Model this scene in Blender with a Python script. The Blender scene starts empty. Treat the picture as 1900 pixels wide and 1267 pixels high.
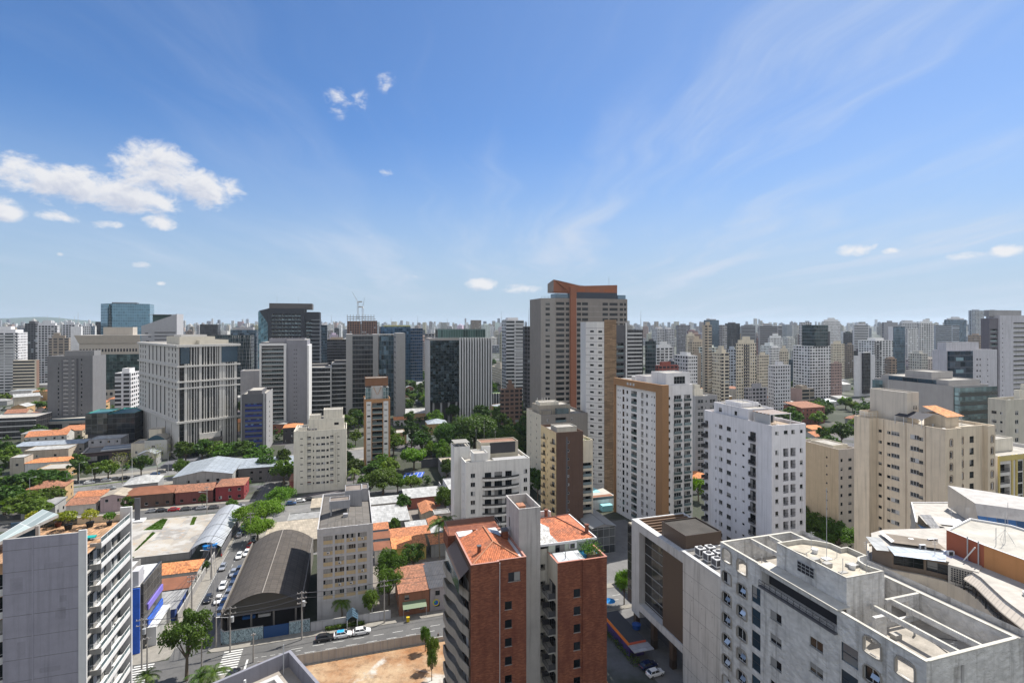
import bpy,random
from math import *
from mathutils import Vector,Matrix
random.seed(11)
S = bpy.context.scene
COL = S.collection
# ---------------------------------------------------------------- camera, sky, sun, exposure
F = 975.0;HZ = 605.0;CX = 950.0;H = 75.0          # measured from the photograph (1900 px wide), camera 75 m up
SUN_AZ,SUN_EL = 52.0,56.5
cd = bpy.data.cameras.new('camera');cam = bpy.data.objects.new('camera',cd);COL.objects.link(cam)
cam.location = (0,0,H);cam.rotation_euler = (pi/2,0,0)
cd.sensor_width = 36;cd.lens = F/1900*36;cd.shift_y = -0.015;cd.clip_start = .5;cd.clip_end = 60000
S.camera = cam
S.view_settings.view_transform = 'Standard';S.view_settings.look = 'None'
S.view_settings.exposure = 0.78;S.view_settings.gamma = 1
S.cycles.max_bounces = 6;S.cycles.diffuse_bounces = 3;S.cycles.glossy_bounces = 3
S.cycles.transparent_max_bounces = 12;S.cycles.volume_bounces = 0
class NT:
 """small helper for node trees"""
 def __init__(s,tree):s.t = tree
 def n(s,ty,**kw):
  nd = s.t.nodes.new(ty)
  for k,v in kw.items():setattr(nd,k,v)
  return nd
 def put(s,sock,v):
  if isinstance(v,bpy.types.NodeSocket):s.t.links.new(v,sock)
  elif v is not None:sock.default_value = v
 def m(s,op,a,b=None,c=None,clamp=False):
  nd = s.n('ShaderNodeMath',operation=op,use_clamp=clamp)
  s.put(nd.inputs[0],a);s.put(nd.inputs[1],b);s.put(nd.inputs[2],c)
  return nd.outputs[0]
 def xyz(s,x=0.,y=0.,z=0.):
  nd = s.n('ShaderNodeCombineXYZ')
  for i,v in enumerate((x,y,z)):s.put(nd.inputs[i],v)
  return nd.outputs[0]
 def sep(s,v):
  nd = s.n('ShaderNodeSeparateXYZ');s.put(nd.inputs[0],v);return nd.outputs
 def noise(s,vec,scale,detail=4,rough=.55,dist=0):
  nd = s.n('ShaderNodeTexNoise');s.put(nd.inputs['Vector'],vec)
  nd.inputs['Scale'].default_value = scale;nd.inputs['Detail'].default_value = detail
  nd.inputs['Roughness'].default_value = rough;nd.inputs['Distortion'].default_value = dist
  return nd.outputs['Fac']
 def rng(s,v,a,b,c=0.,d=1.,smooth=False):
  nd = s.n('ShaderNodeMapRange',interpolation_type='SMOOTHSTEP' if smooth else 'LINEAR')
  s.put(nd.inputs[0],v)
  for i,q in enumerate((a,b,c,d)):s.put(nd.inputs[i+1],q)
  return nd.outputs[0]
 def mix(s,f,a,b,mode='MIX'):
  nd = s.n('ShaderNodeMix',data_type='RGBA',blend_type=mode)
  s.put(nd.inputs[0],f);s.put(nd.inputs[6],col4(a));s.put(nd.inputs[7],col4(b))
  return nd.outputs[2]
 def scale(s,vec,k):
  nd = s.n('ShaderNodeVectorMath',operation='MULTIPLY');s.put(nd.inputs[0],vec);nd.inputs[1].default_value = k
  return nd.outputs[0]
def col4(c):
 if isinstance(c,(tuple,list)):return (c[0],c[1],c[2],1)
 return c
def build_world():
 w = bpy.data.worlds.new('World');S.world = w;w.use_nodes = True
 T = NT(w.node_tree);bg = w.node_tree.nodes['Background']
 sky = T.n('ShaderNodeTexSky',sky_type='NISHITA');sky.sun_disc = False
 sky.sun_elevation = radians(SUN_EL);sky.sun_rotation = radians(SUN_AZ)
 sky.air_density = 1.0;sky.dust_density = 0.6;sky.ozone_density = 2.0;sky.altitude = 750
 d = T.n('ShaderNodeTexCoord').outputs['Generated']
 x,y,z = T.sep(d)
 az = T.m('ARCTAN2',x,y);el = T.m('ARCSINE',z)
 ae = T.xyz(az,el,0.)
 zz = T.m('ADD',T.m('MAXIMUM',z,0.),.06)
 px = T.m('DIVIDE',x,zz);py = T.m('DIVIDE',y,zz)
 mp = T.n('ShaderNodeMapping');T.put(mp.inputs[0],T.xyz(px,py,0.))
 mp.inputs['Rotation'].default_value = (0,0,radians(14));mp.inputs['Scale'].default_value = (1.,.16,1)
 warp = T.noise(T.xyz(px,py,0.),.35,3)
 v2 = T.n('ShaderNodeVectorMath',operation='ADD');T.put(v2.inputs[0],mp.outputs[0])
 T.put(v2.inputs[1],T.xyz(T.m('MULTIPLY',warp,1.6),0.,0.))
 st = T.noise(v2.outputs[0],.9,8,.62)
 broad = T.noise(T.xyz(px,py,3.),.28,2)
 cir = T.m('MULTIPLY',T.rng(st,.42,.8,0,1,True),T.rng(broad,.38,.62,.25,1,True))
 side = T.rng(az,radians(-42),radians(25),.5,1.0,True)
 cir = T.m('MULTIPLY',cir,side)
 cir = T.m('MULTIPLY',cir,T.rng(z,.0,.10,.35,1))
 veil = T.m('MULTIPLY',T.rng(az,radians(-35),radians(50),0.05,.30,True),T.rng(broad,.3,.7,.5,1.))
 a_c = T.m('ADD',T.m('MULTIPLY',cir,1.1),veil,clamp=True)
 skyc = T.mix(1.0,sky.outputs[0],(.47,.80,1.14),'MULTIPLY')
 c1 = T.mix(T.rng(z,0.0,.36,.93,0.0,True),skyc,(3.55,4.45,5.4))
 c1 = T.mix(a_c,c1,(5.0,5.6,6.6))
 back = T.m('MULTIPLY',T.rng(y,.35,-.45,0.,1.,True),T.rng(T.noise(T.xyz(x,y,z),1.6,6,.6),.3,.62,.35,1.,True))  # unseen bright cloud behind the camera, added as neutral fill for shaded facades
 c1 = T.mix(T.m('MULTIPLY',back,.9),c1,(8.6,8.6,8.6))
 blobs = [(45,322,75,34,1),(130,345,95,38,1),(288,318,82,52,1),(385,352,70,34,1),(235,368,120,30,1),(10,388,40,22,.9),
   (110,402,42,13,.75),(202,418,34,10,.7),(298,410,36,16,.85),(632,192,34,26,.42),(722,152,22,26,.42),(665,190,22,22,.36),
   (893,528,34,13,.85),(968,536,36,10,.75),(1590,463,38,12,.85),(1612,458,18,10,.8),(1872,466,36,14,.85),(1792,474,36,9,.75),(1650,466,20,6,.7),
   (262,492,20,7,.7),(715,320,15,8,.6),(690,437,10,9,.5),(768,514,20,6,.5),(1578,512,16,5,.6),(300,526,10,4,.6),(112,472,8,5,.6)]
 def dens(azs,els):
  tot = None
  for (bx,by,rx,ry,a) in blobs:
   k = (bx-CX)/F;A = atan(k);E = atan((HZ-by)/F*cos(A))
   sx = rx/F*cos(A)**2;sy = ry/F*cos(A)
   u = T.m('DIVIDE',T.m('SUBTRACT',azs,A),sx);v = T.m('DIVIDE',T.m('SUBTRACT',els,E),sy)
   r2 = T.m('ADD',T.m('MULTIPLY',u,u),T.m('MULTIPLY',v,v))
   g = T.m('MULTIPLY',T.m('SUBTRACT',1.0,T.m('MULTIPLY',r2,.62),clamp=True),a)
   tot = g if tot is None else T.m('MAXIMUM',tot,g)
  nz = T.noise(T.xyz(azs,T.m('MULTIPLY',els,1.5),0.),21,12,.66,.35)
  return T.m('ADD',T.m('MULTIPLY',tot,1.5),T.m('MULTIPLY',T.m('SUBTRACT',nz,.60),3.4)),tot
 dn,tot = dens(az,el)
 dn2,_ = dens(T.m('ADD',az,.006),T.m('ADD',el,.014))
 al = T.m('MULTIPLY',T.rng(dn,.0,1.05,0,1,True),T.rng(tot,0,.3,0,1,True))
 shade = T.rng(dn2,.35,1.7,0.,1.,True)
 cc = T.mix(shade,(6.7,6.7,6.85),(4.5,4.8,5.7))
 out = T.mix(T.m('MULTIPLY',al,.96),c1,cc)
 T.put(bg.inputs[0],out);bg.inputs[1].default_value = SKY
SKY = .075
build_world()
sd = bpy.data.lights.new('sun','SUN');sun = bpy.data.objects.new('sun',sd);COL.objects.link(sun)
sd.energy = 4.8;sd.angle = radians(.5);sd.color = (1,.95,.87)
sa,se = radians(SUN_AZ),radians(SUN_EL)
sun.rotation_euler = Vector((sin(sa)*cos(se),cos(sa)*cos(se),sin(se))).to_track_quat('Z','Y').to_euler()
# ---------------------------------------------------------------- pixel -> place helpers
def G(px,py,z=0.):
 D = F*(H-z)/(py-HZ);return ((px-CX)/F*D,D)
def at(px,D):return ((px-CX)/F*D,D)
def zt(py,D):return H+D*(HZ-py)/F
def solve(C,dr,px):
 k = (px-CX)/F;return (k*C[1]-C[0])/(dr[0]-k*dr[1])
GR = radians(17.1)
def dirs(rot):return (cos(rot),sin(rot)),(-sin(rot),cos(rot))
# ---------------------------------------------------------------- materials
MATS = {}
def new_mat(name):
 m = bpy.data.materials.new(name);m.use_nodes = True
 T = NT(m.node_tree);b = m.node_tree.nodes['Principled BSDF']
 return m,T,b
def paint(col,rough=.8,var=.14,stain=.0,name=None,sc=1.,bump=0.,metal=0.):
 """wall paint / render: colour with soft mottling and rain streaks of its own"""
 key = ('p',tuple(round(c,3) for c in col),rough,var,stain,sc,bump,metal)
 if key in MATS:return MATS[key]
 m,T,b = new_mat(name or 'paint')
 o = T.n('ShaderNodeTexCoord').outputs['Object']
 f = T.noise(o,.35*sc,5,.6)
 c = T.mix(T.rng(f,.3,.7,0,1),tuple(q*(1-var) for q in col),tuple(min(1,q*(1+var*.6)) for q in col))
 f2 = T.noise(o,4*sc,4,.6)
 c = T.mix(T.rng(f2,.35,.75,0,var*1.2),c,tuple(q*.6 for q in col))
 if stain:
  s = T.noise(T.scale(o,(1.3,1.3,.06)),1.1,5,.65)
  c = T.mix(T.m('MULTIPLY',T.rng(s,.46,.70,0,1,True),min(1,stain*1.8)),c,tuple(q*.5 for q in col))
 T.put(b.inputs['Base Color'],c);b.inputs['Roughness'].default_value = rough;b.inputs['Metallic'].default_value = metal
 b.inputs['Specular IOR Level'].default_value = .25
 if bump:
  bp = T.n('ShaderNodeBump');bp.inputs['Strength'].default_value = bump;bp.inputs['Distance'].default_value = .05
  T.put(bp.inputs['Height'],f2);T.put(b.inputs['Normal'],bp.outputs[0])
 MATS[key] = m;return m
def glass(col=(.02,.03,.04),rough=.06,metal=0.,spec=.8,wob=0.,key=''):
 k = ('g',col,rough,metal,spec,wob)
 if k in MATS:return MATS[k]
 m,T,b = new_mat('window_glass')
 o = T.n('ShaderNodeTexCoord').outputs['Object']
 rnd = T.n('ShaderNodeObjectInfo').outputs['Random']
 c = T.mix(T.rng(rnd,0,1,0,1),tuple(q*.5 for q in col),tuple(min(1,q*1.7) for q in col))
 T.put(b.inputs['Base Color'],c);b.inputs['Roughness'].default_value = rough
 b.inputs['Metallic'].default_value = metal;b.inputs['Specular IOR Level'].default_value = spec
 if wob:
  bp = T.n('ShaderNodeBump');bp.inputs['Strength'].default_value = 1;bp.inputs['Distance'].default_value = wob
  T.put(bp.inputs['Height'],T.noise(o,.22,2));T.put(b.inputs['Normal'],bp.outputs[0])
 MATS[k] = m;return m
def curtain(col,cw,ch,line=(.1,.11,.12),lw=.06,lh=.12,metal=.75,rough=.08,wob=.25,var=.5,spand=0.,spc=None):
 """curtain wall: panes on a UV grid in metres, each pane tinted and tilted a little differently"""
 k = ('c',col,cw,ch,line,lw,lh,metal,wob,var,spand)
 if k in MATS:return MATS[k]
 m,T,b = new_mat('curtain_wall_glass')
 u,v,_ = T.sep(T.n('ShaderNodeTexCoord').outputs['UV'])
 uu = T.m('DIVIDE',u,cw);vv = T.m('DIVIDE',v,ch)
 fu = T.m('FRACT',uu);fv = T.m('FRACT',vv)
 wn = T.n('ShaderNodeTexWhiteNoise');T.put(wn.inputs[0],T.xyz(T.m('FLOOR',uu),T.m('FLOOR',vv),0.))
 r = wn.outputs['Value']
 c = T.mix(r,tuple(q*(1-var) for q in col),tuple(min(1,q*(1+var*.7)) for q in col))
 ln = T.m('MAXIMUM',T.m('LESS_THAN',fu,lw/cw),T.m('LESS_THAN',fv,lh/ch))
 if spand:
  sp = T.m('LESS_THAN',fv,spand);c = T.mix(sp,c,spc or tuple(q*.35 for q in col))
 c = T.mix(ln,c,line)
 T.put(b.inputs['Base Color'],c)
 T.put(b.inputs['Metallic'],T.m('MULTIPLY',T.m('SUBTRACT',1.,ln),metal))
 T.put(b.inputs['Roughness'],T.rng(ln,0,1,rough,.5))
 if wob:
  nm = T.n('ShaderNodeVectorMath',operation='SUBTRACT');T.put(nm.inputs[0],wn.outputs['Color']);nm.inputs[1].default_value = (.5,.5,.5)
  sc = T.n('ShaderNodeVectorMath',operation='SCALE');T.put(sc.inputs[0],nm.outputs[0]);sc.inputs['Scale'].default_value = wob*.22
  ad = T.n('ShaderNodeVectorMath',operation='ADD');T.put(ad.inputs[0],sc.outputs[0]);T.put(ad.inputs[1],T.n('ShaderNodeNewGeometry').outputs['Normal'])
  nr = T.n('ShaderNodeVectorMath',operation='NORMALIZE');T.put(nr.inputs[0],ad.outputs[0]);T.put(b.inputs['Normal'],nr.outputs[0])
 MATS[k] = m;return m
def pat(cw,ch,ww,wh,glassc=(.018,.02,.026),stripe=None,off=.2,key='',wall=None):
 """far facade: wall colour from the object, punched windows on a UV grid in metres, some with blinds drawn"""
 k = ('pat',cw,ch,ww,wh,stripe,glassc,off,wall);wall0 = wall
 if k in MATS:return MATS[k]
 m,T,b = new_mat('far_facade')
 tc = T.n('ShaderNodeTexCoord');u,v,_ = T.sep(tc.outputs['UV'])
 uu = T.m('DIVIDE',u,cw);vv = T.m('DIVIDE',v,ch);fu = T.m('FRACT',uu);fv = T.m('FRACT',vv)
 wn = T.n('ShaderNodeTexWhiteNoise');T.put(wn.inputs[0],T.xyz(T.m('FLOOR',uu),T.m('FLOOR',vv),0.));r = wn.outputs['Value']
 wn2 = T.n('ShaderNodeTexWhiteNoise');T.put(wn2.inputs[0],T.xyz(T.m('FLOOR',uu),7.,0.));rc = wn2.outputs['Value']
 wwid = T.m('MULTIPLY',ww/cw,T.rng(rc,0,1,.75,1.))
 mu = T.m('LESS_THAN',T.m('ABSOLUTE',T.m('SUBTRACT',fu,.5)),T.m('MULTIPLY',wwid,.5))
 mv = T.m('MULTIPLY',T.m('GREATER_THAN',fv,off),T.m('LESS_THAN',fv,off+wh/ch))
 mk = T.m('MULTIPLY',mu,mv)
 wall = T.mix(0.,wall0,wall0) if wall0 else T.n('ShaderNodeObjectInfo').outputs['Color']
 nz = T.noise(T.xyz(u,v,0.),.12,4)
 wall = T.mix(T.rng(nz,.3,.7,0,.25),wall,T.mix(1.,wall,(.62,.6,.58),'MULTIPLY'))
 slab = T.m('GREATER_THAN',fv,.93)
 wall = T.mix(T.m('MULTIPLY',slab,.35),wall,T.mix(1.,wall,(.5,.5,.5),'MULTIPLY'))
 gl = T.mix(T.m('GREATER_THAN',r,.84),glassc,T.mix(1.,wall,(.55,.55,.55),'MULTIPLY'))
 gl = T.mix(T.m('GREATER_THAN',r,.93),gl,(.25,.28,.3))
 T.put(b.inputs['Base Color'],T.mix(mk,wall,gl))
 T.put(b.inputs['Roughness'],T.rng(mk,0,1,.85,.15));b.inputs['Specular IOR Level'].default_value = .4
 MATS[k] = m;return m
# ---------------------------------------------------------------- mesh builder
class MB:
 def __init__(s):s.v = [];s.f = [];s.mi = [];s.uv = [];s.mats = [];s.M = None;s.smooth = False
 def midx(s,m):
  if m not in s.mats:s.mats.append(m)
  return s.mats.index(m)
 def add(s,pts,m,uv=None):
  i = len(s.v)
  if s.M is not None:pts = [s.M @ Vector(p) for p in pts]
  s.v.extend([tuple(p) for p in pts]);s.f.append(tuple(range(i,i+len(pts))));s.mi.append(s.midx(m))
  s.uv.extend(uv if uv else [(0,0)]*len(pts))
 def box(s,x0,x1,y0,y1,z0,z1,m,skip='',mt=None):
  mt = mt or m
  if 'f' not in skip:s.add([(x0,y0,z0),(x1,y0,z0),(x1,y0,z1),(x0,y0,z1)],m,[(x0,z0),(x1,z0),(x1,z1),(x0,z1)])
  if 'r' not in skip:s.add([(x1,y0,z0),(x1,y1,z0),(x1,y1,z1),(x1,y0,z1)],m,[(y0,z0),(y1,z0),(y1,z1),(y0,z1)])
  if 'k' not in skip:s.add([(x1,y1,z0),(x0,y1,z0),(x0,y1,z1),(x1,y1,z1)],m,[(-x1,z0),(-x0,z0),(-x0,z1),(-x1,z1)])
  if 'l' not in skip:s.add([(x0,y1,z0),(x0,y0,z0),(x0,y0,z1),(x0,y1,z1)],m,[(-y1,z0),(-y0,z0),(-y0,z1),(-y1,z1)])
  if 't' not in skip:s.add([(x0,y0,z1),(x1,y0,z1),(x1,y1,z1),(x0,y1,z1)],mt,[(x0,y0),(x1,y0),(x1,y1),(x0,y1)])
  if 'b' not in skip:s.add([(x0,y1,z0),(x1,y1,z0),(x1,y0,z0),(x0,y0,z0)],m,[(x0,y1),(x1,y1),(x1,y0),(x0,y0)])
 def prism(s,poly,z0,z1,m,mt=None,bot=False):
  n = len(poly);L = 0
  for i in range(n):
   a,b = poly[i],poly[(i+1) % n];l = hypot(b[0]-a[0],b[1]-a[1])
   s.add([(a[0],a[1],z0),(b[0],b[1],z0),(b[0],b[1],z1),(a[0],a[1],z1)],m,[(L,z0),(L+l,z0),(L+l,z1),(L,z1)]);L += l
  s.add([(p[0],p[1],z1) for p in poly],mt or m,[tuple(p) for p in poly])
  if bot:s.add([(p[0],p[1],z0) for p in reversed(poly)],m)
 def tube(s,p,q,r,m,n=6,r2=None,cap=True):
  p = Vector(p);q = Vector(q);r2 = r if r2 is None else r2;d = (q-p).normalized()
  a = d.orthogonal().normalized();b = d.cross(a)
  c0 = [p+(a*cos(2*pi*i/n)+b*sin(2*pi*i/n))*r for i in range(n)]
  c1 = [q+(a*cos(2*pi*i/n)+b*sin(2*pi*i/n))*r2 for i in range(n)]
  for i in range(n):
   j = (i+1) % n;s.add([c0[i],c0[j],c1[j],c1[i]],m)
  if cap:s.add(c1,m);s.add(list(reversed(c0)),m)
 def beam(s,p,q,w,h,m):
  """box bar from p to q, w wide, hanging h below the line"""
  p = Vector(p);q = Vector(q);d = (q-p).normalized();sd = Vector((d.y,-d.x,0)).normalized()*(w/2);dn = Vector((0,0,-h))
  A = [p-sd,p+sd,p+sd+dn,p-sd+dn];B_ = [q-sd,q+sd,q+sd+dn,q-sd+dn]
  for i in range(4):
   j = (i+1) % 4;s.add([A[j],A[i],B_[i],B_[j]],m)
  s.add(A,m);s.add(list(reversed(B_)),m)
 def mesh(s,name='mesh'):
  me = bpy.data.meshes.new(name);me.from_pydata(s.v,[],s.f)
  for m in s.mats:me.materials.append(m)
  me.polygons.foreach_set('material_index',s.mi)
  uvl = me.uv_layers.new(name='UV');uvl.data.foreach_set('uv',[c for p in s.uv for c in p])
  if s.smooth:me.polygons.foreach_set('use_smooth',[True]*len(me.polygons))
  me.update();return me
 def build(s,name,parent=None,loc=None,rz=0.):
  o = bpy.data.objects.new(name,s.mesh(name));COL.objects.link(o)
  if parent:o.parent = parent
  if loc:o.location = loc
  o.rotation_euler = (0,0,rz);return o
 def from_mesh(s,me,M):
  base = len(s.v);ms = [s.midx(m) for m in me.materials]
  s.v.extend([tuple(M @ v.co) for v in me.vertices])
  for p in me.polygons:s.f.append(tuple(base+i for i in p.vertices));s.mi.append(ms[p.material_index])
  s.uv.extend([(0,0)]*sum(len(p.vertices) for p in me.polygons))
def tag(o,label=None,cat=None,group=None,kind=None):
 if label:o['label'] = label
 if cat:o['category'] = cat
 if group:o['group'] = group
 if kind:o['kind'] = kind
 return o
def empty(name,x,y,z=0.,rz=0.):
 o = bpy.data.objects.new(name,None);COL.objects.link(o);o.location = (x,y,z);o.rotation_euler = (0,0,rz)
 o.empty_display_size = .5;return o
def inst(me,name,parent=None,loc=(0,0,0),rz=0.,sc=1.):
 o = bpy.data.objects.new(name,me);COL.objects.link(o);o.parent = parent;o.location = loc;o.rotation_euler = (0,0,rz)
 o.scale = (sc,sc,sc) if not isinstance(sc,tuple) else sc;return o
# ---------------------------------------------------------------- windows and balconies (shared meshes, x right, y into the wall, z up)
FR_W = paint((.62,.62,.62),.5,.02);FR_D = paint((.05,.05,.055),.4,.02);FR_A = paint((.35,.36,.37),.35,.02)
SHUT = paint((.42,.42,.42),.6,.05);SHUT_B = paint((.27,.20,.13),.7,.05)
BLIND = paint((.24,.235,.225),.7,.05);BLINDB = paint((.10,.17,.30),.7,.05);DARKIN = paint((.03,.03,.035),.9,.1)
GL = glass((.009,.012,.015),.06,0.,.35);GLB = glass((.05,.09,.13),.06,.3);GRAIL = glass((.10,.14,.15),.08,.2)
CONC = paint((.36,.35,.33),.85,.15,.3);ROOFC = paint((.34,.32,.29),.9,.25,0,sc=1.6);TARD = paint((.07,.068,.065),.95,.3)
WM = {}
def win_mesh(kind,w,h,var,st):
 k = (kind,round(w,2),round(h,2),var,st)
 if k in WM:return WM[k]
 b = MB();fr,sh = {'w':(FR_W,SHUT),'d':(FR_D,BLIND),'a':(FR_A,BLIND),'b':(FR_D,SHUT_B),'n':(FR_D,BLINDB)}[st[0]]
 W = w/2;t = .055;y = .12
 if kind == 'w':
  b.box(-W,-W+t,y-.05,y+.03,0,h,fr);b.box(W-t,W,y-.05,y+.03,0,h,fr)
  b.box(-W+t,W-t,y-.05,y+.03,0,t,fr);b.box(-W+t,W-t,y-.05,y+.03,h-t,h,fr)
  n = max(1,round(w/.8))
  for i in range(1,n):xx = -W+w*i/n;b.box(xx-.025,xx+.025,y-.04,y+.02,t,h-t,fr)
  b.add([(-W,y,0),(W,y,0),(W,y,h),(-W,y,h)],GL)
  if var in (1,2):
   a = (-W+t,-.01) if var == 1 else (.01,W-t)
   b.box(a[0],a[1],y-.07,y-.045,t,h-t,sh)
  elif var == 3:b.box(-W+t,W-t,y-.035,y-.015,h*.42,h-t,BLIND)
  elif var == 4:b.box(-W+t,W-t,y-.07,y-.045,t,h-t,sh)
  if w > .9:b.box(-W-.05,W+.05,-.06,.1,-.06,0,CONC)
 elif kind == 'g':      # plain glazing bay with thin mullions
  b.add([(-W,y,0),(W,y,0),(W,y,h),(-W,y,h)],GLB if st == 'b2' else GL)
  n = max(1,round(w/1.3))
  for i in range(n+1):xx = -W+w*i/n;b.box(xx-.03,xx+.03,y-.05,y-.005,0,h,fr)
  b.box(-W,W,y-.045,y-.005,h*.5-.03,h*.5+.03,fr)
  if var == 1:b.box(-W*.9,0,y-.02,y-.006,h*.3,h,BLIND)
 elif kind == 'v':      # dark open bay
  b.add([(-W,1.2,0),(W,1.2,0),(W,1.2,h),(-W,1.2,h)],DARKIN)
 elif kind in ('b','p'):
  dep = 1.2 if kind == 'b' else .12;pr = .0 if kind == 'b' else (1.3 if len(st) < 3 else .6)
  rt = st[1];wm = PALE.get(st[-1],CONC) if len(st) > 2 else CONC
  b.add([(-W+.1,dep-.05,.05),(W-.1,dep-.05,.05),(W-.1,dep-.05,h-.15),(-W+.1,dep-.05,h-.15)],GL)
  n = max(2,round(w/1.1))
  for i in range(n+1):xx = -W+.1+(w-.2)*i/n;b.box(xx-.03,xx+.03,dep-.1,dep-.055,.05,h-.15,fr)
  b.box(-W+.1,W-.1,dep-.1,dep-.055,h-.2,h-.15,fr)
  if var in (1,3):b.box(-W+.2,-W+.2+(w-.4)*.45,dep-.12,dep-.105,.1,h-.2,BLIND)
  y0 = -pr
  if kind == 'p':
   b.box(-W,W,-pr,0,-.14,0,wm)
  if rt == 's':
   b.box(-W,W,y0,y0+.12,0,1.0,wm)
   if kind == 'p':b.box(-W,-W+.12,y0+.12,-.003,0,1.0,wm);b.box(W-.12,W,y0+.12,-.003,0,1.0,wm)
  elif rt == 'g':
   b.box(-W,W,y0+.02,y0+.05,.05,1.0,GRAIL);b.box(-W,W,y0,y0+.06,1.0,1.06,fr)
   if kind == 'p':b.box(-W+.02,-W+.05,y0+.06,-.003,.05,1.0,GRAIL);b.box(W-.05,W-.02,y0+.06,-.003,.05,1.,GRAIL)
  else:
   b.box(-W,W,y0,y0+.05,1.0,1.06,fr);b.box(-W,W,y0,y0+.05,.08,.12,fr)
   nb = max(4,int(w/.22))
   for i in range(nb+1):xx = -W+.02+(w-.04)*i/nb;b.box(xx-.012,xx+.012,y0+.01,y0+.035,.12,1.,fr,skip='tb')
   if kind == 'p':
    for sx in (-W+.02,W-.04):b.box(sx,sx+.02,y0,0,1.,1.05,fr);b.box(sx,sx+.02,y0+.06,-.004,.1,.98,fr)
 WM[k] = b.mesh('window');return WM[k]
PALE = {'1':paint((.70,.69,.67),.8,.08,.1),'2':paint((.60,.55,.47),.8,.08,.15),'3':paint((.34,.33,.33),.8,.08,.1)}
PNAME = {'w':'window','g':'glazing','v':'opening','b':'balcony','p':'balcony'}
def area(poly):return .5*sum(poly[i][0]*poly[(i+1) % len(poly)][1]-poly[(i+1) % len(poly)][0]*poly[i][1] for i in range(len(poly)))
def inset(poly,d):
 n = len(poly);out = []
 for i in range(n):
  p0,p1,p2 = Vector(poly[i-1]),Vector(poly[i]),Vector(poly[(i+1) % n])
  e1 = (p1-p0).normalized();e2 = (p2-p1).normalized()
  n1 = Vector((-e1.y,e1.x));n2 = Vector((-e2.y,e2.x));k = 1+n1.dot(n2)
  out.append(tuple(p1+(n1+n2)*(d/max(k,.2))))
 return out
class B:
 """one building: an Empty at its base, parts as children; local x along the near facade, y away from it"""
 def __init__(s,name,label,x,y,rot=GR,cat='building',group=None,z=0.):
  s.root = empty(name,x,y,z,rot);tag(s.root,label,cat,group);s.w = [];s.x,s.y,s.rot,s.z = x,y,rot,z
 def walls(s,poly,z0,z1,m,ops=None,part='wall',dep=.2,uvoff=0.):
  if area(poly) < 0:poly = poly[::-1]
  ops = ops or {};b = MB();L = uvoff;n = len(poly)
  for i in range(n):
   a,c = poly[i],poly[(i+1) % n];l = hypot(c[0]-a[0],c[1]-a[1]);ex = ((c[0]-a[0])/l,(c[1]-a[1])/l)
   def P(x,z,d=0.):return (a[0]+ex[0]*x-ex[1]*d,a[1]+ex[1]*x+ex[0]*d,z)
   mm = m[i % len(m)] if isinstance(m,list) else m
   op = [o for o in ops.get(i,[]) if o[1] > .02 and o[2] < l-.02 and o[3] >= z0+.02 and o[4] <= z1-.02]
   zs = sorted(set([z0,z1]+[round(o[3],3) for o in op]+[round(o[4],3) for o in op]))
   for za,zb in zip(zs,zs[1:]):
    if zb-za < 1e-3:continue
    hs = sorted([(o[1],o[2]) for o in op if o[3] < za+.001 and o[4] > zb-.001]);x = 0.
    for h0,h1 in hs+[(l,l)]:
     if h0-x > 1e-3:b.add([P(x,za),P(h0,za),P(h0,zb),P(x,zb)],mm,[(L+x,za),(L+h0,za),(L+h0,zb),(L+x,zb)])
     x = max(x,h1)
   for o in op:
    k,x0,x1,q0,q1 = o[:5];st = o[5] if len(o) > 5 else 'w';d = {'b':1.2,'v':1.2}.get(k,.22)
    b.add([P(x0,q0),P(x1,q0),P(x1,q0,d),P(x0,q0,d)],mm);b.add([P(x0,q1,d),P(x1,q1,d),P(x1,q1),P(x0,q1)],mm)
    b.add([P(x0,q0,d),P(x0,q1,d),P(x0,q1),P(x0,q0)],mm);b.add([P(x1,q0),P(x1,q1),P(x1,q1,d),P(x1,q0,d)],mm)
    if k == 'h':continue
    if k == 'b':b.add([P(x0,q0,d),P(x1,q0,d),P(x1,q1,d),P(x0,q1,d)],mm)
    var = 0 if st[-1] == 'x' else random.choice((0,0,1,2,3,0,0,0)) if k == 'w' else random.choice((0,1,0,3))
    M = Matrix.Translation(P((x0+x1)/2,q0)) @ Matrix.Rotation(atan2(ex[1],ex[0]),4,'Z')
    s.w.append((PNAME[k],win_mesh(k,x1-x0,q1-q0,var,st),M))
   L += l
  return b.build(part,s.root)
 def roof(s,poly,z,m=None,par=.9,th=.2,pm=None,part='roof'):
  """roof slab at z-par inside a parapet whose top is z"""
  if area(poly) < 0:poly = poly[::-1]
  m = m or ROOFC;pm = pm or CONC;b = MB();n = len(poly);inn = inset(poly,th)
  b.add([(p[0],p[1],z-par) for p in inn],m,inn)
  for i in range(n):
   j = (i+1) % n;a,c,ai,ci = poly[i],poly[j],inn[i],inn[j]
   b.add([(a[0],a[1],z),(c[0],c[1],z),(ci[0],ci[1],z),(ai[0],ai[1],z)],pm)
   b.add([(ci[0],ci[1],z-par),(ai[0],ai[1],z-par),(ai[0],ai[1],z),(ci[0],ci[1],z)],pm)
  return b.build(part,s.root)
 def block(s,x0,x1,y0,y1,z0,z1,m,mt=None,part='penthouse',ops=None,par=.35):
  poly = [(x0,y0),(x1,y0),(x1,y1),(x0,y1)]
  s.walls(poly,z0,z1,m,ops,part);s.roof(poly,z1,mt or ROOFC,par=par,th=.15,pm=m if not isinstance(m,list) else m[0],part=part+'_roof')
 def part(s,mb,name):return mb.build(name,s.root)
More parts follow.
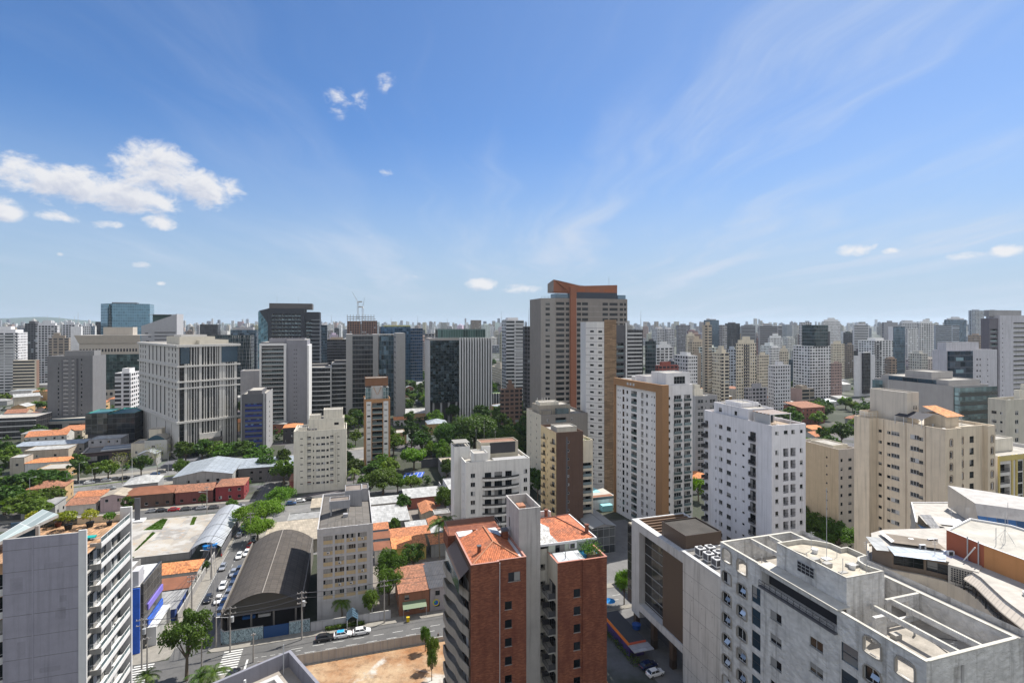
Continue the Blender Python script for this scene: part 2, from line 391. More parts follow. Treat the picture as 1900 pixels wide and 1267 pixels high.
 def finish(s):
  by = {}
  R = Matrix.Translation((s.x,s.y,s.z)) @ Matrix.Rotation(s.rot,4,'Z');c = Vector((0,0,H))
  for nm,me,M in s.w:
   W = R @ M;n = W.to_3x3() @ Vector((0,-1,0));vis = n.dot(c-W.translation) > 0
   by.setdefault(nm,[]).append(((W.translation-c).length+(0 if vis else 1e4),me,M))
  for nm,lst in by.items():
   lst.sort(key=lambda t:t[0])
   for d,me,M in lst[:100]:
    o = bpy.data.objects.new(nm,me);COL.objects.link(o);o.parent = s.root;o.matrix_local = M
   if len(lst) > 100:
    b = MB()
    for d,me,M in lst[100:]:b.from_mesh(me,M)
    o = b.build(nm,s.root);o['kind'] = 'stuff'
def cols(z0,fh,n,defs):
 """repeat window columns on n floors: defs = (kind, centre x, width, height, sill[, style])"""
 out = []
 for k in range(n):
  for d in defs:out.append((d[0],d[1]-d[2]/2,d[1]+d[2]/2,z0+k*fh+d[4],z0+k*fh+d[4]+d[3]) + ((d[5],) if len(d) > 5 else ()))
 return out
def even(l,n,w,margin=1.):return [margin+w/2+(l-2*margin-w)*i/max(1,n-1) for i in range(n)]
def rect(w,d):return [(0,0),(w,0),(w,d),(0,d)]
def dims(pxc,D,rot,pxr,pxl=None,side=None):
 """near-left corner at pixel column pxc and distance D; width until pxr; depth until pxl (left face) or side (right face end)"""
 C = at(pxc,D);v,u = dirs(rot);w = solve(C,v,pxr)
 d = None
 if pxl is not None:d = solve(C,u,pxl)
 if side is not None:R = (C[0]+v[0]*w,C[1]+v[1]*w);d = solve(R,u,side)
 return C,w,d
def rail(b,pts,z,h,m,gap=1.2,r=.02,closed=False):
 pts = list(pts)+([pts[0]] if closed else [])
 for p,q in zip(pts,pts[1:]):
  for hh in (h,h*.5):b.tube((p[0],p[1],z+hh),(q[0],q[1],z+hh),r,m,4,cap=False)
  L = hypot(q[0]-p[0],q[1]-p[1]);n = max(1,int(L/gap))
  for i in range(n+1):
   t = i/n;x = p[0]+(q[0]-p[0])*t;y = p[1]+(q[1]-p[1])*t;b.tube((x,y,z),(x,y,z+h),r,m,4,cap=False)
def tiles(col=(.38,.13,.06),per=.28,name='clay_roof_tile'):
 k = ('tile',col,per)
 if k in MATS:return MATS[k]
 m,T,b = new_mat(name);u,v,_ = T.sep(T.n('ShaderNodeTexCoord').outputs['UV'])
 uu = T.m('DIVIDE',u,per);vv = T.m('DIVIDE',v,per*1.3)
 wn = T.n('ShaderNodeTexWhiteNoise');T.put(wn.inputs[0],T.xyz(T.m('FLOOR',uu),T.m('FLOOR',vv),0.))
 c = T.mix(wn.outputs['Value'],tuple(q*.62 for q in col),tuple(min(1,q*1.3) for q in col))
 c = T.mix(T.rng(T.noise(T.xyz(u,v,0.),.5,5,.65),.5,.72,0,.6),c,(.10,.07,.055))
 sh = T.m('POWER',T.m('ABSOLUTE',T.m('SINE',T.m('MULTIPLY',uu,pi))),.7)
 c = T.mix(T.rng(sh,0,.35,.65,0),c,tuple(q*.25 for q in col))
 T.put(b.inputs['Base Color'],c);b.inputs['Roughness'].default_value = .9
 bp = T.n('ShaderNodeBump');bp.inputs['Strength'].default_value = .8;bp.inputs['Distance'].default_value = .08
 T.put(bp.inputs['Height'],T.m('ADD',sh,T.m('MULTIPLY',T.m('FRACT',vv),-.4)));T.put(b.inputs['Normal'],bp.outputs[0])
 MATS[k] = m;return m
def corr(col=(.40,.40,.39),per=.35,rust=.3,name='corrugated_sheet',rough=.5,metal=.0,sheet=2.):
 k = ('corr',col,per,rust)
 if k in MATS:return MATS[k]
 m,T,b = new_mat(name);u,v,_ = T.sep(T.n('ShaderNodeTexCoord').outputs['UV'])
 sh = T.m('ABSOLUTE',T.m('SINE',T.m('MULTIPLY',T.m('DIVIDE',u,per),pi)))
 wn = T.n('ShaderNodeTexWhiteNoise');T.put(wn.inputs[0],T.xyz(T.m('FLOOR',T.m('DIVIDE',u,sheet*.5)),T.m('FLOOR',T.m('DIVIDE',v,sheet)),0.))
 c = T.mix(wn.outputs['Value'],tuple(q*.78 for q in col),tuple(min(1,q*1.15) for q in col))
 n1 = T.noise(T.xyz(T.m('MULTIPLY',u,1.),T.m('MULTIPLY',v,.3),0.),.9,6,.65)
 c = T.mix(T.rng(n1,.45,.75,0,rust),c,(.09,.075,.06))
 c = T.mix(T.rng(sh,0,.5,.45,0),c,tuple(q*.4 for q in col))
 c = T.mix(T.m('LESS_THAN',T.m('FRACT',T.m('DIVIDE',v,sheet)),.05),c,tuple(q*.45 for q in col))
 T.put(b.inputs['Base Color'],c);b.inputs['Roughness'].default_value = rough;b.inputs['Metallic'].default_value = metal
 bp = T.n('ShaderNodeBump');bp.inputs['Strength'].default_value = .6;bp.inputs['Distance'].default_value = .05
 T.put(bp.inputs['Height'],sh);T.put(b.inputs['Normal'],bp.outputs[0])
 MATS[k] = m;return m
# ================================================================ near buildings
WHITE = paint((.66,.66,.67),.8,.08,.2);CREAM = paint((.62,.56,.45),.8,.08,.2);LCREAM = paint((.64,.60,.51),.8,.08,.22)
GREYW = paint((.275,.268,.315),.85,.12,.2,bump=.3,sc=1.4);GREYW2 = paint((.255,.248,.29),.9,.2,.2);TRIM = paint((.58,.58,.58),.7,.08,.1);DGREY = paint((.10,.10,.11),.7,.1)
def ac_unit(b,x,y,z,w=.9,d=.35,h=.65):
 b.box(x,x+w,y,y+d,z,z+h,FR_W);b.box(x+.06,x+w*.7,y-.02,y-.005,z+.08,z+h-.08,FR_D)
def antenna(b,x,y,z,h,arms=5):
 b.tube((x,y,z),(x,y,z+h),.035,FR_A,5)
 for i in range(arms):zz = z+h-.15-i*.22;b.tube((x-.5+.05*i,y,zz),(x+.5-.05*i,y,zz),.012,FR_A,3)
def brickmat():
 m,T,b = new_mat('red_brick');uv = T.n('ShaderNodeTexCoord').outputs['UV'];o = T.n('ShaderNodeTexCoord').outputs['Object']
 bt = T.n('ShaderNodeTexBrick');T.put(bt.inputs['Vector'],uv)
 bt.inputs['Color1'].default_value = (.15,.048,.028,1);bt.inputs['Color2'].default_value = (.30,.108,.056,1);bt.inputs['Mortar'].default_value = (.17,.085,.06,1)
 bt.inputs['Scale'].default_value = 1;bt.inputs['Brick Width'].default_value = .5;bt.inputs['Row Height'].default_value = .14;bt.inputs['Mortar Size'].default_value = .018
 bt.inputs['Bias'].default_value = -.1
 c = T.mix(T.rng(T.noise(T.scale(o,(1,1,.35)),.6,6,.65),.42,.66,0,.65),bt.outputs['Color'],(.10,.032,.024))
 T.put(b.inputs['Base Color'],c);b.inputs['Roughness'].default_value = .85;b.inputs['Specular IOR Level'].default_value = .2
 bp = T.n('ShaderNodeBump');bp.inputs['Strength'].default_value = .4;bp.inputs['Distance'].default_value = .02
 T.put(bp.inputs['Height'],T.m('SUBTRACT',1.,bt.outputs['Fac']));T.put(b.inputs['Normal'],bp.outputs[0]);return m
BRICK = brickmat()
def stuccomat():
 m,T,b = new_mat('comb_stucco');o = T.n('ShaderNodeTexCoord').outputs['Object'];uv = T.n('ShaderNodeTexCoord').outputs['UV']
 w = T.n('ShaderNodeTexVoronoi',feature='SMOOTH_F1');T.put(w.inputs['Vector'],T.scale(uv,(1.5,2.1,1)));w.inputs['Scale'].default_value = 1.1
 ns = T.noise(o,.35,5,.6)
 c = T.mix(T.rng(ns,.3,.7,0,1),(.46,.45,.435),(.64,.63,.61))
 c = T.mix(T.m('MULTIPLY',T.rng(T.noise(T.scale(o,(1.1,1.1,.05)),1.,6,.65),.5,.68,0,1,True),.6),c,(.20,.19,.175))
 c = T.mix(T.rng(w.outputs['Distance'],.35,.75,0,.35),c,(.22,.22,.225))
 T.put(b.inputs['Base Color'],c);b.inputs['Roughness'].default_value = .9;b.inputs['Specular IOR Level'].default_value = .15
 bp = T.n('ShaderNodeBump');bp.inputs['Strength'].default_value = 1;bp.inputs['Distance'].default_value = .13
 T.put(bp.inputs['Height'],T.m('ADD',w.outputs['Distance'],T.m('MULTIPLY',T.noise(T.scale(uv,(1,1.5,1)),2.0,4,.6,1.0),1.1)))
 T.put(b.inputs['Normal'],bp.outputs[0]);return m
STUCCO = stuccomat()
def clutter(o,x0,x1,y0,y1,z,n,seed=1):
 rr = random.Random(seed)
 for i in range(n):
  x,y = rr.uniform(x0,x1),rr.uniform(y0,y1);k = rr.randrange(7);q = MB();nm = 'roof_vent'
  if k == 0:h = rr.uniform(.4,1.1);q.tube((x,y,z),(x,y,z+h),.07,FR_A,5)
  elif k == 1:s = rr.uniform(.3,.6);q.box(x-s,x+s,y-s*.7,y+s*.7,z,z+rr.uniform(.25,.6),CONC);nm = 'roof_hatch'
  elif k == 2:ac_unit(q,x,y,z,.9,.4,.7);nm = 'air_conditioner'
  elif k == 3:a = rr.uniform(0,6.3);L = rr.uniform(1.5,4);q.tube((x,y,z+.05),(min(max(x+L*cos(a),x0),x1),min(max(y+L*sin(a),y0),y1),z+.05),.04,DGREY,4);nm = 'roof_pipe'
  elif k == 4:q.box(x-.7,x+.8,y-.4,y+.5,z+.004,z+.012,paint((.13,.12,.10),.6,.3));nm = 'damp_patch'
  elif k == 5:antenna(q,x,y,z,rr.uniform(1,2.4),3);nm = 'television_aerial'
  else:q.tube((x,y,z),(x,y,z+.5),.32,FR_W,9,.38);nm = 'roof_drum'
  q.build(nm,o.root)
def potted(x,y,z,label,pot_c=(.03,.025,.025),leaf=None,s=1.):
 e = empty('potted_plant',x,y,z);tag(e,label,'potted plant','potted plants on the terrace')
 b = MB();m = paint(pot_c,.6,.1)
 b.tube((0,0,0),(0,0,.6*s),.28*s,m,12,.42*s);b.build('pot',e)
 t = MB();t.tube((0,0,.55*s),(.04,0,1.1*s),.05*s,BARK,5);t.build('stem',e)
 c = MB();rr = random.Random(int(x*10))
 for i in range(340):
  th = rr.uniform(0,2*pi);ph = acos(rr.uniform(-.6,1));r = rr.uniform(.6,1)*.85*s
  p = Vector((sin(ph)*cos(th)*r,sin(ph)*sin(th)*r,cos(ph)*r*.75+1.45*s));leafq(c,p,.13*s,rr,leaf or LEAF_Y)
 c.build('foliage',e)
def leafmat(c1,c2,name='leaves',tr=.35):
 m = bpy.data.materials.new(name);m.use_nodes = True;T = NT(m.node_tree);b = m.node_tree.nodes['Principled BSDF']
 g = T.n('ShaderNodeNewGeometry').outputs['Random Per Island'];o = T.n('ShaderNodeTexCoord').outputs['Object'];ri = T.n('ShaderNodeObjectInfo').outputs['Random']
 f = T.noise(o,.45,3);c = T.mix(T.m('ADD',T.m('MULTIPLY',g,.5),T.m('MULTIPLY',f,.5)),c1,c2)
 c = T.mix(T.m('MULTIPLY',ri,.6),c,(.6*c1[0]+.012,.6*c1[1]+.004,.5*c1[2]));hs = T.n('ShaderNodeHueSaturation');T.put(hs.inputs['Hue'],T.m('ADD',.475,T.m('MULTIPLY',T.m('FRACT',T.m('MULTIPLY',ri,7.3)),.04)));T.put(hs.inputs['Color'],c);c = hs.outputs[0]
 T.put(b.inputs['Base Color'],c);b.inputs['Roughness'].default_value = .55;b.inputs['Specular IOR Level'].default_value = .25
 t = T.n('ShaderNodeBsdfTranslucent');T.put(t.inputs[0],T.mix(1.,c,(1.6,1.8,.7),'MULTIPLY'))
 mx = T.n('ShaderNodeMixShader');mx.inputs[0].default_value = tr;T.put(mx.inputs[1],b.outputs[0]);T.put(mx.inputs[2],t.outputs[0])
 T.put(m.node_tree.nodes['Material Output'].inputs[0],mx.outputs[0]);return m
LEAF_D = leafmat((.02,.055,.010),(.08,.15,.022));LEAF_M = leafmat((.04,.095,.012),(.13,.22,.025))
LEAF_B = leafmat((.07,.15,.012),(.16,.27,.02));LEAF_Y = leafmat((.14,.17,.015),(.32,.33,.05));BARK = paint((.12,.095,.07),.9,.2)
def leafq(b,p,s,rr,m,up=None):
 n = Vector((rr.gauss(0,1),rr.gauss(0,1),rr.gauss(.6,1))).normalized()
 if up is not None:n = (n*.75+up).normalized()
 a = n.orthogonal().normalized();q = Matrix.Rotation(rr.uniform(0,6.28),3,n);a = q @ a;c = n.cross(a);s2 = s*rr.uniform(.5,.8);s = s*rr.uniform(.7,1.3)
 b.add([p-a*s,p-c*s2+a*.1*s,p+a*s,p+c*s2],m)
# ---- left: tall grey-walled block with side balconies and roof terrace
def near_left():
 C = at(152,74);L = 14.0;z1 = 46.;zt_ = 42.7
 o = B('apartment_building','tall block with blank grey wall and white balcony fins beside a roof terrace',C[0],C[1],cat='apartment building')
 poly = [(-9,0),(0,0),(0,L),(-9,L)]
 dk = curtain((.05,.07,.08),1.4,1.55,(.25,.25,.25),.08,.08,.5,.1,.1)
 b = MB()      # front wall
 b.box(-9,0,0,.3,0,z1,GREYW,mt=CONC);b.box(-5.75,-5.55,-.03,-.003,0,z1-.05,GREYW);b.build('front_wall',o.root)
 j = MB();SJ = paint((.17,.165,.185),.9,.2)
 for zz in range(2,45,3):j.box(-8.98,-.02,-.012,-.003,zz+.4,zz+.47,SJ)
 for (x,z_,w_,h_) in ((-8.2,38.8,1.4,1.9),(-4.4,41.3,2.2,.9),(-3.1,34.2,1.2,1.6),(-7.4,29.6,.9,2.2),(-4.9,27.1,2.4,.7),(-2.6,36.6,.8,.9)):j.box(x,x+w_,-.008,-.002,z_,z_+h_,GREYW2)
 j.build('wall_joints',o.root)
 s = MB();s.add([(-.35,.3,0),(-.35,L,0),(-.35,L,zt_),(-.35,.3,zt_)],dk,[(0,0),(L,0),(L,zt_),(0,zt_)])
 s.add([(-9,L,0),(-9,0.3,0),(-9,.3,zt_),(-9,L,zt_)],GREYW);s.add([(-.35,L,0),(-9,L,0),(-9,L,zt_),(-.35,L,zt_)],GREYW)
 s.build('side_wall',o.root)
 f = MB();f.box(-.4,.55,-.03,.22,0,z1+.3,TRIM);f.build('fin',o.root)
 f = MB();f.box(-.4,1.25,L-.1,L+.25,0,zt_+2.2,TRIM);f.build('fin',o.root)
 d = MB();d.add([(-14.5,.3,zt_),(0.5,.3,zt_),(.5,L+.2,zt_),(-14.5,L+1.2,zt_)],tiles((.34,.20,.11),.5,'terrace_paving'),[(-14.5,0),(0,0),(0,L),(-14.5,L)])
 d.box(-6.4,.3,L+.2,L+.4,zt_-1,zt_+1.1,CREAM);d.build('terrace_deck',o.root)
 g = MB();g.box(-14,-6.5,L+.3,L+.35,zt_,zt_+1.2,GRAIL)
 for i in range(6):g.box(-14+i*1.5,-13.95+i*1.5,L+.25,L+.4,zt_,zt_+1.22,FR_A)
 g.build('glass_railing',o.root)
 fh = 3.1
 for k in range(14):
  zb = zt_-k*fh
  if zb < 2:break
  q = MB();q.box(-.33,1.05,3.3,L-.12,zb-.35,zb-.2,TRIM);q.box(.95,1.1,3.3,L-.12,zb-.2,zb+.45,TRIM)
  q.box(-.33,1.1,3.12,3.28,zb-.35,zb+.45,CONC)
  q.box(-.33,-.05,.25,3.1,zb-.3,zb-.1,CONC)
  q.build('balcony',o.root)
  r = MB();r.tube((1.03,3.2,zb+1.15),(1.03,L-.15,zb+1.15),.045,TRIM,4);r.tube((1.03,3.2,zb+1.15),(-.3,3.2,zb+1.15),.045,TRIM,4)
  r.box(1.01,1.03,3.3,L-.2,zb+.46,zb+1.1,GRAIL)
  for i in range(6):y = 3.2+i*2.1;r.tube((1.03,y,zb+.4),(1.03,y,zb+1.15),.035,TRIM,4)
  r.build('railing',o.root)
  if k:
   w = MB();zf = zb-.2
   for i in range(4):y = 4.2+i*2.4;w.box(-.34,-.28,y,y+1.1,zf,zf+2.2,(BLIND,FR_A,BLIND,SHUT)[(i+k) % 4])
   if k % 2:ac_unit(w,.1,8.2+(k % 3),zf)
   w.box(-.28,.4,8.4,8.5,zf,zf+2.6,TRIM);w.build('balcony_door',o.root)
 wl = [(-15,1.6),(-9,1.6),(-9,10),(-15,10)]
 o.walls(wl,0,zt_-.01,paint((.45,.28,.17),.8,.1),{0:cols(1.2,3.1,13,[('w',1.6,1.4,1.5,.9,'d'),('w',4.6,1.6,2.1,.2,'d')])},'set_back_wall')
 for k in range(13):
  zb = 1.2+3.1*k;q = MB();n = 8
  pts = [(-9.02-5*t,.6+1.2*cos(t*pi)*.0-1.15*sin(t*pi)*.8) for t in [i/n for i in range(n+1)]]
  for p0,p1 in zip(pts,pts[1:]):
   q.add([(p1[0],p1[1],zb-.2),(p0[0],p0[1],zb-.2),(p0[0],p0[1],zb+.75),(p1[0],p1[1],zb+.75)],TRIM)
   q.add([(p0[0],1.58,zb),(p1[0],1.58,zb),(p1[0],p1[1],zb),(p0[0],p0[1],zb)],CONC)
   q.add([(p1[0],1.58,zb-.2),(p0[0],1.58,zb-.2),(p0[0],p0[1],zb-.2),(p1[0],p1[1],zb-.2)],CONC)
   q.tube((p0[0],p0[1],zb+1.15),(p1[0],p1[1],zb+1.15),.04,FR_A,4)
  q.build('curved_balcony',o.root)
 r = MB();A = [(-14.5,2.6,43.4),(-12.7,1.,44.1),(-6.9,9.5,46.0),(-10.5,13,46.0)]
 r.add(A,curtain((.40,.46,.43),1.1,3.,(.6,.6,.6),.07,.07,.1,.3,0),[(0,0),(3,0),(3,9),(0,9)])
 lo = [(p[0],p[1],p[2]-.45) for p in A]
 for i in range(4):r.add([lo[i],lo[(i+1) % 4],A[(i+1) % 4],A[i]],CONC)
 r.add(list(reversed(lo)),CONC);r.build('sloping_glass_roof',o.root)
 p = MB();p.box(-8.6,-8.2,6.9,7.3,zt_,45.3,CONC);p.box(-13,-9.4,9.8,9.9,zt_,45.2,GLB);p.build('glazed_lobby',o.root)
 o.finish()
 v,u = dirs(GR)
 def W(x,y):return (C[0]+v[0]*x+u[0]*y,C[1]+v[1]*x+u[1]*y)
 for (px,Dd,sc,lab,pc) in [(65,83,1.15,'broad yellow-green shrub in a black pot, leftmost on the terrace',(.02,.02,.02)),
       (108,84.6,.85,'smaller shrub in a brown pot behind the bright shrub on the terrace',(.09,.03,.02)),
       (127,83.5,1.1,'bright yellow shrub in a black pot in the middle of the terrace',(.02,.02,.02)),
       (167,84.6,1.05,'yellow shrub in a black pot standing against the terrace wall',(.02,.02,.02)),
       (203,85.2,.8,'small dark green shrub in a black pot beside the balcony fin',(.02,.02,.02))]:
  x,y = at(px,Dd);potted(x,y,zt_,lab,pc,LEAF_M if px == 203 else LEAF_Y,sc*1.3)
 x,y = at(28,81);e = empty('flower_pot',x,y,zt_);tag(e,'small red plant pot under the sloping glass roof','plant pot')
 b = MB();b.tube((0,0,0),(0,0,.7),.22,paint((.35,.03,.03),.5),12,.35);b.build('pot',e)
 b = MB();rr = random.Random(3)
 for i in range(60):leafq(b,Vector((rr.gauss(0,.2),rr.gauss(0,.2),.8+rr.random()*.35)),.1,rr,LEAF_M)
 b.build('foliage',e)
 x,y = at(164,79.5);e = empty('lounger',x,y,zt_,GR);tag(e,'turquoise cushioned lounger on the terrace corner','lounger')
 b = MB();b.box(-.9,.9,-.5,.5,.3,.5,paint((.01,.30,.28),.7));b.box(-.9,-.5,-.5,.5,.5,.62,paint((.01,.30,.28),.7));b.build('cushion',e)
 b = MB()
 for sx in (-.8,.75):
  for sy in (-.4,.38):b.box(sx,sx+.06,sy,sy+.06,0,.3,FR_D)
 b.box(-.9,.9,-.5,.5,.25,.298,FR_D);b.build('frame',e)
near_left()
# ---- centre: red brick block with clay tiled roofs and a grey stair tower
def near_brick():
 C = at(874,80.5)
 o = B('apartment_building','red brick block with clay tiled roofs split by a tall grey stair tower',C[0],C[1],cat='apartment building')
 fh = 2.9;zL,zR = 38.3,36.5;PLC = paint((.30,.275,.24),.85,.12,.35)
 n = 13
 opl = {0:[]}
 PL = [(0,0),(4.5,0),(4.5,.35),(9.05,.35),(9.05,13),(0,13)]
 ops = [('w',1.0,2.15,zL-4.9-k*fh,zL-3.6-k*fh,'dx') for k in range(1,n)]
 ops += [('w',1.55,3.55,zL-3.5,zL-2.05,'d')]
 o.walls(PL,0,zL,[BRICK,BRICK,BRICK,PLC,PLC,BRICK],{2:ops},'brick_wall')
 b = MB();b.tube((4.62,.2,0),(4.62,.2,zL-.2),.07,TRIM,6);b.build('drain_pipe',o.root)
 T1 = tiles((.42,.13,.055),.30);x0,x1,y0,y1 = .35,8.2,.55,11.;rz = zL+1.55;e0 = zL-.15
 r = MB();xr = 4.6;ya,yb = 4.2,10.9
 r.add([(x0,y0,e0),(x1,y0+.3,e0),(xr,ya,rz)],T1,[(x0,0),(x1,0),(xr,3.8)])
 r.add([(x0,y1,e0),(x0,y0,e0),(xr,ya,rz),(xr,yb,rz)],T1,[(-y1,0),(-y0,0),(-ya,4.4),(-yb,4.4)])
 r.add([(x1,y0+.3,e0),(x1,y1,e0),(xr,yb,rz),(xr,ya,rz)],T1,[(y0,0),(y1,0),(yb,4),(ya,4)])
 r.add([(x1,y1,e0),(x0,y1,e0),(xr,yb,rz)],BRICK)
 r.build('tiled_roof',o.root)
 r = MB()
 for p,q in (((x0,y0,e0),(xr,ya,rz)),((x1,y0+.3,e0),(xr,ya,rz)),((xr,ya,rz),(xr,yb,rz))):
  r.tube((p[0],p[1],p[2]+.03),(q[0],q[1],q[2]+.06),.11,paint((.40,.20,.12),.9,.2),5)
 r.build('ridge_tiles',o.root)
 o.roof([(-.04,-.04),(4.5,-.04),(4.5,.31),(9.09,.31),(9.09,13),(-.04,13)],zL+.12,paint((.45,.46,.48),.6,.15),.35,.3,paint((.38,.20,.16),.7,.1),'gutter')
 c = MB();c.box(1.8,2.3,3.0,3.5,zL+.2,zL+1.45,BRICK);c.box(1.72,2.38,2.92,3.58,zL+1.451,zL+1.6,DGREY);c.build('chimney',o.root)
 c = MB();c.box(7.4,8.4,8.2,9.2,zL-.2,zL+1.3,BRICK);c.box(7.3,8.5,8.1,9.3,zL+1.301,zL+1.6,DGREY);c.build('chimney',o.root)
 c = MB();c.add([(5.2,9.2,rz-.3),(7.2,8.2,zL+.55),(7.3,10.6,zL+.6),(5.2,10.9,rz-.3)],corr((.42,.45,.50),.2,.05,rough=.25,metal=.5,sheet=.8),[(0,0),(2,0),(2,2),(0,2)]);c.build('foil_flashing',o.root)
 c = MB();c.box(.3,7.5,11.05,13.2,zL-.3,zL+.25,TRIM);c.box(3,3.6,11.8,12.4,zL+.26,zL+.8,BRICK);c.build('flat_roof',o.root)
 bt = MB();bt.box(-1.2,8.6,13.25,18,zL-3,zL-.35,BRICK);bt.build('rear_terrace',o.root)
 r = MB();rail(r,[(-1.1,13.4),(-1.1,17.8),(8.5,17.8),(8.5,13.4)],zL-.35,1.15,FR_D,1.4,.035);r.box(-1.05,8.5,17.74,17.77,zL-.3,zL+.7,glass((.12,.09,.08),.3));r.build('terrace_railing',o.root)
 bk = MB();bk.add([(-.02,12.9,0),(-.02,.4,0),(-.02,.4,zL-.4),(-.02,12.9,zL-.4)],paint((.12,.075,.055),.8));bk.build('glazed_side_wall',o.root)
 for k in range(1,13):
  zb = zL-2.6-fh*k;q = MB();N = 26
  pts = [(-(.22+.5*(1+tanh(9*(t-.15)))+.5*(1+tanh(9*(t-.58)))),.5+11.9*t) for t in [i/N for i in range(N+1)]]
  pts = [(-.03,.85)]+pts+[(-.03,12.6)];h1 = 1.2
  q.add([(p[0],p[1],zb) for p in reversed(pts)],CONC);q.add([(p[0],p[1],zb-.22) for p in pts],CONC)
  for p0,p1 in zip(pts,pts[1:]):
   q.add([(p1[0],p1[1],zb-.25),(p0[0],p0[1],zb-.25),(p0[0],p0[1],zb+h1),(p1[0],p1[1],zb+h1)],PLC)
   i0 = (min(p0[0]+.14,-.03),p0[1]);i1 = (min(p1[0]+.14,-.03),p1[1])
   q.add([(p0[0],p0[1],zb+h1),(i0[0],i0[1],zb+h1),(i1[0],i1[1],zb+h1),(p1[0],p1[1],zb+h1)],PLC)
   q.add([(i0[0],i0[1],zb),(i1[0],i1[1],zb),(i1[0],i1[1],zb+h1),(i0[0],i0[1],zb+h1)],PLC)
  q.build('balcony',o.root)
  w = MB()
  for i in range(5):y = 1.6+i*2.3;w.box(-.1,-.04,y,y+1.6,zb+.02,zb+2.3,(GL,BLIND,GL,GL,FR_A)[(i*3+k) % 5])
  w.build('balcony_door',o.root)
 gh = MB();gh.add([(-1.7,1.,zL-2.4),(-1.7,12.5,zL-2.4),(-.1,12.5,zL-.9),(-.1,1.,zL-.9)][::-1],paint((.12,.08,.06),.4));gh.box(-1.75,-1.68,1.,12.5,zL-4.6,zL-2.42,GRAIL);gh.build('terrace_canopy',o.root)
 TW = paint((.42,.40,.385),.85,.12,.35,bump=.2)
 o.walls([(9.0,4.04),(12.8,4.04),(12.8,11.4),(9.0,11.4)],0,44.7,TW,{3:[('w',1.6,2.3,39.9,41.6,'d')]},'stair_tower')
 o.roof([(8.92,3.96),(12.88,3.96),(12.88,11.48),(8.92,11.48)],44.75,ROOFC,1.5,.22,TW,'tower_roof')
 t = MB();t.box(10.3,11.6,8.2,10.,43.26,43.7,paint((.33,.16,.10),.9));antenna(t,10.9,8.8,43.5,4.8,0);t.build('tower_hatch',o.root)
 PL2 = paint((.50,.47,.41),.85,.08,.3)
 o.walls([(12.8,5.2),(14.5,5.2),(14.5,12),(12.8,12)],0,zR+.6,PL2,{0:cols(zR-3.5-fh*12,fh,13,[('v',.85,.9,1.1,.4)])},'court_wall')
 PR = [(14.5,.66),(18.9,.66),(18.9,.5),(23.3,.5),(23.3,12),(14.5,12)]
 opr = [('w',3.0,4.2,zR-3.5-fh*k-1.35,zR-3.5-fh*k,'d') for k in range(1,12)]
 opr = [('w',2.85,4.05,zR-5.9-fh*k-0.1,zR-4.55-fh*k-.1,'dx') for k in range(0,11)]
 side = cols(zR-3.6-fh*12,fh,12,[('p',8.6,3.4,2.2,.3,'d'+'b')])
 o.walls(PR,0,zR,[BRICK,BRICK,BRICK,PLC,PLC,PL2],{0:opr,5:[(a[0],7.6,10.6,a[3],a[4],a[5]) for a in side]},'brick_wall')
 o.roof([(14.42,.58),(18.9,.58),(18.9,.42),(23.38,.42),(23.38,12),(14.42,12)],zR+.05,ROOFC,1.0,.35,paint((.38,.17,.13),.7),'roof_edge')
 c = MB();c.add([(14.9,1.2,zR-.15),(19.6,1.2,zR-.15),(19.6,4.2,zR+.15),(14.9,4.2,zR+.15)],corr((.40,.42,.44),.5,.05),[(0,0),(0,5),(3,5),(3,0)]);c.build('metal_canopy',o.root)
 c = MB();c.box(19.8,22.6,2.6,4.6,zR-.95,zR-.2,paint((.02,.16,.33),.4));c.build('water_tank',o.root)
 c = MB();c.tube((16.4,1.9,zR),(16.4,1.9,zR+1.1),.06,FR_D,6);c.build('vent_pipe',o.root)
 PG = paint((.47,.52,.45),.8,.08)
 o.walls([(14.6,4.9),(22.8,4.9),(22.8,15),(14.6,15)],zR-1,38.05,PG,{0:[('w',1.2,3.,zR-.4,zR+1.1,'a')]},'penthouse_wall')
 ac = MB();ac_unit(ac,18.3,4.4,zR+.3,1.3,.45,1.);ac.build('air_conditioner',o.root)
 r = MB();ez = 38.1;rz = 39.7;a0,a1,b0,b1 = 12.4,23.2,4.6,16.5
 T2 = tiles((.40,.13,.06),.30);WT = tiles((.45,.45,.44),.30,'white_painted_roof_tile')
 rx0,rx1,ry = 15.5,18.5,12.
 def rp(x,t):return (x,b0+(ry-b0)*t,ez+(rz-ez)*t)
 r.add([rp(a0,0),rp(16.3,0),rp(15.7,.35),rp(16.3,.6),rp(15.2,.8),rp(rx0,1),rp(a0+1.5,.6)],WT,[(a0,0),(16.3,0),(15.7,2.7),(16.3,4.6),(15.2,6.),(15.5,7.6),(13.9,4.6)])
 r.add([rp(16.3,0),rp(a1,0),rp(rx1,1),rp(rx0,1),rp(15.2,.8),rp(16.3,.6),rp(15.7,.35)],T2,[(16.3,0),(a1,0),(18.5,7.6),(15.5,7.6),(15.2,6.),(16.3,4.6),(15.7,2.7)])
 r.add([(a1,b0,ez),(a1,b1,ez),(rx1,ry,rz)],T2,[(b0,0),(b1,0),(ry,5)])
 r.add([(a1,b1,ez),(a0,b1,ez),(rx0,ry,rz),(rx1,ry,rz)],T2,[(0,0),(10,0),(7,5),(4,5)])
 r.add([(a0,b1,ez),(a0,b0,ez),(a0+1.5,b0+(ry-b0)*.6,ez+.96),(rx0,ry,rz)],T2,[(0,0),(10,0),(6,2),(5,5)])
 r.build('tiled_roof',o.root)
 r = MB()
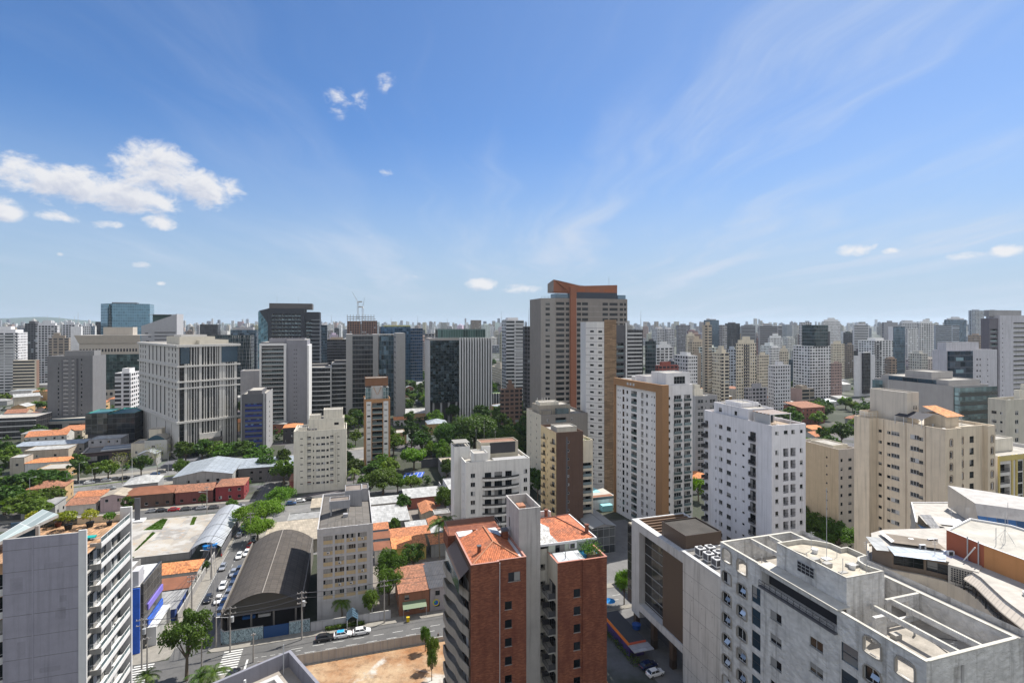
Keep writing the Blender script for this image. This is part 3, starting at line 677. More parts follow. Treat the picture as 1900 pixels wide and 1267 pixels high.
 for p,q in (((a1,b0,ez),(rx1,ry,rz)),((rx1,ry,rz),(rx0,ry,rz)),((a1,b1,ez),(rx1,ry,rz))):r.tube((p[0],p[1],p[2]+.04),(q[0],q[1],q[2]+.05),.1,paint((.14,.06,.05),.9),5)
 r.build('ridge_tiles',o.root)
 r = MB();r.box(a0-.1,a1+.2,b0-.18,b0-.02,ez-.28,ez+.1,TRIM);r.box(a1+.04,a1+.25,b0,b1,ez-.28,ez+.1,TRIM);r.build('roof_gutter',o.root)
 for (x,y) in ((22.4,6.4),(18.2,15.6)):
  c = MB();c.tube((x,y,ez),(x,y,ez+1.6),.33,BRICK,10);c.tube((x,y,ez+1.6),(x,y,ez+1.8),.42,BRICK,10);c.build('chimney',o.root)
 r = MB();r.box(11.5,19.5,17.2,17.5,ez-1,ez+.9,TRIM);r.box(19.3,19.6,16.6,17.2,ez-1,ez+.9,TRIM);r.build('rear_parapet',o.root)
 rr = random.Random(5);p = MB()
 for i in range(500):leafq(p,Vector((21.4+rr.gauss(0,.85),3.+rr.gauss(0,.9),zR+.2+abs(rr.gauss(0,.75)))),.16,rr,LEAF_M)
 e = empty('terrace_shrub',0,0,0);tag(e,'bushy green shrub on the corner terrace of the brick block','shrub')
 po = p.build('foliage',e);e.location = (C[0],C[1],0);e.rotation_euler = (0,0,GR)
 b = MB();b.box(20.6,22.4,2.2,3.8,zR-.9,zR-.1,BARK);b.build('planter',e)
 o.finish()
near_brick()
# ---- right: white comb-stucco block with rounded windows and roof courts
def near_white():
 N = at(1719,47.7);v,u = dirs(GR);Lw = 27.8;zp = 44.5;W = 12.4;fh = 2.9
 o = B('apartment_building','near white block with rough stucco, rounded window surrounds and open roof courts',N[0],N[1],cat='apartment building')
 def S_(px):return Lw-solve(N,u,px)     # distance along the left wall from its far end
 TC = paint((.47,.45,.40),.85,.2,.1,sc=2);SUR = paint((.30,.28,.25),.8,.1)
 n = 13;z0 = zp-2.6
 ops = [];sur = []
 def add_round(a,b_,zc,h,st='w',hole=False):
  s0,s1 = S_(a),S_(b_);ops.append(('h' if hole else 'w',s0+.12,s1-.12,zc-h/2,zc+h/2,st));sur.append((s0,s1,zc-h/2-.12,zc+h/2+.12))
 add_round(1340,1358,zp-1.35,1.75,hole=True);add_round(1367,1387,zp-1.6,1.75,hole=True)
 for k in range(1,n):
  add_round(1340,1358,zp-1.5-k*fh,1.55);add_round(1367,1387,zp-1.85-k*fh,1.55)
  s0,s1 = S_(1395),S_(1411);ops.append(('g',s0,s1,zp-3.05-k*fh+.7,zp-.9-k*fh+.7,'b2'))
  s0,s1 = S_(1429),S_(1450);ops.append(('w',s0,s1,zp-3.2-k*fh+.35,zp-2.1-k*fh+.35,'a'))
  s0,s1 = S_(1502),S_(1527);ops.append(('w',s0,s1,zp-3.2-k*fh+.35,zp-2.1-k*fh+.35,'a'))
  s0,s1 = S_(1561),S_(1592);ops.append(('g',s0,s1,zp-3.0-k*fh+.9,zp-1.0-k*fh+.9,'b2'))
  add_round(1601,1637,zp-1.6-k*fh,1.6);add_round(1660,1700,zp-1.75-k*fh,1.6)
 add_round(1601,1637,zp-1.6,1.7,hole=True);add_round(1660,1700,zp-1.75,1.7,hole=True)
 s0,s1 = S_(1413),S_(1553);ops = [q for q in ops if not (q[4] > zp-3.0 and q[1] > s0-.1 and q[2] < s1+.1)]
 ops.append(('x',s0,s1,zp-2.35,zp-.55))
 gal = ops.pop()
 bot = 4
 fr = [('w',3.4,4.8,zp-7.6-k*fh,zp-6.1-k*fh,'w') for k in range(0,11)]+[('h',3.2,4.9,zp-3.0+.01,zp-1.1,'w')]+[('w',9.2,10.6,zp-7.6-k*fh,zp-6.1-k*fh,'w') for k in range(0,11)]
 fr += [('g',3.3,4.8,zp-4.6,zp-3.15,'b2')]
 poly = [(0,0),(W+2.2,0),(W+2.2,Lw),(0,Lw)]
 opL = ops+[('v',gal[1],gal[2],gal[3],gal[4])]
 o.walls(poly,0,zp,STUCCO,{0:fr,3:opL},'stucco_wall')
 rf = MB();fz = zp-3.0;rf.add([(.25,.25,fz),(W-.25,.25,fz),(W-.25,Lw-.25,fz),(.25,Lw-.25,fz)],paint((.34,.31,.27),.9,.45,.0,sc=1.5),[(0,0),(1,0),(1,1),(0,1)]);rf.build('court_floor',o.root)
 ins = MB()
 ins.add([(.25,.25,fz),(.25,Lw-.25,fz),(.25,Lw-.25,zp-3+.0001),(.25,.25,zp-3+.0001)],STUCCO)
 ops_in = [(k_[0],Lw-k_[2]-.0,Lw-k_[1],k_[3],k_[4]) for k_ in opL if k_[3] > zp-3.0]
 def inner(x,y0,y1,ops2):
  zs = sorted(set([fz,zp]+[q[3] for q in ops2]+[q[4] for q in ops2]))
  for za,zb in zip(zs,zs[1:]):
   hs = sorted((q[1],q[2]) for q in ops2 if q[3] < za+.001 and q[4] > zb-.001);y = y0
   for h0,h1 in hs+[(y1,y1)]:
    if h0 > y:ins.add([(x,y,za),(x,h0,za),(x,h0,zb),(x,y,zb)],STUCCO,[(y,za),(h0,za),(h0,zb),(y,zb)])
    y = max(y,h1)
 inner(.26,.25,Lw-.25,ops_in)
 ins.add([(W-.25,Lw,fz),(W-.25,0,fz),(W-.25,0,zp),(W-.25,Lw,zp)],STUCCO,[(0,fz),(Lw,fz),(Lw,zp),(0,zp)])
 ins.add([(W,.25,fz),(.25,.25,fz),(.25,.25,zp),(W,.25,zp)][::1],STUCCO,[(W,fz),(0,fz),(0,zp),(W,zp)])
 ins.add([(.25,Lw-.25,fz),(W,Lw-.25,fz),(W,Lw-.25,zp),(.25,Lw-.25,zp)],STUCCO,[(0,fz),(W,fz),(W,zp),(0,zp)])
 ins.build('court_inner_wall',o.root)
 cp = MB();cp.box(-.05,.30,0,Lw,zp,zp+.1,TC);cp.box(W-.3,W+.05,0,Lw,zp,zp+.1,TC);cp.box(.3,W-.3,-.05,.3,zp,zp+.1,TC);cp.box(.3,W-.3,Lw-.3,Lw+.05,zp,zp+.1,TC)
 cp.box(W+.05,W+2.2,-.05,.3,zp-.6,zp-.5,TC);cp.build('coping',o.root)
 rp = MB();rp.add([(W,.3,zp-.65),(W+2.2,.3,zp-.65),(W+2.2,Lw,zp-.65),(W,Lw,zp-.65)],ROOFC);rp.build('roof',o.root)
 for x in (4.7,7.8):
  b = MB();b.box(x-.15,x+.15,.3,9.1,zp-.5,zp+.05,STUCCO,mt=TC);b.build('roof_beam',o.root)
 for x in (5.,8.3):
  b = MB();b.box(x-.15,x+.15,19.25,Lw-.3,zp-.5,zp+.05,STUCCO,mt=TC);b.build('roof_beam',o.root)
 b = MB();b.box(.3,W-.3,9.1,9.4,fz,fz+.6,STUCCO);b.box(7.1,W-.3,9.1,9.4,zp-.6,zp+.05,STUCCO,mt=TC);b.box(10.4,W-.3,9.12,9.38,fz+.6,zp-.6,STUCCO);b.box(7.2,7.8,9.12,9.38,fz+.6,zp-.6,STUCCO);b.build('cross_wall',o.root)
 b = MB();b.box(3.0,4.6,7.2,7.6,fz,zp-.3,STUCCO);b.box(7.2,W-.3,13.1,13.4,fz,zp+.03,STUCCO,mt=TC);b.build('court_divider',o.root)
 pz = 47.6;P = [(1.6,9.4),(7.1,9.4),(6.75,10.4),(6.6,11.3),(6.9,12.2),(7.6,12.8),(9.0,13.0),(9.,15.6),(8,15.6),(8,17),(7,18.2),(5.6,19.2),(1.6,19.2)]
 o.walls(P,fz,pz,STUCCO,{12:[('x',0,0,0,0)]},'penthouse')
 o.roof(P,pz+.05,paint((.42,.38,.31),.9,.35,sc=2.),.55,.22,TC,'penthouse_roof')
 vt = MB();yv = solve((N[0]+v[0]*1.6,N[1]+v[1]*1.6),u,1480);yv2 = solve((N[0]+v[0]*1.6,N[1]+v[1]*1.6),u,1512)
 vt.box(1.50,1.58,yv2,yv,45.6,46.9,FR_A)
 for i in range(4):
  for j in range(3):a = yv2+.08+(yv-yv2-.1)*i/4;vt.box(1.46,1.49,a,a+(yv-yv2)/4-.12,45.68+j*.4,45.98+j*.4,DARKIN)
 vt.build('vent_grille',o.root)
 g0,g1 = Lw-gal[2],Lw-gal[1]
 b = MB();b.box(-.35,1.58,g0-.3,g1+.3,zp+.101,zp+.22,TC);b.build('gallery_canopy',o.root)
 b = MB();b.box(-.45,-.02,g0-.1,g1+.1,zp-2.55,zp-2.36,DGREY);rail(b,[(-.4,g0),(-.4,g1)],zp-2.36,.75,FR_D,.9,.03);b.build('gallery_railing',o.root)
 me = {}
 for (s0,s1,za,zb) in sur:
  w = s1-s0;h = zb-za;b = MB();y0,y1 = Lw-s1,Lw-s0;r = min(w,h)*.28
  def rr_(x0,x1,z0,z1,r_):
   out = []
   for (cx,cz,a0) in ((x1-r_,z1-r_,0),(x0+r_,z1-r_,90),(x0+r_,z0+r_*.35,180),(x1-r_,z0+r_*.35,270)):
    for i in range(5):
     t = radians(a0+22.5*i);q = r_ if a0 < 180 else r_*.35
     out.append((cx+(r_ if a0 < 180 else r_)*cos(t),cz+q*sin(t)))
   return out
  O = rr_(0,w,0,h,r*1.25);I = rr_(.14,w-.14,.12,h-.12,r)
  nn = len(O)
  for i in range(nn):
   j = (i+1) % nn
   b.add([(-.14,-O[i][0],O[i][1]),(-.14,-O[j][0],O[j][1]),(-.14,-I[j][0],I[j][1]),(-.14,-I[i][0],I[i][1])],SUR)
   b.add([(0,-O[j][0],O[j][1]),(-.14,-O[j][0],O[j][1]),(-.14,-O[i][0],O[i][1]),(0,-O[i][0],O[i][1])],SUR)
   b.add([(.14,-I[i][0],I[i][1]),(-.14,-I[i][0],I[i][1]),(-.14,-I[j][0],I[j][1]),(.14,-I[j][0],I[j][1])],SUR)
  O2 = [(0.121,.121),(w-.121,.121),(w-.121,h-.121),(.121,h-.121)]
  for q,(cx,cz) in enumerate([(w-.12,h-.12),(.12,h-.12)]):
   seg = I[q*5:(q+1)*5]
   b.add([(-.02,-cx,cz)]+[(-.02,-p[0],p[1]) for p in seg],SUR)
  b.build('window_surround',o.root,loc=(0,y1,za))
 rr = random.Random(8)
 for (s0,s1,za,zb) in sur:
  if zb > zp-1.5 or rr.random() < .35:continue
  b = MB();w = (s1-s0)-.3;ya = Lw-s1+.15;z = za+.9;ln = rr.uniform(.25,.55)
  b.add([(-.02,ya,z+.35),(-.02,ya+w*.5,z+.35),(-ln,ya+w*.5,z-.05),(-ln,ya,z-.05)],glass((.35,.4,.45),.15,.3));b.build('awning_sash',o.root)
 clutter(o,2.2,6.2,10.5,18.4,pz-.49,9,5);clutter(o,.6,11.8,.8,8.6,fz+.01,12,6);clutter(o,.8,11.5,20,27,fz+.01,8,7)
 a = MB();antenna(a,4.6,14.6,pz-.5,8.5,0);a.box(4.1,5.1,14.2,15.0,pz-.49,pz-.4,TRIM);a.build('mast',o.root)
 a = MB();antenna(a,6.,10.6,pz-.5,3.6,4)
 for q in ((.6,.4),(-.6,.5),(.1,-.7)):a.tube((6.,10.6,pz+.9),(6.+q[0],10.6+q[1],pz-.49),.02,FR_A,3)
 a.build('television_aerial',o.root)
 a = MB();antenna(a,3.4,11.4,pz-.5,1.6,0);a.box(2.9,3.9,11.1,11.6,pz-.49,pz-.42,CONC);a.tube((6.2,14.6,pz-.5),(6.2,14.6,pz+.8),.03,FR_A,4);a.build('roof_fittings',o.root)
 a = MB();a.tube((1.9,23.5,fz),(1.9,23.5,fz+1.2),.35,TRIM,10);a.build('roof_vent',o.root)
 o.finish()
near_white()
# ---- office block with a pale frame, dark glass and brown panels
def near_office():
 Cf = at(1172,131);v,u = dirs(GR);Lf = 40.;N = (Cf[0]-u[0]*Lf,Cf[1]-u[1]*Lf)
 o = B('office_building','office block framed in pale concrete with slatted roof and brown roof box',N[0],N[1],cat='office building')
 FRM = paint((.48,.48,.48),.7,.1,.3);BRN = corr((.085,.055,.038),.18,.05,'brown_ribbed_cladding',sheet=40.);DG = curtain((.035,.035,.035),3.,2.4,(.20,.19,.17),.05,.07,.35,.05,.02,.3)
 CPAN = paint((.52,.51,.49),.8,.1,.4)
 def Y(px):return solve(N,u,px)
 yA,yB,yC,yD = Y(1186),Y(1227),Y(1267),0.
 zt1,zb1 = 27.,7.6
 b = MB()      # frame: column, top and bottom beams, proud of the glass
 b.box(-.0,1.6,yA,Lf,4.2,zt1,FRM)
 b.box(0,1.6,yC,yA,zt1-1.9,zt1,FRM);b.box(0,1.6,yC,yA,zb1-1.6,zb1,FRM);b.build('frame',o.root)
 g = MB();g.add([(1.7,yA,zb1),(1.7,yB,zb1),(1.7,yB,zt1-1.9),(1.7,yA,zt1-1.9)],DG,[(0,0),(yA-yB,0),(yA-yB,17.5),(0,17.5)])
 g.add([(1.7,Lf+5,zb1),(1.7,Lf+.1,zb1),(1.7,Lf+.1,zt1-3),(1.7,Lf+5,zt1-3)],DG,[(0,0),(5,0),(5,17),(0,17)])
 for i in range(8):
  z = zb1+.4+i*2.35;g.box(1.55,1.66,yB,yA,z,z+.09,FR_A)
 g.build('glazing',o.root)
 g = MB();g.box(.35,1.7,yC,yB,zb1,zt1-1.9,BRN);g.build('brown_cladding',o.root)
 g = MB();g.box(.0,18,0,yC-.02,0,zt1,CPAN)
 for i in range(1,7):g.box(-.02,-.002,0,yC,i*3.9-.02,i*3.9+.02,DGREY)
 for i in range(6):
  for j in range(6):g.box(-.03,-.003,3.+i*3.2,3.12+i*3.2,3+j*3.9,3.15+j*3.9,DGREY)
 g.build('concrete_wall',o.root)
 g = MB();g.box(1.71,18,yC,Lf+5,4.3,zt1-3.,paint((.10,.075,.06),.8));g.box(4,18,yC,Lf+5,0,4.25,DGREY);g.build('body',o.root)
 for y in (Lf-1.8,yA-6,yB-4):
  g = MB();g.box(.2,1.3,y,y+1.2,0,4.2 if y > yA-1 else zb1-1.6,BRN);g.build('column',o.root)
 g = MB();g.box(1.6,16,yB,Lf+4.5,zt1-3.,zt1-2.6,paint((.30,.27,.22),.9,.2));g.build('roof',o.root)
 for i in range(11):
  y = yB+1+i*1.6
  if y > Lf-.6:break
  g = MB();g.box(1.62,14.5,y,y+.5,zt1-.9,zt1-.1,paint((.13,.08,.05),.7));g.build('roof_slat',o.root)
 g = MB();g.box(1.6,15,Lf-.5,Lf,zt1-1,zt1,FRM);g.box(14.5,15,yB,Lf-.5,zt1-1.,zt1,FRM);g.build('rear_beam',o.root)
 o.block(1.5,10.6,20.,29.,zt1-2.6,30.2,BRN,paint((.06,.055,.05),.9,.3),'plant_room',par=.3)
 r = MB();r.add([(1,.4,zt1+.02),(17.5,.4,zt1+.02),(17.5,19.9,zt1+.02),(1,19.9,zt1+.02)],paint((.20,.19,.18),.9,.3));r.box(0,.8,0,19.9,zt1+.03,zt1+.5,FRM);r.box(.8,17.9,19.4,19.9,zt1+.03,zt1+.4,FRM);r.build('roof_deck',o.root)
 o.finish()
 k = 0;labs = ['nearest of the white condensers in the front row on the office roof','middle white condenser in the front row on the office roof','far white condenser in the front row on the office roof',
    'nearest white condenser in the back row on the office roof','middle white condenser in the back row on the office roof','far white condenser in the back row on the office roof']
 for r_ in range(2):
  for j in range(3):
   x,y = 2.2+r_*2.4,11+j*2.6;X = N[0]+v[0]*x+u[0]*y;Yy = N[1]+v[1]*x+u[1]*y
   e = empty('air_conditioner',X,Yy,zt1+.05,GR);tag(e,labs[k],'air conditioner','condensers on the office roof');k += 1
   b = MB();b.box(0,1.6,0,1.7,.15,1.7,FR_W);b.build('casing',e)
   b = MB();b.tube((.8,.85,1.7),(.8,.85,1.8),.6,FR_D,12);b.build('fan',e)
   b = MB();b.box(.1,1.5,-.02,-.004,.4,1.5,FR_D);b.box(-.02,-.004,.15,1.55,.4,1.5,DGREY);b.box(.1,1.5,.1,1.6,0,.15,FR_A);b.build('grille',e)
near_office()
# ---- far right: cream building with curved side, sheet-metal roofs and an orange roof block
def near_curved():
 o = B('apartment_building','cream block with a curved side, sheet metal roofs and orange roof wall',0,0,0.,cat='apartment building')
 CB = paint((.56,.49,.40),.85,.1,.2);RB = paint((.40,.375,.34),.8,.25,sc=2);SL = corr((.55,.60,.66),.9,.25,'silver_roof_sheet',.35,.4,2.5)
 fac = [(57,84.2),(58.2,81.3),(61.8,79.4),(64.0,77.3),(64.6,75.),(64.2,72.6),(63.2,70),(61.9,66.5),(60.8,62),(60.5,57)]
 poly = fac+[(90,57),(90,93),(61.5,91)]
 nF = len(fac)
 ops = {}
 for i in range(nF-1):
  l = hypot(fac[i+1][0]-fac[i][0],fac[i+1][1]-fac[i][1])
  ops[i] = cols(3.2,2.9,11,[('b' if i % 2 else 'w',l/2,l*.62,1.5 if i % 2 == 0 else 2.0,.8 if i % 2 == 0 else .3,'db')])
 zw = 37.4
 o.walls(poly,0,zw,CB,ops)
 o.roof(poly,zw+.02,RB,.35,.25,CB)
 sb = [(p[0]+1.3,p[1]+.9) for p in fac]
 sbp = sb+[(88,58),(88,92),(62.5,90)]
 ww = {i:[('g',.15,hypot(sb[i+1][0]-sb[i][0],sb[i+1][1]-sb[i][1])-.15,zw+.4,39.3,'d')] for i in (1,2,4,5,6)}
 o.walls(sbp,zw-.3,39.75,paint((.22,.17,.13),.7,.1),ww,'set_back_storey')
 rp = [(p[0]-.1,p[1]-.25) for p in sb]
 r = MB();rz = 40.
 top = rp+[(88,58),(88,92),(64,90.5),(60.8,89)]
 r.prism(top,39.76,rz,RB,RB,True);r.build('roof_slab',o.root)
 s = MB()
 def sheet(pts,m=SL,z=rz+.06,dz=None):
  P = [G(p[0],p[1],z) for p in pts];zz = dz or [z]*len(pts)
  s.add([(q[0],q[1],h) for q,h in zip(P,zz)][::-1],m,[(q[0]-P[0][0],q[1]-P[0][1]) for q in P][::-1])
 sheet([(1645,1012),(1660,1030),(1755,1042),(1757,1021)]);s.build('silver_roof_sheet',o.root)
 s = MB();sheet([(1606,995),(1634,997),(1650,1022),(1626,1020)],corr((.33,.34,.34),1.2,.2));s.build('grey_roof_sheet',o.root)
 s = MB();sheet([(1634,988),(1735,1002),(1756,1019),(1655,1006)],paint((.20,.17,.14),.95,.3),rz+.5);sheet([(1630,986),(1636,985),(1660,1003),(1654,1006)],TRIM,rz+.52);s.build('raised_roof',o.root)
 clutter(o,66,84,62,70,rz+.01,16,3);clutter(o,64,68,78,86,rz+.01,8,4)
 ORG = paint((.42,.17,.075),.85,.08,.1);a = G(1756,1021,40);b_ = G(1826,1052.6,40);c = (b_[0]+3.2,b_[1]-13)
 blk = [a,b_,c,(c[0]+14,c[1]),(a[0]+12,a[1]+2),(a[0]+8,a[1]+5)]
 o.walls(blk,rz,43.2,[paint((.33,.10,.055),.85,.08,.1),paint((.46,.22,.09),.85,.08,.1),ORG],None,'orange_wall')
 o.roof(blk,43.25,paint((.40,.38,.34),.9,.25,sc=1.5),.3,.25,TRIM,'upper_roof')
 g = MB();g.add([(a[0]-.05,a[1],rz+.02),(b_[0]-.05,b_[1],rz+.02),(b_[0]-2.0,b_[1]+.3,rz+.02),(a[0]-2.0,a[1]+.4,rz+.02)][::-1],paint((.30,.30,.42),.5,.1));g.build('lead_gutter',o.root)
 p = MB()
 for t,bend in ((.62,0),(.9,1)):
  x = a[0]+(b_[0]-a[0])*t-.25;y = a[1]+(b_[1]-a[1])*t
  p.tube((x,y,40),(x,y,43.6),.09,FR_A,6)
  if bend:p.tube((x-.3,y+.2,42.6),(x-1.,y+1.4,40.1),.09,TRIM,6)
 p.build('vent_pipe',o.root)
 cc = ((b_[0]+c[0])/2+3,(b_[1]+c[1])/2+3);p = MB();x,y = G(1865,1003,43.3)
 antenna(p,x,y,43.0,4.6,3)
 for q in range(5):t = q*1.256;p.tube((x,y,45),(x+1.3*cos(t),y+1.3*sin(t),43.),.02,FR_A,3)
 x,y = G(1848,1008,43.3);p.tube((x,y,43),(x,y,45.6),.04,FR_A,4);p.build('mast',o.root)
 x0,y0 = G(1738,1075,37.6);q = MB();q.M = Matrix.Translation((64.1,77.2,37.4)) @ Matrix.Rotation(radians(-48),4,'Z')
 q.box(0,3.4,-.2,3.2,0,2.7,RB)
 for i in range(9):
  for j in range(7):q.box(.35+i*.3,.55+i*.3,-.23,-.202,.35+j*.3,.55+j*.3,DARKIN)
 q.build('lattice_block_room',o.root)
 q = MB();q.M = Matrix.Translation((60.8,79.6,34.9)) @ Matrix.Rotation(radians(-38),4,'Z');q.box(-2,2.6,-.9,0.2,-.25,0,CB);q.box(-2,2.6,-.9,-.85,0,.12,DGREY)
 ac_unit(q,-1.5,-.65,.02,1.5,.5,1.1);ac_unit(q,.4,-.65,.02,1.5,.5,1.1);q.build('air_conditioner_shelf',o.root)
 q = MB()     # striped awning roof along the curve
 for i in range(4,8):
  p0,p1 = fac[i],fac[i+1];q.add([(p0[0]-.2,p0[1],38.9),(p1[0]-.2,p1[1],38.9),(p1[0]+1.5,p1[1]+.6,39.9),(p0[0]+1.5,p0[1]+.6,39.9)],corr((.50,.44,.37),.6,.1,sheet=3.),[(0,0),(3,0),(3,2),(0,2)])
  q.tube((p0[0]-.15,p0[1],zw),(p0[0]-.15,p0[1],38.9),.05,FR_D,4)
 q.build('awning_roof',o.root)
 q = MB();rail(q,[(p[0]-.0,p[1]) for p in fac[3:9]],zw,1.0,FR_D,.8,.03);q.build('railing',o.root)
 o.finish()
 o = B('apartment_building','low roofs behind the orange wall with a slanted concrete wedge over blue glass',0,0,0.,cat='apartment building')
 A = [(74.5,97),(79,93.2),(96,93.2),(96,108),(82,108)]
 o.walls(A,0,38.8,CB,{0:cols(3,2.9,11,[('w',4,1.5,1.2,1)])});o.roof(A,38.9,RB,.2,.2,TRIM)
 s = MB()
 def tri(pts,m):s.add([(*G(p[0],p[1],p[2]),p[2]) for p in pts][::-1],m,[(0,0),(6,0),(6,3),(0,3)][:len(pts)])
 tri([(1706,954,41.5),(1727,955,41.5),(1753,992,39.3),(1735,988,39.3)],corr((.40,.40,.40),.6,.1,rough=.35,sheet=1.2));s.build('glazed_slope',o.root)
 s = MB();tri([(1704,955,41.5),(1733,988,39.3),(1720,991,38.6),(1702,972,38.6)],GLB);s.build('glazed_side',o.root)
 s = MB();tri([(1730,958,40.2),(1780,963,40.2),(1796,977,40.2),(1745,971,40.2)],paint((.48,.49,.52),.6,.12));tri([(1744,972,39.9),(1796,978,39.9),(1820,980,39.9),(1768,990,39.9)],RB);s.build('white_roof',o.root)
 P0 = G(1817,968,40);P1 = (P0[0]+13,P0[1]-6);P0 = (P0[0],P0[1])
 q = MB();dx,dy = 3.5,8.
 f0,f1 = (P0[0],P0[1],38.9),(P1[0],P1[1],38.9);t0,t1 = (P0[0]+1.2,P0[1]+2.2,42.6),(P1[0]+1.2,P1[1]+2.2,42.2);k0,k1 = (P0[0]+dx,P0[1]+dy+3,43.2),(P1[0]+dx,P1[1]+dy,42.8)
 CG = paint((.40,.39,.38),.85,.1,.2)
 def lerp(a,b,t):return tuple(a[i]+(b[i]-a[i])*t for i in range(3))
 m0,m1 = lerp(f0,t0,.5),lerp(f1,t1,.5)
 q.add([m0,m1,t1,t0],CG);q.add([t0,t1,k1,k0],paint((.40,.385,.37),.85,.2,sc=2));q.add([(k0[0],k0[1],38.9),f0,t0,k0],CB);q.add([f1,(k1[0],k1[1],38.9),k1,t1],CB)
 q.build('concrete_wedge',o.root)
 q = MB();q.add([f0,f1,m1,m0],curtain((.04,.12,.28),1.3,2.,(.05,.05,.06),.08,.08,.5,.1,.05),[(0,0),(14,0),(14,2),(0,2)]);q.build('blue_glazing',o.root)
 a_ = MB();x,y = G(1870,968,42.8);antenna(a_,x,y,42.5,3.5,0);x,y = G(1796,965,40);antenna(a_,x,y,39.7,2.6,5);x,y = G(1765,965,40);antenna(a_,x,y,39.7,2.6,4);a_.build('television_aerial',o.root)
 o.finish()
near_curved()
# ---- bottom: dark stepped roof parapet of the block right below
def near_bottom():
 P = at(539,58);z = zt(1205,58)
 o = B('apartment_building','flat roof with grey double parapet in the foreground below the crossing',P[0],P[1],radians(-136),cat='apartment building')
 GP = paint((.20,.20,.23),.8,.1,.2);W_,D_ = 14.,22.
 poly = [(0,0),(W_,0),(W_,D_),(0,D_)]
 o.walls(poly,0,z,GP);o.roof(poly,z+.02,paint((.30,.27,.24),.9,.25),1.6,.32,GP)
 q = [(2.2,2.2),(W_-2,2.2),(W_-2,D_-2),(2.2,D_-2)]
 o.walls(q,z-1.6,z-.7,GP,None,'inner_kerb');o.roof(q,z-.68,paint((.26,.25,.24),.9,.25),1.2,.5,paint((.42,.41,.40),.8,.1),'inner_roof')
 b = MB();b.tube((1.2,1.2,z-1.6),(1.2,1.2,z+1.6),.05,FR_A,5);b.tube((5.,1.,z-1.6),(5.,1.,z-.5),.12,TRIM,6);b.build('vent_pipe',o.root)
 o.finish()
near_bottom()
# ================================================================ mid-distance buildings
def mk(label,mode,pl,pc,pr,D,py,wall,F_=(),Sd=(),fh=2.95,nmax=99,top=1.2,rot=GR,depth=None,name='apartment_building',cat='apartment building',roof=None,par=.9,zt_=None,base=0.,rpm=None,group=None,fin=True):
 """mode L: left face from pl to the near corner pc, front on to pr.  mode R: front pl..pc, right face on to pr. D is the near corner's distance."""
 v,u = dirs(rot);C = at(pc,D)
 if mode == 'L':
  w = solve(C,v,pr);d = depth or solve(C,u,pl);P0 = C
 else:
  w = -solve(C,v,pl);d = depth or solve(C,u,pr);P0 = (C[0]-v[0]*w,C[1]-v[1]*w)
 z = zt_ or zt(py,D);o = B(name,label,P0[0],P0[1],rot,cat,group)
 n = min(nmax,int((z-top-base)/fh));z0 = z-top-n*fh
 def ex(sp,L):
  out = []
  for s_ in sp:
   k,fx,ww,hh,sill = s_[:5];st = s_[5] if len(s_) > 5 else 'w';lo,hi = (s_[6] if len(s_) > 6 else (0,n))
   if hi <= 0:hi = n+hi
   cx = fx*L if fx < 1 else fx
   for i in range(max(0,lo),min(n,hi)):out.append((k,cx-ww/2,cx+ww/2,z0+i*fh+sill,z0+i*fh+sill+hh,st))
  return out
 ops = {0:ex(F_,w)}
 if mode == 'L':ops[3] = ex(Sd,d)
 else:ops[1] = ex(Sd,d)
 o.walls(rect(w,d),base,z,wall,ops);o.roof(rect(w,d),z+.03,roof,par,.22,rpm or (wall if not isinstance(wall,list) else wall[0]))
 o.wd = (w,d,z,z0,n)
 if fin:o.finish()
 return o
def roofbits(o,seed=0,tank=True,n_ant=1,wall=None,k=1.):
 """lift room, water tank, vents and aerials on a flat roof"""
 w,d,z,z0,n = o.wd;rr = random.Random(seed);wall = wall or LCREAM
 o.block(w*.28,w*.68,d*.3,d*.62,z-.9,z+2.6*k,wall,None,'lift_room')
 if tank:o.block(w*.36,w*.6,d*.36,d*.56,z+2.6*k-.3,z+4.4*k,wall,None,'water_tank')
 b = MB()
 for i in range(6):
  x,y = rr.uniform(.08,.92)*w,rr.uniform(.06,.25)*d if i % 2 else rr.uniform(.7,.94)*d
  if i % 3 == 0:b.box(x-.5,x+.5,y-.4,y+.4,z-.89,z-.1,FR_W)
  elif i % 3 == 1:b.tube((x,y,z-.9),(x,y,z+.1),.15,FR_A,6)
  else:b.box(x-.7,x+.7,y-.6,y+.6,z-.89,z-.6,CONC)
 b.build('roof_vent',o.root)
 for i in range(n_ant):
  a = MB();antenna(a,w*rr.uniform(.3,.65),d*rr.uniform(.35,.6),z+2.4*k,rr.uniform(3,6),rr.choice((0,4)));a.build('antenna',o.root)
GRYW = paint((.30,.30,.31),.85,.08,.15);LG = paint((.44,.44,.45),.8,.07,.15);TAUPE = paint((.24,.22,.20),.8,.08,.15)
BRWN = paint((.17,.10,.065),.8,.08,.1);WBR = paint((.30,.17,.085),.7,.06)
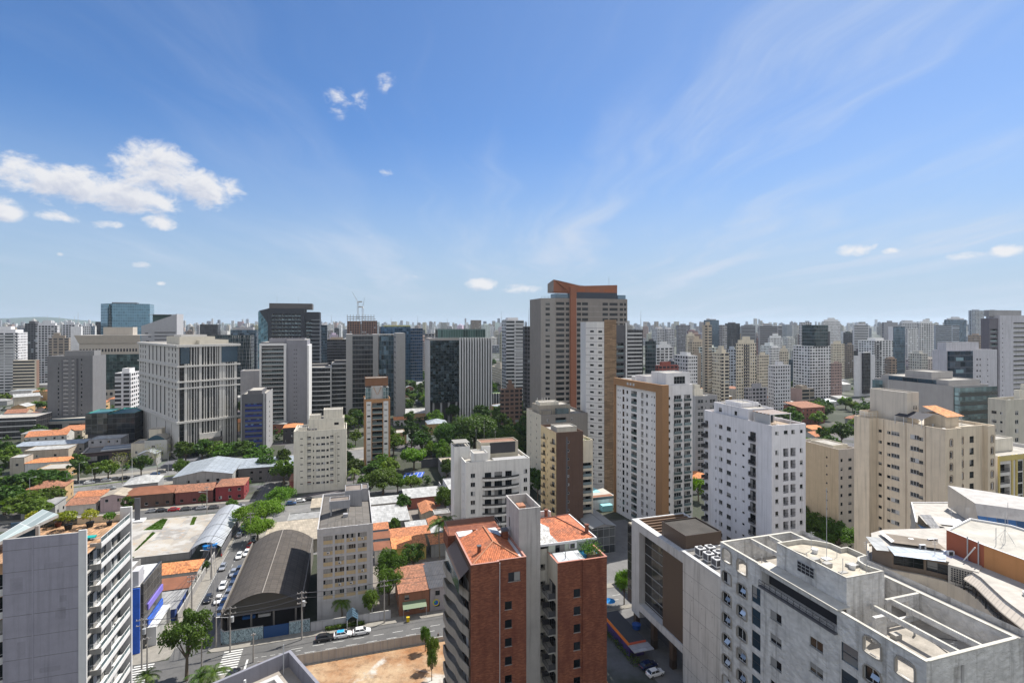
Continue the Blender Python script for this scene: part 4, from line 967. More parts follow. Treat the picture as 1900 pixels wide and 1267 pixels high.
# hangar-side eight-storey block
def m_block8():
 o = mk('eight-storey block with beige sill panels beside the vaulted hangar','L',588,588.5,692,133,986,paint((.43,.425,.43),.8,.08,.2),depth=29,zt_=23.6,fh=2.78,top=1.6,
  F_=[],Sd=[('w',.2,1.2,1.1,1.),('w',.5,1.2,1.1,1.),('w',.8,1.2,1.1,1.)],roof=corr((.10,.09,.085),.9,.5,'fibre_cement_sheet',.9,sheet=2.),par=.7,fin=False)
 w,d,z,z0,n = o.wd;BP = paint((.46,.36,.22),.8,.1,.15);SL_ = MB();rr = random.Random(2)
 for i in range(4):
  cx = w*(.19+.205*i)
  for k in range(1,n):
   zb = z0+k*2.78+.35
   p = MB();p.box(cx-1.22,cx+1.22,-.05,-.003,zb,zb+.95,BP);p.box(cx-1.25,cx+1.25,-.12,-.003,zb+.951,zb+1.03,CONC)
   if rr.random() < .2:ac_unit(p,cx-.3,-.45,zb+.35,.7,.32,.5)
   p.build('sill_panel',o.root)
   q = MB();q.box(cx-1.2,cx+1.2,-.01,-.003,zb+1.04,zb+2.1,GL)
   for j in range(4):
    x = cx-1.2+.6*j;op_ = rr.random()
    if op_ < .62:q.box(x+.03,x+.57,-.05,-.012,zb+1.08,zb+2.08,BLIND)
    q.box(x,x+.03,-.055,-.012,zb+1.06,zb+2.09,FR_W)
   q.box(cx-1.2,cx+1.2,-.055,-.012,zb+2.09,zb+2.13,FR_W);q.build('window',o.root)
 b = MB();rf = z-.65
 for x0,x1,zz in ((0.02,w-.02,z+.05),):
  for i in range(5):pass
 for i in range(5):
  x = (w*(.19-.1025+.205*i));b.box(x-.28,x+.28,-.13,-.003,1.5,z+.02,paint((.42,.415,.42),.8,.08,.2))
 for k in range(1,n+1):zz = z0+k*2.78;b.box(.2,w-.2,-.115,-.0035,zz-.3,zz+.15,paint((.42,.415,.42),.8,.08,.2))
 b.build('facade_grid',o.root)
 r = MB();SH = corr((.12,.11,.10),.9,.55,'fibre_cement_sheet',.9,sheet=1.8)
 cx = w/2;r.add([(.4,.5,z-.6),(w-.4,.5,z-.6),(cx,6.5,z+.55)],SH,[(0,0),(13,0),(6.5,6)])
 r.add([(.4,d-.5,z-.6),(.4,.5,z-.6),(cx,6.5,z+.55),(cx,d-6,z+.55)],SH,[(0,0),(28,0),(22,6),(6,6)])
 r.add([(w-.4,.5,z-.6),(w-.4,d-.5,z-.6),(cx,d-6,z+.55),(cx,6.5,z+.55)],SH,[(0,0),(28,0),(22,6),(6,6)]);r.build('sheet_roof',o.root)
 tw = paint((.30,.30,.315),.85,.1,.2)
 for (x0,x1,y0,y1,za,zb,nm) in ((2.6,7.9,9,13.,z+1.7,z+3.9,'water_tank'),(6.6,11.2,15,21,z-.6,z+4.6,'lift_room'),(11.3,13.2,20,25,z-.5,z+3.4,'stair_room')):
  o.block(x0,x1,y0,y1,za,zb,tw,paint((.20,.17,.15),.9,.4),nm)
 b = MB()
 for (x,y) in ((3,9.4),(7.5,9.4),(3,12.6),(7.5,12.6)):b.box(x-.15,x+.15,y-.15,y+.15,z,z+1.7,tw)
 b.box(6.2,7.4,5.6,6.8,z-.2,z+1.2,tw);b.build('tank_support',o.root)
 b = MB();b.box(7.2,7.35,-6.2,-2,0,2.6,TRIM);b.box(9.6,9.75,-6.2,-2,0,2.6,TRIM)
 for i in range(4):
  y = -6.3+i*1.1;b.add([(7.1,y,2.6),(8.5,y,3.7),(8.5,y+.8,3.7),(7.1,y+.8,2.6)],GLB);b.add([(8.5,y,3.7),(9.9,y,2.6),(9.9,y+.8,2.6),(8.5,y+.8,3.7)],GLB)
 b.build('entrance_canopy',o.root);o.finish();return o
m_block8()
# ten-storey cream block
def m_cream10():
 D = 242;sw = [('w',.145,1.1,.35,1.5,'d'),('w',.87-.03,1.1,.35,1.5,'d')]
 F_ = sw+[('b',.285,1.6,1.5,.9,'ds'),('w',.36,.9,.8,1.2,'d'),('w',.455,1.7,.95,1.1),('w',.55,1.7,.95,1.1),('w',.635,1.,.9,1.15,'d'),('b',.715,1.5,1.5,.9,'ds')]
 o = mk('ten-storey cream block with stepped penthouse beside the slim brown tower','R',545,643,646,D,795,LCREAM,F_=F_,depth=16,fh=2.9,top=2.2,fin=False)
 w,d,z,z0,n = o.wd
 o.block(w*.27,w*.95,3,12,z-.9,z+4.6,LCREAM,None,'penthouse',{0:[('w',11.,13.,z+1.5,z+2.6,'d')]})
 o.block(w*.55,w*.92,5,11,z+4.3,z+8.4,LCREAM,None,'lift_room');o.block(w*.28,w*.5,4.5,9,z+4.3,z+6.2,LCREAM,None,'water_tank')
 o.block(w*.08,w*.24,1.5,7,z-.9,z+1.4,LCREAM,None,'roof_shed')
 b = MB()
 for x in (w*.24,w*.40-1.2,w*.76,w*.81):b.box(x-.25,x+.25,-.35,-.003,2,z-1.2,LCREAM)
 b.build('pilaster',o.root)
 b = MB()
 for i in range(3):b.tube((w*.27+i*1.3,.9,z+.3),(w*.27+i*1.3+1,.9,z+.3),.45,DGREY,8)
 b.build('solar_heater',o.root);o.finish()
m_cream10()
# slim brown and white tower with glass crown
def m_slim():
 OC = paint((.36,.20,.10),.75,.08,.1);D = 272
 o = mk('slim ochre and white tower with a glass-sided crown above the trees','L',674,676,724,D,741,OC,depth=14,fh=2.95,top=1.5,F_=[('b',.5,5.2,2.2,.2,'dg')],fin=False)
 w,d,z,z0,n = o.wd
 b = MB()
 for fx in (.17,.83):x = w*fx;b.box(x-1.25,x+1.25,-.12,-.003,3,z-1.3,paint((.62,.61,.60),.8,.05,.1))
 b.build('white_panel',o.root)
 for k in range(n):
  for fx in (.17,.83):
   q = MB();x = w*fx;q.box(x-.8,x+.8,-.14,-.125,z0+k*2.95+1.1,z0+k*2.95+2.0,(GL,SHUT,BLIND,SHUT)[(k*3+int(fx*10)) % 4]);q.build('window',o.root)
 for k in range(n):
  q = MB();zb = z0+k*2.95;q.box(w*.5-2.5,w*.5+2.5,-.9,-.003,zb-.05,zb+.12,TRIM);q.box(w*.5-2.5,w*.5+2.5,-.93,-.9,zb+.12,zb+1.1,GRAIL);q.build('balcony_slab',o.root)
 GRN = curtain((.20,.30,.32),1.2,2.4,(.5,.5,.5),.08,.1,.5,.1,.1)
 o.block(.6,3.4,.8,8,z-.9,z+5.8,GRN,None,'glazed_penthouse');o.block(w-3.6,w-.8,.8,8,z-.9,z+5.8,GRN,None,'glazed_penthouse')
 o.block(3.5,w-3.7,1.8,8,z-.9,z+6.4,paint((.48,.47,.46),.8),None,'penthouse_core')
 q = MB();q.add([(4.2,1.2,z+6.6),(6.4,.6,z+2.),(6.5,.6,z+2.2),(4.5,1.2,z+6.8)],OC);q.add([(9,1.2,z+6.6),(6.8,.6,z+2.),(6.7,.6,z+2.2),(8.7,1.2,z+6.8)],OC);q.box(3.5,9.6,1.,1.2,z+6.2,z+6.5,TRIM);q.build('crown_frame',o.root)
 o.block(.5,w-.9,3,10,z+6.5,z+10.8,paint((.20,.105,.06),.8,.08,.15),None,'tank_house');o.finish()
m_slim()
# white block with rounded dark-railed balconies
def m_balc():
 D = 169;W5 = paint((.68,.67,.64),.8,.08,.25)
 o = mk('white block with curved dark-railed balconies, directly behind the brick block','L',843,864,983,D,858,W5,depth=17,fh=2.9,top=3.2,fin=False,
  F_=[('w',.11,1.5,1.4,1.),('w',.93,1.3,1.4,1.)]+[('w',.34,2.2,2.1,.2,'d'),('w',.5,2.6,2.1,.2,'d'),('w',.66,2.2,2.1,.2,'d')],Sd=[('w',.8,.7,1.,1.),('w',.35,.7,1.,1.)])
 w,d,z,z0,n = o.wd
 for k in range(n):
  q = MB();zb = z0+k*2.9;N = 12;xs = [w*.25+(w*.57)*i/N for i in range(N+1)]
  ys = [-.35-1.1*sin(pi*min(1,max(0,(i)/N)))**.6 for i in range(N+1)]
  q.add([(x,y,zb) for x,y in zip(xs,ys)]+[(xs[-1],-.003,zb),(xs[0],-.003,zb)],CONC);q.add([(x,y,zb-.2) for x,y in zip(xs,ys)][::-1]+[(xs[0],-.003,zb-.2),(xs[-1],-.003,zb-.2)],CONC)
  for i in range(N):q.add([(xs[i],ys[i],zb-.25),(xs[i+1],ys[i+1],zb-.25),(xs[i+1],ys[i+1],zb+.45),(xs[i],ys[i],zb+.45)],W5)
  for x in (xs[0],xs[-1]):q.box(x-.06,x+.06,-.36,-.003,zb-.2,zb+.45,W5)
  q.build('balcony',o.root);r = MB()
  for i in range(N):r.add([(xs[i],ys[i],zb+.46),(xs[i+1],ys[i+1],zb+.46),(xs[i+1],ys[i+1],zb+1.),(xs[i],ys[i],zb+1.)],glass((.03,.035,.04),.3));r.tube((xs[i],ys[i]-.03,zb+1.),(xs[i+1],ys[i+1]-.03,zb+1.),.05,FR_D,4)
  r.build('railing',o.root)
 o.block(2.8,7.4,.4,5.5,z-1,z+2.6,W5,None,'stair_room');o.block(6.5,w-2.2,6,12,z-1,z+4.6,paint((.46,.42,.33),.8,.1,.15),paint((.24,.14,.10),.9,.3),'penthouse')
 o.block(6.6,9.5,5.0,5.95,z-1,z+3.6,W5,None,'penthouse_bay');o.block(-2.2,-.05,8,14,0,z+3.4,W5,None,'rear_tower');o.block(-.04,3.2,8,14,z-.9,z+3.39,W5,None,'stair_room')
 q = MB();q.box(9.6,w-3.2,5.9,5.98,z+.8,z+4.4,paint((.055,.055,.06),.8));q.build('dark_panel',o.root)
 q = MB();q.box(w*.45,w-.5,.8,4.5,z-.4,z-.3,GRYW);antenna(q,6,11,z+4.4,4.,3);antenna(q,9,11.5,z+4.4,7,0);antenna(q,13,11.5,z+4.4,3,4);q.build('roof_fittings',o.root)
 q = MB();q.box(-2.1,3.1,8.1,13.9,z+4.5,z+4.6,paint((.25,.24,.22),.8))
 for x in (-2.1,.4,3.0):
  for y in (8.1,13.8):q.box(x,x+.1,y,y+.1,z+3.4,z+4.5,FR_A)
 q.build('roof_pergola',o.root)
 o.w.append(('window',win_mesh('w',1.5,1.3,0,'w'),Matrix.Translation((w*.5,-.1,.5))));o.finish()
m_balc()
# brown and cream tower
def m_brown():
 D = 178;CR = paint((.58,.46,.28),.8,.07,.1);BR = paint((.115,.072,.055),.85,.1,.15)
 o = mk('narrow brown block with cream curved balconies on its left side','L',1003,1032,1082,D,806,[BR,CREAM,CREAM,CR],fh=2.9,top=2.,zt_=38.9,fin=False,depth=15,
  F_=[('w',.08,.5,.8,1.),('w',.45,.6,.9,1.)],Sd=[('w',.22,1.8,1.9,.5,'d'),('w',.45,.5,.9,.9,'d'),('w',.82,2.4,1.9,.4,'d')])
 w,d,z,z0,n = o.wd
 for k in range(n):
  for (ya,yb) in ((.5,4.6),(9.6,13.6)):
   q = MB();zb = z0+k*2.9;N = 7;pts = [(-.02,ya)]+[(-.25-.75*sin(pi*i/N)**.7,ya+(yb-ya)*i/N) for i in range(N+1)]+[(-.02,yb)]
   q.add([(p[0],p[1],zb) for p in reversed(pts)],CONC);q.add([(p[0],p[1],zb-.3) for p in pts],CR)
   for p0,p1 in zip(pts,pts[1:]):q.add([(p1[0],p1[1],zb-.3),(p0[0],p0[1],zb-.3),(p0[0],p0[1],zb+.75),(p1[0],p1[1],zb+.75)],CR);q.tube((p0[0],p0[1],zb+1.),(p1[0],p1[1],zb+1.),.05,FR_D,4)
   q.build('balcony',o.root)
 q = MB();q.box(w*.36,w*.42,-.01,-.002,0,z-1.6,DGREY);q.add([(.02,-.3,0),(w*.36,-.003,0),(w*.36,-.003,z-.8),(.02,-.3,z-.8)],BR);q.build('folded_wall',o.root)
 o.block(1.5,w-1,3,9,z-.9,z+1.2,paint((.40,.38,.33),.8,.1,.2),None,'roof_structure')
 ops = {0:cols(z0-5.8,2.9,n-1,[('b',2.1,3.4,2.0,.3,'dg')])}
 o.walls([(w+.01,1.2),(w+4.3,1.2),(w+4.3,12),(w+.01,12)],0,z-3.5,CREAM,ops,'side_wing');o.roof([(w+.01,1.2),(w+4.3,1.2),(w+4.3,12),(w+.01,12)],z-3.47,None,.8,.2,CREAM,'wing_roof')
 rr = random.Random(4);p = MB()
 for i in range(160):leafq(p,Vector((w+2.2+rr.gauss(0,1.),2.5+rr.gauss(0,.6),z-4.2+abs(rr.gauss(0,.6)))),.2,rr,LEAF_M)
 p.build('roof_planting',o.root);o.finish()
m_brown()
# taupe block behind it
def m_taupe():
 o = mk('taupe block with glazed penthouse balconies behind the narrow brown block','L',992,1004,1090,232,770,[TAUPE,CREAM,CREAM,CREAM],fh=2.95,top=1.,depth=20,fin=False,
  F_=[('b',.42,5.2,2.1,.3,'dg'),('w',.14,.8,1.2,.9),('w',.66,.8,1.2,.9)],Sd=[('w',.3,.8,1,1.),('w',.7,.8,1,1.)])
 w,d,z,z0,n = o.wd
 o.block(1,w*.72,5,15,z-.9,z+3.4,paint((.36,.32,.26),.8,.1,.2),None,'penthouse');o.block(2,w*.5,7,13,z+3.1,z+4.6,LCREAM,None,'water_tank')
 q = MB();q.box(w*.35,w*.6,.5,3,z-.5,z+2.3,GRAIL)
 for i in range(6):q.box(.6+i*.9,.7+i*.9,.6,4.5,z+1.6,z+1.75,paint((.2,.2,.2),.8))
 q.box(.6,.75,.6,.75,z-.9,z+1.6,DGREY);q.box(5.1,5.25,.6,.75,z-.9,z+1.6,DGREY);q.build('terrace_pergola',o.root)
 for x in (1.5,3.8,5.1,6.4):
  q = MB();q.tube((x,9,z+4.5),(x,9,z+6.4),.12,TRIM,5);q.build('flue',o.root)
 o.finish()
m_taupe()
# slatted white and stone-clad tower
def m_stone():
 D = 236;WP = paint((.60,.585,.57),.75,.05,.1)
 ST = MATS.get('stone')
 m,T,b = new_mat('split_stone_cladding');uv = T.n('ShaderNodeTexCoord').outputs['UV'];bt = T.n('ShaderNodeTexBrick');T.put(bt.inputs['Vector'],uv)
 bt.inputs['Color1'].default_value = (.30,.20,.12,1);bt.inputs['Color2'].default_value = (.17,.11,.065,1);bt.inputs['Mortar'].default_value = (.10,.07,.045,1)
 bt.inputs['Scale'].default_value = 1;bt.inputs['Brick Width'].default_value = 2.6;bt.inputs['Row Height'].default_value = .5;bt.inputs['Mortar Size'].default_value = .04
 T.put(b.inputs['Base Color'],bt.outputs[0]);b.inputs['Roughness'].default_value = .85
 C = at(1121,D);v,u = dirs(GR);z = zt(597,D)
 o = B('apartment_building','tall slender tower with white panels, stone-clad corner and slit windows',C[0],C[1],cat='apartment building')
 w = solve(C,v,1143);d = 17.;wl = 9.
 L0 = at(1087,D+3.5);k = ((L0[0]-C[0])*v[0]+(L0[1]-C[1])*v[1],(L0[0]-C[0])*u[0]+(L0[1]-C[1])*u[1])
 mid = (k[0]*.47,k[1]*.2)
 n = int(z/3.05);z0 = .8
 a1 = hypot(mid[0]-k[0],mid[1]-k[1]);a2 = hypot(mid[0],mid[1])
 ops1 = cols(z0,3.05,n-1,[('w',a1*.55,1.9,.8,1.3,'d')]);ops2 = cols(z0,3.05,n-1,[('w',a2*.45,1.7,.95,1.1,'d')])
 poly = [k,mid,(0,0),(w,0),(w,d),(k[0]+2.5,d)]
 o.walls(poly,0,z,[WP,WP,m,TRIM,TRIM,WP],{0:ops1,1:ops2});o.roof(poly,z+.03,None,.8,.25,WP)
 b = MB()
 for i in range(n):
  zz = z0+3.05*i
  for p,q in ((k,mid),(mid,(0,0))):b.beam((p[0],p[1]-.02,zz+.12),(q[0],q[1]-.02,zz+.12),.06,.12,DGREY)
 b.build('shadow_joint',o.root)
 pr = MB();pr.box(0,w,-.35,-.003,0,z+.9,m);pr.build('stone_pier',o.root)
 ops = {0:cols(z0,3.05,n-3,[('b',2.6,4.2,2.3,.2,'dg')])}
 o.walls([(w+.01,1.5),(w+6,1.5),(w+6,d),(w+.01,d)],0,z-1.5,DGREY,ops,'balcony_wing');o.roof([(w+.01,1.5),(w+6,1.5),(w+6,d),(w+.01,d)],z-1.45,None,.6,.2,TRIM,'wing_roof')
 q = MB();q.box(w+5.6,w+6.2,1.1,1.49,0,z-.4,TRIM);q.build('edge_fin',o.root);o.finish()
m_stone()
# the tall tower with the orange frame and winged crown
def m_tall():
 D = 298;TP = paint((.245,.22,.20),.8,.08,.15);ORG = paint((.27,.115,.07),.75,.06,.1);v,u = dirs(GR)
 C = at(1030,D);z = zt(553,D);w = solve(C,v,1164)
 o = B('apartment_building','tallest tower, grey-beige with an orange vertical band and winged orange crown',C[0],C[1],cat='apartment building')
 L0 = at(1003.5,D+2.5);k = ((L0[0]-C[0])*v[0]+(L0[1]-C[1])*v[1],(L0[0]-C[0])*u[0]+(L0[1]-C[1])*u[1]);d = 24.
 fh = 3.02;n = 29;z0 = z-1.6-n*fh
 F_ = cols(z0,fh,n,[('w',.7,.0001,.1,1.)]) and []
 def S_(px):return solve(C,v,px)
 for a,c,st,kd in ((1032,1047,'d','w'),(1050,1056,'d','w'),(1069,1078,'d','w'),(1080,1091,'d','w'),(1118,1128,'d','w'),(1131,1146,'d','w'),(1150,1156,'d','w'),(1158,1162,'d','w')):
  s0,s1 = S_(a),S_(c);F_ += cols(z0,fh,n,[(kd,(s0+s1)/2,s1-s0,1.6,.75,'dx')])
 l0 = hypot(*k);ops = {0:cols(z0,fh,n,[('w',l0*.48,2.5,1.5,.75,'d')]),1:F_}
 poly = [k,(0,0),(w,0),(w,d),(k[0],d)]
 o.walls(poly,0,z,[paint((.29,.27,.25),.8,.06,.1),TP,TP,TP,TP],ops);o.roof(poly,z+.03,None,.8,.3,TP)
 b = MB()
 for i in range(n):zz = z0+i*fh;b.box(.1,w-.1,-.06,-.003,zz+.02,zz+.3,paint((.34,.32,.30),.8))
 b.build('floor_band',o.root)
 x0,x1 = S_(1057),S_(1068);q = MB();q.box(x0,x1,-1.4,-.07,0,z+6.5,ORG);q.build('orange_band',o.root)
 q = MB();q.box(x1+.02,x1+.35,-.9,-.07,0,z,TRIM);q.build('white_edge',o.root)
 xa,xb = S_(1030),S_(1147)-.5;xm = S_(1084);zt1,ztm,zt2 = zt(518,D),zt(529,D),zt(526,D)
 q = MB();zc = z+3.6
 q.add([(x0,.2,zc),(xb,.2,zc),(xb,.2,zt2),(xm,.2,ztm),(x0,.2,ztm+.2)],ORG);q.add([(xb,.2,zc),(xb,14,zc),(xb,14,zt2-1),(xb,.2,zt2)],ORG)
 q.add([(xa,6,zc),(x0,.2,zc),(x0,.2,ztm+.2),(xa+1.2,2,zt1-.8),(xa,6,zt1-1)],paint((.24,.10,.06),.8));q.add([(xa,12,zc),(xa,2.4,zc),(xa,2.4,zt1),(xa,12,zt1-1.8)],TP)
 q.add([(xa,2.4,zt1),(xm,.2,ztm),(xm,.8,ztm),(xa,3.,zt1)],ORG);q.add([(xa,2.4,zc),(x0,2.5,zc),(xm,2.5,ztm-.05),(xa,2.4,zt1)],ORG)
 q.add([(xb,14,zc),(xa,12,zc),(xa,12,zt1-1.8),(xb,14,zt2-1)],ORG);q.build('winged_crown',o.root)
 q = MB();q.box(x1+.4,xb,.25,14,z+.05,zc-.05,paint((.045,.055,.075),.4));q.build('dark_louvre_band',o.root)
 q = MB()
 for i,(a,c) in enumerate(((.06,.22),(.34,.56),(.68,.92))):
  xx = x1+(xb-x1)*a;x2 = x1+(xb-x1)*c;q.box(xx,x2,.17,.195,zc+.6,zc+1.9,paint((.33,.12,.06),.8))
 q.build('crown_grille',o.root)
 q = MB();q.box(xa+.4,x0-.5,.6,8,z-.7,z+2.6,GLB);q.build('glazed_terrace',o.root);q = MB();q.box(xb+.5,w-.8,.6,8,z-.7,z+2.4,GLB);q.build('glazed_terrace',o.root);q = MB();rail(q,[(k[0]+.3,k[1]),(.2,.3),(x0-.3,.3)],z,1.1,GRAIL,2,.05);q.build('terrace_railing',o.root)
 q = MB();q.tube((xb-4,3,zt2-1),(xb-4,3,zt2+5),.08,FR_A,4);q.build('lightning_rod',o.root);o.finish()
m_tall()
# white block in a brown frame
def m_frame():
 v,u = dirs(GR);D = 186;WF = paint((.68,.67,.67),.8,.07,.2)
 rot = radians(22.5);v2,u2 = dirs(rot)
 C = at(1228.5,D);z = zt(716,D);d = solve(C,u2,1143);w = solve(C,v2,1285)
 o = B('apartment_building','white block set in a brown frame with balcony bays on its right side',C[0],C[1],rot,cat='apartment building')
 fh = 2.9;n = 17;z0 = z-3.2-n*fh;ops = []
 for fx,ww,hh,si,st,kd in ((.05,.5,.7,1.2,'d','w'),(.10,.5,.7,1.2,'d','w'),(.18,1.3,2.,.3,'d','g'),(.27,1.1,1.2,.9,'d','w'),(.42,3.6,2.2,.25,'dg','b'),(.60,1.5,2.2,.2,'ds','b'),(.70,1.2,1.3,.9,'w','w'),(.80,.5,.7,1.2,'d','w'),(.85,.5,.7,1.2,'d','w')):
  ops += cols(z0,fh,n,[(kd,d*fx,ww,hh,si,st)])
 fr = cols(z0,fh,n,[('p',w*.50,3.3,2.3,.2,'wg1'),('p',w*.82,2.9,2.3,.2,'wg1'),('w',w*.22,1.2,1.1,1.,'w')])
 o.walls(rect(w,d),0,z,WF,{0:fr,3:ops});o.roof(rect(w,d),z+.03,None,.6,.3,WF)
 q = MB();q.box(-1.0,-.003,-.35,d+.3,z-2.4,z+.4,WBR);q.box(-1.,-.003,-.35,2.3,0,z-2.41,WBR);q.box(-.999,1.8,-1.4,-.351,0,z+.4,WBR);q.box(-1.,-.003,d-.2,d+.3,0,z-2.41,WBR);q.build('brown_frame',o.root)
 q = MB()
 for i in range(3):y = d*.52+i*1.9;q.box(-1.04,-1.001,y,y+1.1,z-1.6,z-.6,SHUT)
 q.build('attic_window',o.root)
 o.block(2.2,w-.5,.6,9,z-.6,z+4.4,WF,None,'penthouse',{0:[('g',3.5,8.5,z+.4,z+3.,'a')]});o.block(1.5,w-3,11,18,z-.6,z+2.4,WF,None,'lift_room')
 for i in range(4):
  q = MB();x = 3.+i*2.6;q.tube((x,20.5,z-.5),(x,20.5,z+1.6),1.15,paint((.50,.50,.50),.7),12);q.build('water_tank',o.root)
 o.finish()
m_frame()
# white block right of centre with balcony slot
def m_white18():
 v,u = dirs(GR);D = 123;WW = paint((.68,.67,.69),.8,.07,.22)
 C = at(1432,D);z = zt(790,D);d = solve(C,u,1307);w = solve(C,v,1495)
 o = B('apartment_building','white block with paired balcony openings and a striped pergola on its roof',C[0],C[1],GR,cat='apartment building')
 fh = 2.87;n = 17;z0 = z-2.1-n*fh
 L = []
 def s(px):return d-solve(C,u,px)
 for a,ww,hh,si,st,kd in ((1311,1.3,1.7,.5,'db','p'),(1328,.5,.8,1.1,'w','w'),(1337,1.4,1.1,1.,'w','w'),(1352,1.6,1.1,1.,'a','w'),(1365,.5,.8,1.1,'w','w'),(1379,.9,.6,1.3,'w','w'),(1397,1.9,2.2,.2,'db3','p')):
  L += cols(z0,fh,n,[(kd,s(a),ww,hh,si,st)])
 Fr = cols(z0,fh,n-1,[('w',w*.15,.95,1.05,1.),('b',w*.41,1.5,2.0,.3,'db'),('b',w*.62,1.5,2.0,.3,'db'),('w',w*.87,.95,1.05,1.)])+[('w',w*.15-.5,w*.15+.5,z-2.2,z-1.4,'w'),('w',w*.41-.6,w*.41+.6,z-2.2,z-1.3),('w',w*.62-.5,w*.62+.5,z-2.2,z-1.3,'d'),('w',w*.87-.4,w*.87+.4,z-2.2,z-1.4,'d')]
 o.walls(rect(w,d),0,z,WW,{0:Fr,3:L});o.roof(rect(w,d),z+.03,paint((.33,.26,.20),.9,.2),.8,.25,WW)
 o.block(.8,w-1.4,8.5,d-3,z-.8,z+2.6,WW,None,'penthouse',{3:[('w',2,3.2,z+.4,z+1.4,'d'),('w',8,9,z+.4,z+1.4,'d')]});o.block(2.5,w-2,13,19,z+2.3,z+3.4,WW,None,'water_tank')
 clutter(o,1,w-1,1,8,z-.78,6,2);clutter(o,2,w-2,9,d-4,z+2.26,12,8)
 q = MB();ST_ = paint((.30,.17,.10),.8);
 for i in range(10):q.box(1.2,7.6,1.8+i*.6,2.1+i*.6,z+2.2,z+2.32,ST_ if i % 2 else TRIM)
 for x in (1.3,7.3):
  for y in (1.9,7.1):q.box(x,x+.15,y,y+.15,z-.8,z+2.2,TRIM)
 q.build('roof_pergola',o.root);q = MB();q.box(1.4,7.2,7.2,7.3,z-.8,z+2.1,GLB);q.box(1.35,1.38,2,7,z-.8,z+2.1,SHUT);q.build('glazed_screen',o.root)
 q = MB()
 for i in range(6):antenna(q,2+i*1.4,12+(i % 3)*2.5,z+2.5,2.+(i % 3),(i % 2)*4)
 q.build('television_aerial',o.root);o.finish()
m_white18()
